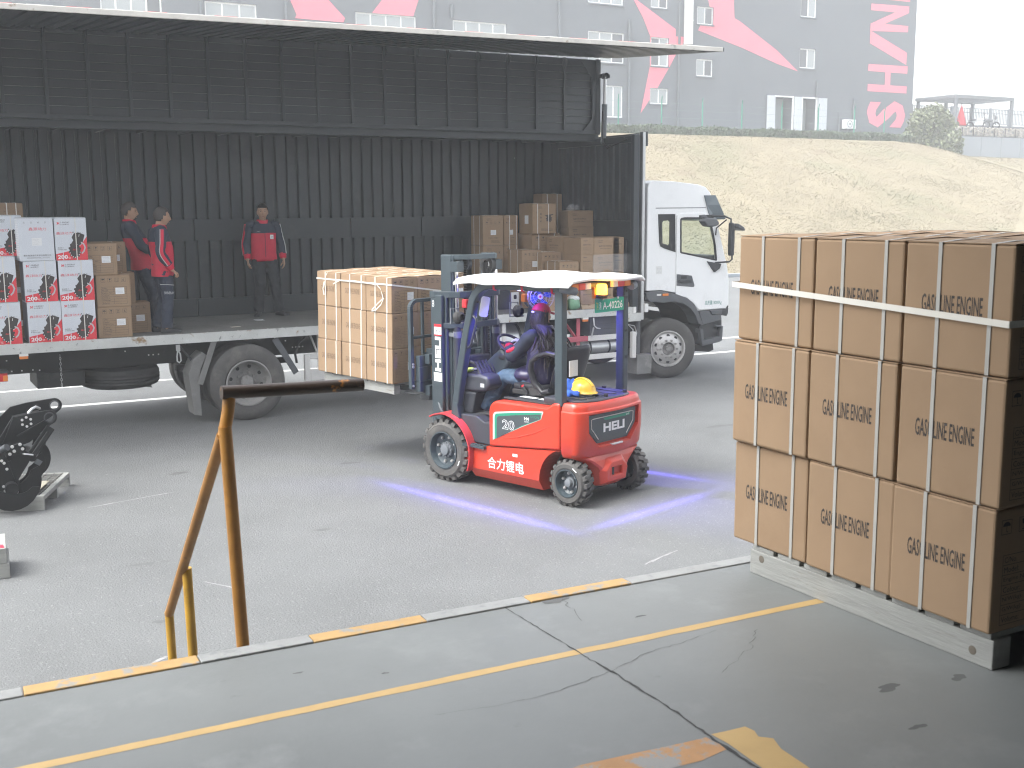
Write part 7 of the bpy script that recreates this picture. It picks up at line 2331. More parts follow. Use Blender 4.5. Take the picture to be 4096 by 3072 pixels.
e2_ = brown_carton(0.42, 0.40, 0.398, 'cardboard', (('x', 0.05),), style='plainside' if False else 'engine')
bput(e2_, 2.888, 15.85, FZ + 0.402, 'brown strapped carton set back, second layer, in front of the leaning man', GBL, 0.0)
bcopy(e2_, 2.795, 15.86, FZ + 0.804, 'brown strapped carton set back, third layer, in front of the leaning man', GBL, 0.0)
e3_ = brown_carton(0.27, 0.36, 0.425, 'cardboard_dark', (('x', -0.055), ('x', 0.055)), 'ink_faint', style='tall')
bput(e3_, 1.675, 16.08, FZ + 1.29, 'small dark brown carton with two straps showing above the white cartons', GBL)
for k in range(3):
    bcopy(e3_, 1.675, 16.08, FZ + k * 0.43, 'brown strapped carton hidden behind the white cartons, layer %s from the floor' % ('one', 'two', 'three')[k], GBL)

# right-hand cargo
RX = 9.87
oa = brown_carton(0.485, 0.52, 0.262, style='oil')
ob_ = brown_carton(0.245, 0.52, 0.262, style='oil_end')
op = brown_carton(0.53, 0.48, 0.262, style='oil')
usedo = {}
def rep(src, *a):
    if src.name in usedo:
        return bcopy(src, *a)
    usedo[src.name] = 1
    return bput(src, *a)
RW = ('lowest', 'second', 'third', 'fourth')
zp = FZ + 0.075
for k in range(4):
    z = zp + k * 0.2635
    rep(ob_, RX + 0.123, 15.46, z, 'narrow oil carton at the left corner of the film wrapped stack, %s layer' % RW[k], GBR)
    rep(oa, RX + 0.123 + 0.247 + 0.123, 15.46, z, 'wide oil carton mid face of the film wrapped stack, %s layer' % RW[k], GBR)
    ob2 = bcopy(ob_, RX + 0.123 + 0.247 + 0.245 + 0.11, 15.46, z, 'narrow oil carton against the bulkhead, film wrapped stack, %s layer' % RW[k], GBR)
    ob2.matrix_world = ob2.matrix_world @ Matrix.Diagonal((0.86, 1, 1, 1))
    M90 = Matrix.Translation((RX + 0.24, 15.99, z)) @ Matrix.Rotation(R(-90), 4, 'Z')
    o = rep(op, 0, 0, 0, 'oil carton behind the left corner of the wrapped stack, %s layer' % RW[k], GBR)
    o.matrix_world = M90
# stretch film round part of the wrapped stack
flm = MB()
rf = random.Random(6)
vs, fs = [], []
nxf, nzf = 26, 14
for j in range(nzf + 1):
    for i in range(nxf + 1):
        x = RX + 0.22 + 0.74 * i / nxf
        z = zp + 0.50 + 0.285 * j / nzf - (0.06 * math.sin(i * 0.5) * (1 - j / nzf) if i < 14 else 0)
        vs.append((x, 15.192 - 0.006 * rf.random() - 0.004 * abs(math.sin(j * 1.7)), z))
for j in range(nzf):
    for i in range(nxf):
        a = j * (nxf + 1) + i
        fs.append((a, a + 1, a + nxf + 2, a + nxf + 1))
flm.add(vs, fs)
tag(flm.build('stretch_film', 'film', smooth=30, org=(10.3, 15.19, zp + 0.6)), 'torn clear stretch film wrapped round the oil cartons', 'plastic film')
pr_ = empty('pallet', (10.35, 15.72, FZ), 'pale wooden pallet under the wrapped oil cartons on the truck', 'pallet', local=True)
for y in (-0.52, -0.05, 0.42):
    beam(pr_, 'runner', 'wood_pale', -0.46, 0.47, y, y + 0.09, 0, 0.05)
for k in range(6):
    beam(pr_, 'deck_board', 'wood_pale', -0.47 + k * 0.158, -0.47 + k * 0.158 + 0.14, -0.52, 0.52, 0.0505, 0.072, 0.002)
# the brown stacks left of it
f1_ = brown_carton(0.36, 0.46, 0.44, 'cardboard', (('y', -0.10), ('y', 0.12)))
bput(f1_, 9.665, 15.45, FZ + 0.32, 'brown strapped carton low in front, just left of the wrapped stack', GBR, 0)
bcopy(f1_, 9.645, 15.95, FZ + 0.45, 'brown strapped carton, second in the stepped row left of the wrapped stack', GBR, 0)
bcopy(f1_, 9.355, 16.10, FZ + 0.49, 'brown strapped carton, leftmost of the stepped row left of the wrapped stack', GBR, 0)
u1 = brown_carton(0.36, 0.46, 0.315, 'cardboard')
bput(u1, 9.665, 15.45, FZ, 'brown carton on the truck floor under the low strapped carton', GBR)
u2 = brown_carton(0.36, 0.46, 0.445, 'cardboard')
bput(u2, 9.645, 15.95, FZ, 'brown carton on the floor under the second stepped carton', GBR)
u3 = brown_carton(0.36, 0.46, 0.485, 'cardboard')
bput(u3, 9.355, 16.10, FZ, 'brown carton on the floor under the leftmost stepped carton', GBR)
g1_ = brown_carton(0.33, 0.30, 0.345, 'cardboard', (('y', -0.06),), style='tall')
bput(g1_, 9.38, 15.23, FZ, 'pale brown carton at the truck edge seen behind the driver cap', GBR)
g2_ = brown_carton(0.26, 0.30, 0.33, 'cardboard_dark', style='tall')
bput(g2_, 9.035, 16.05, FZ, 'dark brown carton with a white label beside the white card panel', GBR)
t1 = brown_carton(0.385, 0.42, 0.48, 'cardboard', (('y', -0.1), ('y', 0.1)), style='tall')
t2 = brown_carton(0.27, 0.42, 0.48, 'cardboard', (('x', -0.03), ('x', 0.10)), style='tall')
for k in range(3):
    z = FZ + (0.0, 0.508, 0.998)[k]
    rep(t1, 9.055, 16.81, z, 'tall brown machine carton on the left rear stack, %s layer' % ('bottom', 'middle', 'top')[k], GBR)
    rep(t2, 9.395, 16.81, z, 'narrow tall brown carton right of the left rear stack, %s layer' % ('bottom', 'middle', 'top')[k], GBR)
m3 = brown_carton(0.55, 0.54, 0.51, 'cardboard', (('x', -0.14), ('x', 0.16)))
bput(m3, 9.88, 16.55, FZ + 0.668, 'brown strapped carton supporting the tall picture carton', GBR)
m3b = brown_carton(0.55, 0.54, 0.665, 'cardboard', None)
bput(m3b, 9.88, 16.55, FZ, 'big brown carton on the floor at the bottom of the rear middle stack', GBR)
m1_ = brown_carton(0.45, 0.45, 0.485, 'cardboard', (('x', -0.13), ('x', 0.08)), style='picture')
bput(m1_, 9.81, 16.44, FZ + 1.182, 'tall brown carton with a machine picture high on the rear stack', GBR)
mb = MB(); mb.box(-0.2255, -0.2262, -0.09, 0.03, 0.16, 0.30); mb.build('label', 'sticker', m1_)
m2_ = brown_carton(0.40, 0.30, 0.66, 'cardboard_dark', (('x', -0.10), ('x', 0.10)), 'ink_faint', style='tall')
bput(m2_, 10.40, 17.08, FZ + 1.17, 'dark brown carton topmost of all, against the back wall', GBR)
m2b = brown_carton(0.42, 0.32, 1.165, 'cardboard_dark', None, 'ink_faint', style='tall')
bput(m2b, 10.40, 17.08, FZ, 'very tall dark brown carton on the floor by the back wall', GBR)
m4 = brown_carton(0.50, 0.27, 0.26, style='oil')
bput(m4, 10.565, 16.41, FZ + 1.285, 'oil carton on top under the crumpled plastic, right of the picture carton', GBR)
bcopy(m4, 10.575, 16.41, FZ + 1.024, 'oil carton second from the top, right of the picture carton', GBR)
m4b = brown_carton(0.50, 0.27, 0.51, style='oil')
rep(m4b, 10.575, 16.41, FZ + 0.512, 'large oil carton third from the top, right of the picture carton', GBR)
bcopy(m4b, 10.575, 16.41, FZ, 'large oil carton on the floor under the oil stack, right of the picture carton', GBR)

# loose things on the truck bed
bb_ = MB(); bb_.box(8.74, 8.955, 15.86, 16.2, FZ, FZ + 0.31)
tag(bb_.build('black_box', 'fork_dark', bevel=0.012, org=(8.85, 16.0, FZ)), 'dark blue black crate standing on the truck floor left of the white panel', 'crate')
wp = MB(); wp.prism(rrect(8.965, 9.10, FZ, FZ + 0.27, 0.01), 'xz', 15.84, 15.86)
wpo = wp.build('card_panel', 'sticker', org=(9.03, 15.85, FZ))
tag(wpo, 'white card panel with a dark hand hole leaning upright on the truck floor', 'panel')
mb = MB(); mb.prism(rrect(9.005, 9.06, FZ + 0.16, FZ + 0.23, 0.02), 'xz', 15.8375, 15.8395); mb.build('hand_hole', 'seal_black', wpo)
bg = empty('bundle', (9.70, 15.16, FZ), 'green and white plastic wrapped bundle on the truck bed edge', 'bundle')
mb = MB(); mb.sphere((9.70, 15.16, FZ + 0.105), 0.105, 0.10, 0.10, 20, 12, fn=lambda v: Vector((max(-0.095, min(0.095, v.x * 1.25)), v.y, max(-0.10, min(0.09, v.z * 1.15)))) * (1 + 0.05 * math.sin(v.x * 50 + v.z * 40))); mb.build('body', 'bag_green', bg, smooth=60)
mb = MB(); mb.sphere((9.70, 15.16, FZ + 0.185), 0.095, 0.09, 0.05, 18, 10, fn=lambda v: v * (1 + 0.14 * math.sin(v.x * 70 + v.y * 60))); mb.build('cover', 'bag_white', bg, smooth=60)
cp = MB(); cp.sphere((10.50, 16.40, FZ + 1.60), 0.11, 0.09, 0.055, 18, 12, fn=lambda v: v * (1 + 0.3 * math.sin(v.x * 60 + v.z * 80) * math.cos(v.y * 50 + v.x * 30)))
cp.sphere((10.42, 16.38, FZ + 1.585), 0.07, 0.06, 0.04, 14, 8, fn=lambda v: v * (1 + 0.3 * math.sin(v.x * 90 + v.z * 80)))
tag(cp.build('plastic_sheet', 'film', smooth=70, org=(10.5, 16.4, FZ + 1.55)), 'crumpled clear plastic lying on the top oil carton', 'plastic film')
for i, (x, y, a, m) in enumerate(((4.42, 15.64, 10, 'paper'), (4.98, 16.32, 20, 'sticker'), (5.0, 16.45, -10, 'sticker'), (8.56, 15.10, 5, 'paper'))):
    mb = MB(); mb.box(-0.07, 0.07, -0.035, 0.035, 0, 0.002, Matrix.Translation((x, y, FZ + 0.0005)) @ Matrix.Rotation(R(a), 4, 'Z'))
    tag(mb.build('paper_scrap', m, org=(x, y, FZ)), ('yellowish paper scrap on the truck floor near the middle edge', 'small white paper scrap on the truck floor just in front of the facing man', 'second white paper scrap on the truck floor, closer to the facing man', 'yellowish paper scrap on the truck edge right of the mast')[i], 'paper', 'paper scraps on the truck floor')

# ================================================================== LEFT SIDE: implement on a pallet, timber blocks, stair rail
pp = empty('pallet', (1.02, 12.19, 0), 'grey wooden pallet with a wire mesh deck under the black implement', 'pallet', rot=(0, 0, R(-22)), local=True)
PL, PW = 1.05, 1.05
# local x to the right, local y away; right front corner lands near (1.31, 11.53)
for y in (-PW / 2, -0.05, PW / 2 - 0.09):
    beam(pp, 'runner', 'wood_grey', -PL / 2, PL / 2, y, y + 0.035, 0, 0.145)
for x in (-PL / 2, PL / 2 - 0.05):
    beam(pp, 'edge_board', 'wood_grey', x, x + 0.05, -PW / 2 + 0.0355, PW / 2 - 0.09, 0.10, 0.144)
for k in range(13):
    v = -PW / 2 + 0.06 + k * 0.077
    mb = MB(); mb.tube([(-PL / 2 + 0.05, v, 0.14), (PL / 2 - 0.05, v, 0.14)], 0.004, 6); mb.build('mesh_rod', 'mesh_steel', pp)
    mb = MB(); mb.tube([(-PL / 2 + 0.06 + k * 0.077, -PW / 2 + 0.04, 0.147), (-PL / 2 + 0.06 + k * 0.077, PW / 2 - 0.09, 0.147)], 0.004, 6); mb.build('mesh_rod', 'mesh_steel', pp)
mb = MB(); mb.lathe([(0.028, 0), (0.02, 0.001), (0, 0.001)], (0.36, -PW / 2, 0.08), (0, -1, 0), 12); mb.build('paint_spot', 'floor_yellow', pp)
cs_ = MB()
cs_.box(-0.24, 0.20, -0.20, 0.22, 0.0, 0.006, Matrix.Translation((1.17, 11.95, 0.153)) @ Matrix.Rotation(R(-22), 4, 'Z'))
tag(cs_.build('cardboard_sheet', 'paper', org=(1.17, 11.95, 0.153)), 'pale cardboard sheet lying on the mesh pallet under the implement', 'cardboard')

tl_ = empty('rotary_tiller', (1.0, 11.8, 0.15), 'black steel rotary tiller with drilled lifting arms and curved blades on the pallet', 'implement')
def plate(name, poly, y, t, m='tiller_black', holes=(), bevel=0.004):
    mb = MB(); mb.prism(poly, 'xz', y, y + t)
    o = mb.build(name, m, tl_)
    if holes:
        ct = MB()
        for cx, cz, rr in holes:
            ct.lathe([(0, -0.2), (rr, -0.2), (rr, 0.2), (0, 0.2)], (cx, y, cz), (0, 1, 0), 20)
        cut(o, ct)
    b = o.modifiers.new('bevel', 'BEVEL'); b.width = bevel; b.segments = 2; b.limit_method = 'ANGLE'
    return o
def bolts(pts, y, r=0.016, par=None):
    mb = MB()
    for x, z in pts:
        mb.cyl((x, y, z), (x, y - 0.006, z), r, 10); mb.cyl((x, y - 0.006, z), (x, y - 0.018, z), r * 0.68, 8)
    return mb.build('bolt', 'bolt_bright', tl_, smooth=40)
lug = lambda cx, cz, r, a0, a1: arc(cx, cz, r, a0, a1, 10)
# far and near lifting arms
plate('lifting_arm', [(0.80, 0.66), (1.12, 0.955), (1.28, 0.985)] + lug(1.53, 0.935, 0.072, 100, -60) + [(1.46, 0.80), (1.25, 0.70), (1.05, 0.60), (0.8, 0.55)], 12.02, 0.03, holes=((1.53, 0.935, 0.040),))
plate('lifting_arm', [(0.70, 0.52), (0.96, 0.66), (1.11, 0.89), (1.40, 0.925)] + lug(1.445, 0.858, 0.072, 80, -70) + [(1.40, 0.75), (1.25, 0.63), (1.14, 0.60), (0.95, 0.54), (0.70, 0.45)], 11.78, 0.03, holes=((1.445, 0.858, 0.042),))
for cx, cz, y in ((1.53, 0.935, 12.02), (1.445, 0.858, 11.78)):
    mb = MB(); mb.lathe([(0.041, -0.012), (0.052, -0.012), (0.052, 0.042), (0.041, 0.042)], (cx, y, cz), (0, 1, 0), 22); mb.v = mb.v; mb.build('lug_bush', 'dark_metal', tl_, smooth=40)
bolts([(1.235 + 0.045 * math.cos(R(a)), 0.835 + 0.045 * math.sin(R(a))) for a in (30, 90, 150, 210, 270, 330)], 11.78, 0.013)
mb = MB(); mb.box(1.06, 1.12, 11.765, 11.779, 0.62, 0.9, Matrix.Translation((1.09, 0, 0.76)) @ Matrix.Rotation(R(24), 4, 'Y') @ Matrix.Translation((-1.09, 0, -0.76))); mb.build('arm_rib', 'tiller_black', tl_, bevel=0.004)
mb = MB(); mb.bar((1.14, 11.77, 0.705), (1.40, 11.77, 0.835), 0.03, 0.014, (0, 0, 1)); mb.build('arm_rib', 'tiller_black', tl_, bevel=0.003)
mb = MB(); mb.box(1.13, 1.38, 11.81, 12.02, 0.86, 0.885, Matrix.Translation((1.25, 0, .87)) @ Matrix.Rotation(R(-8), 4, 'Y') @ Matrix.Translation((-1.25, 0, -.87))); mb.tube([(1.25, 11.85, 0.92), (1.36, 11.95, 0.955)], 0.012, 8); mb.build('cross_plate', 'tiller_black', tl_)
mb = MB(); mb.tube([(1.26, 11.84, 0.905), (1.30, 11.86, 0.945), (1.34, 11.9, 0.955), (1.38, 11.93, 0.93)], 0.014, 8); mb.build('clip', 'galv', tl_, smooth=40)
# guard blade bar on the right
mb = MB(); mb.bar((1.22, 11.70, 0.48), (1.45, 11.78, 0.76), 0.085, 0.03, (0, 1, 0)); mb.bar((1.24, 11.67, 0.50), (1.42, 11.74, 0.72), 0.03, 0.035, (0, 1, 0)); mb.build('scraper_bar', 'tiller_black', tl_, bevel=0.006)
mb = MB(); mb.prism([(1.42, 0.76), (1.44, 0.72), (1.39, 0.58), (1.37, 0.60)], 'xz', 11.8, 11.95); mb.build('scraper_plate', 'tiller_black', tl_)
# hood and side plate
plate('hood_plate', [(1.02, 0.56), (1.15, 0.61), (1.24, 0.54), (1.22, 0.46), (1.10, 0.28), (1.03, 0.24)], 11.66, 0.03)
plate('chain_case', [(0.70, 0.62), (0.99, 0.60), (1.03, 0.50), (1.10, 0.28), (1.12, 0.17), (1.05, 0.13), (0.9, 0.13), (0.70, 0.3)], 11.52, 0.05)
mb = MB(); mb.bar((1.03, 11.515, 0.52), (1.13, 11.515, 0.17), 0.03, 0.02, (0, 1, 0)); mb.build('case_rib', 'tiller_black', tl_, bevel=0.003)
plate('bolt_plate', [(0.98, 0.60), (1.05, 0.64), (1.15, 0.665), (1.20, 0.61), (1.18, 0.56), (1.02, 0.54)], 11.62, 0.025)
bolts([(1.075, 0.635), (1.145, 0.65), (1.165, 0.605), (1.09, 0.59), (1.05, 0.565)], 11.62)
bolts([(0.965, 0.53), (0.985, 0.505), (1.005, 0.445), (1.055, 0.295), (0.965, 0.28), (0.975, 0.235), (1.015, 0.245), (1.065, 0.255), (1.08, 0.21), (0.98, 0.18), (1.0, 0.145), (1.045, 0.145), (1.09, 0.17)], 11.52, 0.014)
mb = MB(); mb.cyl((0.94, 11.58, 0.60), (1.02, 11.50, 0.66), 0.035, 14); mb.cyl((0.92, 11.6, 0.585), (0.96, 11.56, 0.615), 0.045, 14); mb.build('filler_neck', 'dark_metal', tl_, smooth=40)
mb = MB(); mb.bar((1.17, 11.62, 0.555), (1.25, 11.66, 0.53), 0.045, 0.012, (0, 0, 1)); mb.build('tag', 'sticker', tl_)
# curved tines: thick crescents round the shaft
def tine(cx, cz, r, a0, a1, w0, y, t=0.02):
    out = arc(cx, cz, r, a0, a1, 12)
    inn = [(cx + (r - w0 * math.sin(math.pi * (0.12 + 0.80 * i / 12))) * math.cos(R(a1 + (a0 - a1) * i / 12)), cz + (r - w0 * math.sin(math.pi * (0.12 + 0.80 * i / 12))) * math.sin(R(a1 + (a0 - a1) * i / 12))) for i in range(13)]
    plate('tine', out + inn, y, t, bevel=0.003)
tine(1.03, 0.30, 0.245, 150, 350, 0.17, 11.42)
tine(1.03, 0.30, 0.285, 275, 385, 0.19, 11.60)
tine(1.18, 0.42, 0.20, 250, 390, 0.15, 11.75)
tine(1.24, 0.44, 0.21, 290, 400, 0.14, 11.92)
tine(1.28, 0.56, 0.14, -60, 80, 0.13, 12.0)
tine(1.20, 0.33, 0.19, 250, 360, 0.12, 12.05)
mb = MB(); mb.cyl((1.03, 11.44, 0.26), (1.03, 12.1, 0.30), 0.06, 16); mb.cyl((1.25, 11.66, 0.5), (1.25, 12.1, 0.5), 0.04, 14); mb.build('rotor_shaft', 'tiller_black', tl_, smooth=40)
mb = MB(); mb.bar((1.28, 11.68, 0.46), (1.33, 11.72, 0.42), 0.05, 0.01, (0, 1, 0)); mb.build('hinge', 'steel_grey', tl_)
mb = MB()
for y in (11.6, 12.0):
    mb.box(0.80, 0.86, y, y + 0.05, 0.152, 0.5); mb.box(0.75, 1.10, y, y + 0.06, 0.1515, 0.17)
mb.build('stand_foot', 'tiller_black', tl_)

for i, (z0, z1, x1, lab) in enumerate(((0.0, 0.125, 0.81, 'weathered grey timber beam end, lower of the two at the left edge'), (0.1255, 0.25, 0.795, 'weathered grey timber beam end, upper of the two at the left edge'))):
    mb = MB(); mb.box(-0.6, 0.05, -0.2, 0.25, 0, z1 - z0, Matrix.Rotation(R(-5), 4, 'Z'))
    o = mb.build('timber_beam', 'wood_grey', bevel=0.006)
    o.location = (x1 - 0.05, 9.68, z0)
    tag(o, lab, 'timber', 'timber beams at the left edge')
mb = MB(); mb.box(-0.03, 0.02, -0.19, -0.10, 0.1255, 0.128); o2 = mb.build('paint_mark', 'tie_red', o)
mb = MB(); mb.tube([(-0.12, -0.12, 0.127), (-0.10, -0.05, 0.16), (-0.05, -0.02, 0.14)], 0.006, 6); mb.build('wire_tie', 'galv', o, smooth=40)

# stair rail beside the dock
hr = empty('stair_rail', (1.10, 4.2, 0), 'rusty yellow pipe handrail with a dark top bar at the dock edge', 'handrail')
pr = 0.0215
mb = MB(); mb.cyl((1.150, 4.0, 0.0), (1.072, 3.985, 2.12), pr + 0.002, 16); mb.build('post', 'rust_rail', hr, smooth=50)
mb = MB(); mb.tube([(1.068, 3.99, 2.085), (1.085, 3.985, 2.17), (1.092, 3.98, 2.232)], pr + 0.001, 16); mb.build('upper_post', 'rust_rail', hr, smooth=50)
mb = MB(); mb.tube([(1.062, 3.975, 2.244), (1.30, 3.975, 2.236), (1.598, 3.975, 2.228)], pr + 0.003, 18); mb.build('top_bar', 'rust_dark', hr, smooth=50)
A, B_ = Vector((1.066, 4.00, 2.085)), Vector((1.118, 5.3, 0.985))
mb = MB(); mb.tube([A, A.lerp(B_, 0.5), B_], pr, 16); mb.build('sloping_rail', 'rust_rail', hr, smooth=50)
mb = MB(); mb.cyl((1.150, 4.93, 0.0), (1.120, 4.90, 1.325), pr, 16); mb.build('post', 'ochre_rail', hr, smooth=50)
mb = MB(); mb.cyl((1.135, 5.31, 0.0), (1.118, 5.3, 0.995), pr - 0.001, 16); mb.sphere((1.118, 5.3, 0.99), pr, pr, pr, 12, 8); mb.build('post', 'ochre_rail', hr, smooth=50)

# ================================================================== PEOPLE (local frame: facing +X, left is +Y)
def crom(pts, rad, n):
    """smooth a chain of points and radii"""
    P = [Vector(p) for p in pts]
    P = [P[0] * 2 - P[1]] + P + [P[-1] * 2 - P[-2]]
    Q = [rad[0]] + list(rad) + [rad[-1]]
    o, r = [], []
    for i in range(1, len(P) - 2):
        for k in range(n):
            t = k / n
            a, b, c, d = P[i - 1], P[i], P[i + 1], P[i + 2]
            o.append(0.5 * ((2 * b) + (c - a) * t + (2 * a - 5 * b + 4 * c - d) * t * t + (3 * b - a - 3 * c + d) * t ** 3))
            r.append(Q[i] + (Q[i + 1] - Q[i]) * (t * t * (3 - 2 * t)))
    o.append(P[-2]); r.append(Q[-2])
    return o, r

def limb(mb, pts, rad, n=4, sides=14, wr=0.0, seed=0):
    o, r = crom(pts, rad, n)
    rr = random.Random(seed)
    if wr:
        r = [x * (1 + wr * math.sin(i * 1.9 + rr.uniform(-0.5, 0.5))) for i, x in enumerate(r)]
    mb.tube(o, r, sides)

def head_fn(v):
    x, y, z = v
    f = max(0.0, x / 0.095)
    lo = max(0.0, -z / 0.115)
    y *= 1 - 0.30 * lo ** 1.4
    if x > 0:
        x += 0.006 * lo
        x *= 1 - 0.10 * max(0, z / 0.115) ** 2
    else:
        x *= 1 - 0.35 * lo
    if f > 0.2:
        g = lambda cy, cz, sy, sz: math.exp(-((y - cy) / sy) ** 2 - ((z - cz) / sz) ** 2)
        x += 0.026 * g(0, -0.022, 0.013, 0.022) * f + 0.012 * g(0, 0.002, 0.009, 0.025) * f
        x -= 0.010 * (g(0.031, 0.010, 0.016, 0.012) + g(-0.031, 0.010, 0.016, 0.012)) * f
        x += 0.006 * (g(0.03, 0.032, 0.03, 0.010) + g(-0.03, 0.032, 0.03, 0.010)) * f
        x += 0.007 * g(0, -0.060, 0.022, 0.007) * f + 0.010 * g(0, -0.098, 0.026, 0.018) * f
        x -= 0.004 * g(0, -0.076, 0.03, 0.008) * f
    return Vector((x, y, z))

def hand(mb, wrist, d, palm_n, side, curl=0.5, k=1.0):
    """palm and five fingers from the wrist along d; palm_n = direction the palm faces; side = +1/-1 where the thumb is"""
    w, d, pn = Vector(wrist), Vector(d).normalized(), Vector(palm_n)
    pn = (pn - d * pn.dot(d)).normalized()
    t = d.cross(pn) * side
    rings = []
    for s, hw, th in ((-0.02, 0.024, 0.020), (0.01, 0.030, 0.017), (0.05, 0.040, 0.015), (0.085, 0.040, 0.013)):
        c = w + d * (s * k)
        rings.append([c + t * (hw * k * math.cos(a)) + pn * (th * k * math.sin(a)) for a in [2 * math.pi * i / 12 for i in range(12)]])
    mb.loft(rings)
    for i, (off, ln) in enumerate(((0.029, 0.070), (0.010, 0.078), (-0.010, 0.072), (-0.029, 0.057))):
        b = w + d * (0.078 * k) + t * (off * k)
        c1 = curl * (0.9 + 0.08 * i)
        p1 = b + (d * math.cos(c1 * 0.6) + pn * math.sin(c1 * 0.6)) * ln * 0.45 * k
        p2 = p1 + (d * math.cos(c1 * 1.7) + pn * math.sin(c1 * 1.7)) * ln * 0.32 * k
        p3 = p2 + (d * math.cos(c1 * 2.6) + pn * math.sin(c1 * 2.6)) * ln * 0.25 * k
        mb.tube([b - d * 0.02, b, p1, p2, p3], [0.009 * k, 0.0098 * k, 0.0092 * k, 0.0085 * k, 0.007 * k], 8)
    b = w + d * (0.022 * k) + t * (0.028 * k)
    p1 = b + (d * 0.7 + t * 0.62 + pn * 0.35).normalized() * 0.036 * k
    p2 = p1 + (d * 0.8 + t * 0.10 + pn * 0.55).normalized() * 0.030 * k
    p3 = p2 + (d * 0.8 - t * 0.1 + pn * 0.6).normalized() * 0.024 * k
    mb.tube([b - t * 0.015, b, p1, p2, p3], [0.012 * k, 0.0125 * k, 0.0115 * k, 0.0105 * k, 0.008 * k], 8)

def remesh(o, v, sm=2):
    r = o.modifiers.new('remesh', 'REMESH')
    r.mode = 'VOXEL'
    r.voxel_size = v
    r.use_smooth_shade = True
    if sm:
        s = o.modifiers.new('smooth', 'SMOOTH')
        s.iterations = sm
        s.factor = 0.5
    return o

def folds(o, strength, size, name='cloth_folds'):
    t = bpy.data.textures.get(name + str(size)) or bpy.data.textures.new(name + str(size), 'CLOUDS')
    t.noise_scale = size
    d = o.modifiers.new('folds', 'DISPLACE')
    d.texture = t
    d.strength = strength
    d.mid_level = 0.5
    d.texture_coords = 'LOCAL'
    return o

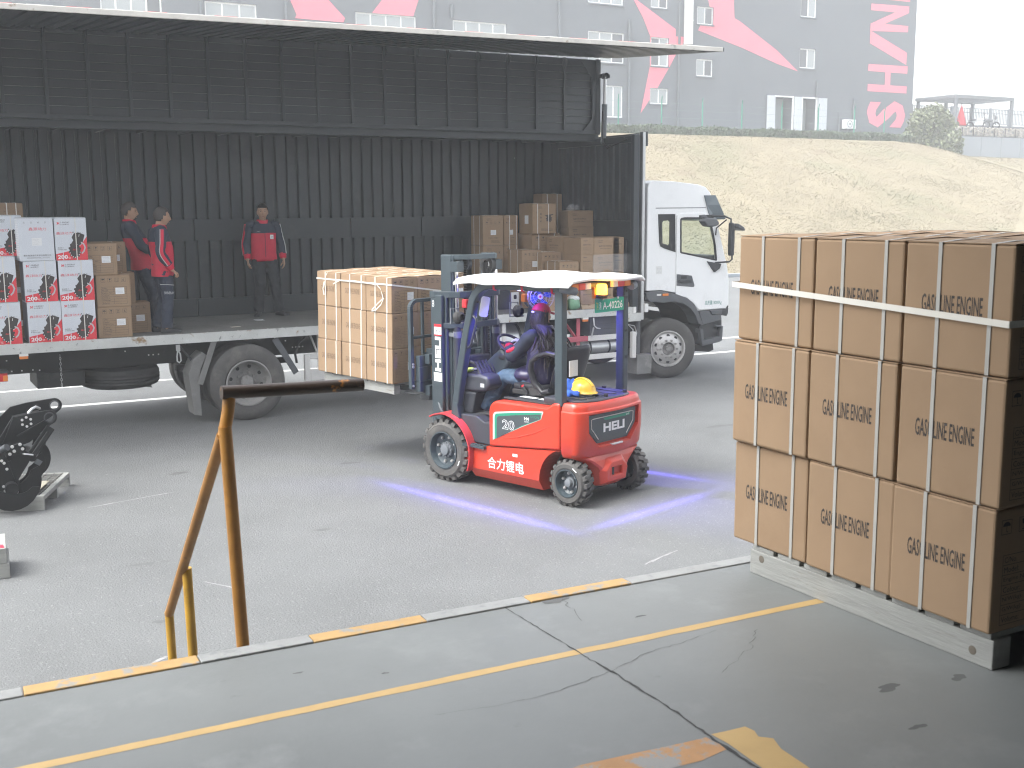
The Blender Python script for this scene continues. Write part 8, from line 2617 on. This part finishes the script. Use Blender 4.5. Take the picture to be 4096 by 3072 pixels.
def person(label, loc, rot, J, style):
    p = empty('person', loc, label, 'person', rot=(0, 0, rot), local=True)
    hc, hy = Vector(J['head']), J.get('yaw', 0.0)
    HM = Matrix.Translation(hc) @ Matrix.Rotation(hy, 4, 'Z') @ Matrix.Rotation(J.get('nod', 0.0), 4, 'Y')
    hs_ = J.get('hs', 1.0)
    HM = HM @ Matrix.Scale(hs_, 4)
    def H(mb0):
        mb0.v = [tuple(HM @ Vector(v)) for v in mb0.v]
        return mb0
    # ---- body: one continuous skin from head to feet
    mb = MB()
    mb.sphere((0, 0, 0), 0.098, 0.078, 0.118, 36, 26, fn=head_fn)
    for s in (-1, 1):
        mb.sphere((-0.012, s * 0.078, -0.005), 0.020, 0.010, 0.032, 10, 8)
    H(mb)
    nk = Vector(J['neck'])
    hb = HM @ Vector((-0.02, 0, -0.06))
    limb(mb, [nk - Vector((0.0, 0, 0.06)), nk, hb], [0.062, 0.055, 0.052], 3)
    ch, pv_ = Vector(J['chest']), Vector(J['hips'])
    limb(mb, [pv_ - Vector((0, 0, 0.04)), pv_, (pv_ + ch) / 2, ch, nk - Vector((0, 0, 0.03))], [0.10, 0.11, 0.10, 0.10, 0.065], 4, 16)
    for s in ('L', 'R'):
        limb(mb, [ch * 0.5 + nk * 0.5, J['sh' + s], J['el' + s], J['wr' + s]], [0.045, 0.042, 0.034, 0.028], 5, 12)
        limb(mb, [pv_, J['hip' + s], J['kn' + s], J['an' + s]], [0.08, 0.080, 0.052, 0.038], 5, 12)
        an = Vector(J['an' + s])
        ft = Vector(J.get('ft' + s, (1, 0, 0)))
        limb(mb, [an + Vector((0, 0, 0.0)), an - Vector((0, 0, 0.05)), an + ft * 0.12 - Vector((0, 0, 0.06))], [0.035, 0.035, 0.026], 3, 10)
        h = J['hand' + s]
        hand(mb, J['wr' + s], h[0], h[1], h[2], h[3])
    b = mb.build('body', 'skin', p)
    remesh(b, 0.0065, 2)
    # eyes, brows, lips
    mb = MB()
    for s in (-1, 1):
        mb.sphere((0.0835, s * 0.031, 0.011), 0.006, 0.012, 0.0045, 10, 6)
    H(mb).build('eye', 'eye_dark', p, smooth=60)
    mb = MB()
    for s in (-1, 1):
        mb.tube([(0.093, s * 0.014, 0.030), (0.092, s * 0.032, 0.035), (0.080, s * 0.050, 0.029)], [0.003, 0.0042, 0.002], 6)
    H(mb).build('eyebrow', 'hair', p, smooth=60)
    mb = MB(); mb.sphere((0.099, 0, -0.066), 0.006, 0.021, 0.006, 12, 6); H(mb).build('lips', 'lip', p, smooth=60)
    # hair: cap of the skull above the hairline
    mb = MB()
    def hair_fn(v):
        q = head_fn(v)
        return q * 1.045
    hm = MB()
    hm.sphere((-0.004, 0, 0.004), 0.101, 0.081, 0.121, 36, 26, fn=hair_fn)
    line = J.get('hairline', 0.055)
    keep = []
    for f in hm.f:
        c = sum((Vector(hm.v[i]) for i in f), Vector()) / len(f)
        lim = line if c.x > 0.035 else (0.012 if c.x > -0.012 else -0.055)
        if abs(c.y) > 0.055 and c.x > -0.01:
            lim = max(lim, 0.020)
        if c.z > lim:
            keep.append(f)
    mb.v, mb.f, mb.mi = hm.v, keep, [0] * len(keep)
    if style.get('hair', True):
        ho = H(mb).build('hair', style.get('hair_m', 'hair_short'), p, smooth=70)
        sd = ho.modifiers.new('solid', 'SOLIDIFY'); sd.thickness = 0.008; sd.offset = 1
        folds(ho, 0.006, 0.02)
    # ---- jacket: torso rings, lower part and yoke in their own colours
    tors = J['torso']          # list of (centre, front-back radius, side radius)
    ax = Vector((1, 0, 0))
    rings = []
    up_ = J.get('lean', Vector((0, 0, 1)))
    fw = Vector((1, 0, 0))
    for c, rx, ry in tors:
        rings.append([Vector(c) + Vector((rx * math.cos(a) * abs(math.cos(a)) ** -0.15 if abs(math.cos(a)) > 1e-3 else 0, ry * math.sin(a), 0.0)) for a in [2 * math.pi * i / 28 for i in range(28)]])
    cut_ = style['yoke']
    mb = MB(); mb.loft(rings[:cut_ + 1]); j0 = mb.build('jacket', style['low'], p, smooth=70)
    folds(j0, 0.022, 0.09)
    mb = MB(); mb.loft(rings[cut_:]); j1 = mb.build('jacket_yoke', style['up'], p, smooth=70)
    folds(j1, 0.014, 0.10)
    mb = MB()
    cr_ = J.get('collar_r', 0.072)
    cn = nk + Vector((-0.005, 0, -0.02))
    cl = []
    for zz, rr, dx in ((-0.02, cr_ + 0.012, 0), (0.03, cr_ - 0.002, 0.004), (0.062, cr_ + 0.002, 0.006), (0.055, cr_ + 0.016, 0.004), (0.015, cr_ + 0.026, 0.006)):
        cl.append([cn + Vector((dx + rr * math.cos(a), rr * 0.95 * math.sin(a), zz - 0.016 * (math.cos(a) > 0.2) * math.cos(a))) for a in [2 * math.pi * i / 24 for i in range(24)]])
    mb.loft(cl, caps=False); co = mb.build('collar', style['collar'], p, smooth=60)
    sd = co.modifiers.new('solid', 'SOLIDIFY'); sd.thickness = 0.006
    for s, sg in (('L', 1), ('R', -1)):
        S, E, Wp = Vector(J['sh' + s]), Vector(J['el' + s]), Vector(J['wr' + s])
        inn = S + (ch - S) * 0.35
        endp = Wp - (Wp - E).normalized() * 0.015
        mb = MB(); limb(mb, [inn, S + Vector((0, 0, 0.0)), S.lerp(E, 0.5), E, E.lerp(endp, 0.72)], [0.075, 0.082, 0.070, 0.062, 0.054], 5, 16, 0.03, 3)
        so = mb.build('sleeve', style['sleeve'], p, smooth=70)
        folds(so, 0.020, 0.06)
        mb = MB(); limb(mb, [E.lerp(endp, 0.66), E.lerp(endp, 0.85), endp], [0.055, 0.052, 0.044], 4, 16)
        mb.build('cuff', style['cuff'], p, smooth=60)
        if style.get('stripe'):
            oo = Vector(J.get('str' + s, (0, sg, 0)))
            def onr(q, r): return q + oo.normalized() * r
            for off, w, m in ((0.0, 0.020, style['stripe']), (-0.026, 0.004, 'piping')):
                sh = Vector((-1, 0, 0)) * off
                mb = MB()
                pts, rr = crom([onr(S, 0.073) + Vector((0, 0, 0.03)), onr(S.lerp(E, 0.5), 0.066), onr(E, 0.058), onr(E.lerp(endp, 0.7), 0.050)], [w, w, w, w * 0.9], 5)
                side = Vector((1, 0, 0))
                vs, fs = [], []
                for i, q in enumerate(pts):
                    t = (pts[min(i + 1, len(pts) - 1)] - pts[max(i - 1, 0)]).normalized()
                    sv = t.cross(oo).normalized()
                    for a_ in (-1, 1):
                        for b_ in (0, 0.012):
                            vs.append(q + sv * (a_ * w - off) + oo.normalized() * (b_ - 0.002))
                for i in range(len(pts) - 1):
                    a0, b0 = 4 * i, 4 * i + 4
                    for i_, j_ in ((0, 1), (1, 3), (3, 2), (2, 0)):
                        fs.append((a0 + i_, a0 + j_, b0 + j_, b0 + i_))
                mb.add(vs, fs)
                mb.build('sleeve_stripe' if w > 0.01 else 'piping', m, p)
    # ---- trousers
    mb = MB()
    limb(mb, [pv_ + Vector((0, 0, 0.10)), pv_ + Vector((0, 0, 0.02)), pv_ - Vector((0, 0, 0.06))], [0.105, 0.125, 0.11], 3, 18)
    for s in ('L', 'R'):
        hp, kn, an = Vector(J['hip' + s]), Vector(J['kn' + s]), Vector(J['an' + s])
        limb(mb, [pv_ * 0.5 + hp * 0.5, hp, hp.lerp(kn, 0.5), kn, kn.lerp(an, 0.5), an - Vector((0, 0, 0.015))], [0.11, 0.108, 0.095, 0.078, 0.076, 0.078], 5, 16, 0.02, 5)
    t = mb.build('trousers', style['legs'], p)
    remesh(t, 0.011, 3)
    folds(t, 0.030, 0.07)
    for s in ('L', 'R'):
        an = Vector(J['an' + s]); ft = Vector(J.get('ft' + s, (1, 0, 0))).normalized()
        sd_ = Vector((-ft.y, ft.x, 0))
        upv = ft.cross(sd_)
        mb = MB()
        rings = []
        for d_, hw, hh in ((-0.075, 0.026, 0.055), (-0.06, 0.038, 0.085), (0.0, 0.042, 0.090), (0.06, 0.044, 0.068), (0.12, 0.048, 0.052), (0.165, 0.042, 0.040), (0.188, 0.024, 0.028)):
            c = an + ft * d_ - upv * 0.08
            rings.append([c + sd_ * (hw * math.cos(a)) + upv * (max(0.0, math.sin(a)) * hh) for a in [2 * math.pi * i / 16 for i in range(16)]])
        mb.loft(rings)
        mb.build('shoe', 'shoe', p, smooth=60)
    return p, HM, H

def standing(h=1.68, lean=0.0):
    k = h / 1.68
    def V(x, y, z): return Vector((x + lean * max(0, z - 0.9), y, z)) * k
    return k, V

UNI = dict(low='work_red', up='navy', sleeve='navy', cuff='work_red', collar='work_red', stripe='work_red', yoke=5)
ZF = 1.229
# --- man in profile, arms by his side with a loose fist
k, V = standing(1.665)
J = dict(head=V(0.035, 0, 1.545), neck=V(-0.005, 0, 1.405), chest=V(-0.01, 0, 1.22), hips=V(0, 0, 0.90), hs=1.0, nod=R(7), hairline=0.070,
         shL=V(-0.03, 0.185, 1.355), elL=V(-0.06, 0.215, 1.08), wrL=V(0.06, 0.20, 0.86), shR=V(-0.03, -0.185, 1.355), elR=V(-0.055, -0.235, 1.07), wrR=V(0.085, -0.22, 0.845),
         hipL=V(0.0, 0.085, 0.86), knL=V(0.02, 0.10, 0.475), anL=V(-0.075, 0.10, 0.085), hipR=V(0.01, -0.085, 0.86), knR=V(0.035, -0.095, 0.475), anR=V(0.0, -0.10, 0.085),
         handL=((0.35, 0, -1), (0, -1, 0.1), 1, 0.6), handR=((0.75, 0.0, -0.55), (-0.5, 0.1, -0.9), -1, 1.15),
         torso=[(V(0.0, 0, 0.76), 0.135, 0.185), (V(0.01, 0, 0.80), 0.145, 0.195), (V(0.015, 0, 0.92), 0.140, 0.188), (V(0.015, 0, 1.05), 0.145, 0.190), (V(0.0, 0, 1.15), 0.148, 0.195), (V(-0.01, 0, 1.22), 0.142, 0.200), (V(-0.02, 0, 1.31), 0.125, 0.200), (V(-0.02, 0, 1.375), 0.100, 0.175), (V(-0.012, 0, 1.42), 0.075, 0.10)])
st1 = dict(UNI, legs='navy_trousers')
P2, HM_, H_fn = person('man in red and navy work jacket standing in profile at the truck edge facing right', (3.42, 15.47, ZF), 0.0, J, st1)
mb = MB(); mb.tube([V(-0.075, -0.185, 0.66), V(0.02, -0.20, 0.655), V(0.105, -0.175, 0.645)], 0.004, 6); mb.build('pocket_piping', 'piping', P2)
text(P2, 'lettering', 'SHINERAY', 0.1, V(0.035, -0.202, 0.545), (1, 0, -0.05), (0.05, 0, 1), 'piping', fit=(0.13, 0.035))

# --- man leaning back behind the brown cartons
k, V = standing(1.74, -0.27)
J = dict(head=V(0.05, 0, 1.545), neck=V(0.0, 0, 1.405), chest=V(-0.01, 0, 1.22), hips=V(0, 0, 0.90), yaw=-0.25, nod=R(8), hairline=0.06,
         shL=V(-0.02, 0.20, 1.35), elL=V(0.03, 0.26, 1.09), wrL=V(0.26, 0.10, 0.98), shR=V(-0.02, -0.20, 1.35), elR=V(0.05, -0.28, 1.09), wrR=V(0.29, -0.10, 0.97),
         hipL=V(0.0, 0.09, 0.86), knL=V(0.10, 0.10, 0.475), anL=V(0.17, 0.10, 0.085), hipR=V(0.0, -0.09, 0.86), knR=V(0.12, -0.10, 0.475), anR=V(0.20, -0.10, 0.085),
         handL=((0.5, -0.8, -0.2), (-0.5, -0.4, 0), 1, 0.7), handR=((0.5, 0.8, -0.2), (-0.5, 0.4, 0), -1, 0.7),
         torso=[(V(0.0, 0, 0.78), 0.15, 0.195), (V(0.02, 0, 0.82), 0.17, 0.21), (V(0.03, 0, 0.93), 0.175, 0.215), (V(0.03, 0, 1.05), 0.17, 0.215), (V(0.01, 0, 1.13), 0.165, 0.215), (V(0.0, 0, 1.20), 0.158, 0.215), (V(-0.01, 0, 1.31), 0.135, 0.21), (V(-0.015, 0, 1.375), 0.105, 0.18), (V(-0.008, 0, 1.42), 0.078, 0.10)])
person('man in red and navy work jacket leaning back behind the brown cartons', (3.33, 16.25, ZF), R(-8), J, dict(UNI, legs='navy_trousers', stripe=None))

# --- man facing the camera further in, feet apart
k, V = standing(1.70)
J = dict(head=V(0.03, 0, 1.555), neck=V(-0.005, 0, 1.405), chest=V(-0.01, 0, 1.22), hips=V(0, 0, 0.90), yaw=R(-8), hairline=0.058,
         shL=V(-0.02, 0.185, 1.35), elL=V(-0.03, 0.265, 1.08), wrL=V(0.05, 0.285, 0.85), shR=V(-0.02, -0.185, 1.35), elR=V(-0.03, -0.25, 1.08), wrR=V(0.06, -0.255, 0.85),
         hipL=V(0.0, 0.09, 0.86), knL=V(0.04, 0.145, 0.475), anL=V(0.02, 0.205, 0.085), hipR=V(0.0, -0.09, 0.86), knR=V(0.03, -0.075, 0.475), anR=V(-0.03, -0.105, 0.085), ftL=(0.85, 0.5, 0), ftR=(0.9, -0.35, 0),
         handL=((0.15, 0.05, -1), (0, -1, 0), 1, 0.45), handR=((0.15, 0.1, -1), (0, 1, 0), -1, 0.45), strL=(0.1, 1, 0), strR=(0.25, -1, 0),
         torso=[(V(0.0, 0, 0.83), 0.125, 0.19), (V(0.005, 0, 0.87), 0.135, 0.20), (V(0.01, 0, 0.95), 0.13, 0.188), (V(0.01, 0, 1.06), 0.132, 0.188), (V(0.0, 0, 1.16), 0.135, 0.192), (V(-0.005, 0, 1.245), 0.135, 0.195), (V(-0.015, 0, 1.32), 0.12, 0.195), (V(-0.015, 0, 1.375), 0.098, 0.17), (V(-0.01, 0, 1.42), 0.075, 0.10)])
P3, _, _ = person('man in red and navy work jacket facing the camera deep inside the truck', (5.28, 16.97, ZF), R(-96), J, dict(UNI, legs='charcoal_trousers', hair_m='hair'))
mb = MB(); mb.box(0.148, 0.156, 0.075, 0.125, 1.17, 1.235); bdg = mb.build('badge', 'sticker', P3)
mb = MB(); mb.box(0.1565, 0.158, 0.085, 0.115, 1.20, 1.21); mb.box(0.1565, 0.158, 0.095, 0.105, 1.18, 1.198); mb.build('badge_print', 'ink_grey', bdg)
text(P3, 'lettering', 'SHINERAY', 0.1, (0.150, -0.095, 1.285), (0, 1, 0), (0, 0, 1), 'piping', fit=(0.055, 0.018))
mb = MB(); mb.tube([(0.150, 0.0, 1.27), (0.152, 0.0, 1.1), (0.150, 0.0, 0.90)], 0.004, 6); mb.build('zip', 'navy', P3)

# --- forklift driver: seated, looking to the right, long dark hair, red cap
J = dict(head=Vector((0.835, 0.0, 1.772)), neck=Vector((0.79, 0.0, 1.635)), chest=Vector((0.77, 0, 1.45)), hips=Vector((0.78, 0, 1.13)), yaw=R(-104), nod=R(4), hs=1.0, hairline=0.05,
         shL=Vector((0.80, 0.185, 1.57)), elL=Vector((1.02, 0.25, 1.36)), wrL=Vector((1.17, 0.13, 1.45)), shR=Vector((0.78, -0.185, 1.57)), elR=Vector((0.98, -0.25, 1.36)), wrR=Vector((1.14, -0.12, 1.45)),
         hipL=Vector((0.83, 0.10, 1.12)), knL=Vector((1.19, 0.17, 1.125)), anL=Vector((1.42, 0.24, 0.80)), hipR=Vector((0.83, -0.10, 1.12)), knR=Vector((1.20, -0.15, 1.10)), anR=Vector((1.36, -0.16, 0.84)), ftL=(0.95, 0.15, -0.12), ftR=(1, 0, 0),
         handL=((0.6, -0.6, 0.2), (0.4, -0.2, -0.9), -1, 0.95), handR=((0.6, 0.5, 0.2), (0.4, 0.2, -0.9), 1, 0.95), strL=(0.3, 0.9, 0.5), strR=(0.3, -0.9, 0.5),
         torso=[(Vector((0.80, 0, 1.06)), 0.19, 0.215), (Vector((0.79, 0, 1.10)), 0.205, 0.23), (Vector((0.77, 0, 1.22)), 0.185, 0.225), (Vector((0.765, 0, 1.34)), 0.175, 0.22), (Vector((0.765, 0, 1.43)), 0.165, 0.215), (Vector((0.77, 0, 1.50)), 0.15, 0.21), (Vector((0.78, 0, 1.56)), 0.13, 0.20), (Vector((0.785, 0, 1.605)), 0.105, 0.16), (Vector((0.79, 0, 1.65)), 0.078, 0.10)])
DR, HMd, Hd = person('driver with long dark hair and red cap seated on the forklift looking sideways', FP, FROT, J, dict(low='puffer', up='puffer', sleeve='navy', cuff='work_red', collar='puffer', stripe=None, yoke=5, legs='denim', hair=False))
# puffy skirt of the jacket over the lap
mb = MB(); mb.sphere((0.93, 0.10, 1.165), 0.17, 0.16, 0.085, 18, 12, fn=lambda v: v * (1 + 0.07 * math.sin(v.x * 45))); mb.sphere((0.93, -0.10, 1.165), 0.17, 0.15, 0.08, 18, 12)
jl = mb.build('jacket_hem', 'puffer', DR, smooth=70); folds(jl, 0.02, 0.07)
mb = MB(); limb(mb, [(0.92, 0.245, 1.475), (0.985, 0.290, 1.43), (1.05, 0.285, 1.41)], [0.02, 0.026, 0.018], 4, 10); mb.build('sleeve_patch', 'work_red', DR, smooth=60)
# cap with brim and strap
mb = MB()
rings = []
for i in range(9):
    a = R(90) * i / 8
    rr = math.cos(a)
    rings.append([(0.106 * max(rr, 0.01) * math.cos(t) - 0.004, 0.088 * max(rr, 0.01) * math.sin(t), 0.034 + 0.096 * math.sin(a) - (0.028 * (math.cos(t) < 0) * -math.cos(t) * -1 if i == 0 else 0)) for t in [2 * math.pi * k_ / 28 for k_ in range(28)]])
mb.loft(rings)
Hd(mb).build('cap', 'cap_red', DR, smooth=60)
mb = MB()
top_, bot_ = [], []
vs, fs = [], []
for j in range(5):
    for i in range(15):
        t = R(-62 + 124 * i / 14)
        ext = 0.0 + 0.085 * j / 4 * (math.cos(t) ** 0.6)
        x = (0.108 + ext) * math.cos(t) if False else 0.106 * math.cos(t) + ext
        y_ = 0.090 * math.sin(t) * (1 - 0.06 * j / 4)
        z = 0.042 - 0.016 * (j / 4) ** 1.2 - 0.16 * y_ * y_ / 0.09
        vs.append((x - 0.004, y_, z))
for j in range(4):
    for i in range(14):
        a = j * 15 + i
        fs.append((a, a + 1, a + 16, a + 15))
mb.add(vs, fs)
br = Hd(mb).build('cap_brim', 'cap_red', DR, smooth=60)
sd = br.modifiers.new('solid', 'SOLIDIFY'); sd.thickness = 0.005
mb = MB(); mb.sphere((-0.108, 0, 0.035), 0.008, 0.03, 0.012, 10, 6); Hd(mb).build('cap_strap', 'sticker', DR)
# long hair falling over the back: many overlapping locks
rh = random.Random(12)
mb = MB()
hd = HMd @ Vector((0, 0, 0))
for i in range(150):
    a = R(rh.uniform(75, 285))
    st = HMd @ Vector((0.092 * math.cos(a), 0.080 * math.sin(a), rh.uniform(-0.02, 0.06)))
    m1 = HMd @ Vector((0.104 * math.cos(a) - 0.008, 0.094 * math.sin(a), -0.09))
    sp_ = rh.gauss(0, 0.085)
    ex = Vector((0.640 + rh.gauss(0, 0.018), 0.04 + sp_, 1.50 + rh.gauss(0, 0.02)))
    en = Vector((0.575 + rh.gauss(0, 0.025), 0.07 + sp_ * 1.35 + rh.gauss(0, 0.02), 1.34 + rh.gauss(0, 0.07)))
    o, r = crom([st, m1, (m1 + ex) / 2 + Vector((-0.035, 0.01, 0)), ex, en], [0.010, 0.013, 0.015, 0.013, 0.002], 4)
    mb.tube(o, r, 6, flat=0.6)
Hh = mb.build('long_hair', 'hair_long', DR, smooth=70)
# white glove on the far hand, resting on the wheel
mb = MB(); hand(mb, (1.13, -0.06, 1.47), (0.6, 0.5, 0.2), (0.4, 0.2, -0.9), 1, 0.9, 1.15); mb.sphere((1.12, -0.08, 1.485), 0.045, 0.04, 0.03, 12, 8)
gv = mb.build('glove', 'glove_white', DR); remesh(gv, 0.006, 2)
mb = MB(); hand(mb, (1.165, 0.135, 1.448), (0.6, -0.6, 0.2), (0.4, -0.2, -0.9), -1, 0.9, 1.12)
gv = mb.build('glove', 'navy', DR); remesh(gv, 0.006, 2)

# ================================================================== AIR
hz = MB(); hz.box(-16, 112, -17, 100, -1.0, 27.6)
hzo = tag(hz.build('haze', 'wire'), kind='stuff')
hm_ = bpy.data.materials.new('haze')
hm_.use_nodes = True
nt = hm_.node_tree
nt.nodes.remove(nt.nodes['Principled BSDF'])
pvn = nt.nodes.new('ShaderNodeVolumePrincipled')
pvn.inputs['Color'].default_value = (0.96, 0.98, 1.0, 1)
pvn.inputs['Density'].default_value = 0.0030
pvn.inputs['Anisotropy'].default_value = 0.2
nt.links.new(pvn.outputs[0], nt.nodes['Material Output'].inputs['Volume'])
hzo.data.materials.clear()
hzo.data.materials.append(hm_)
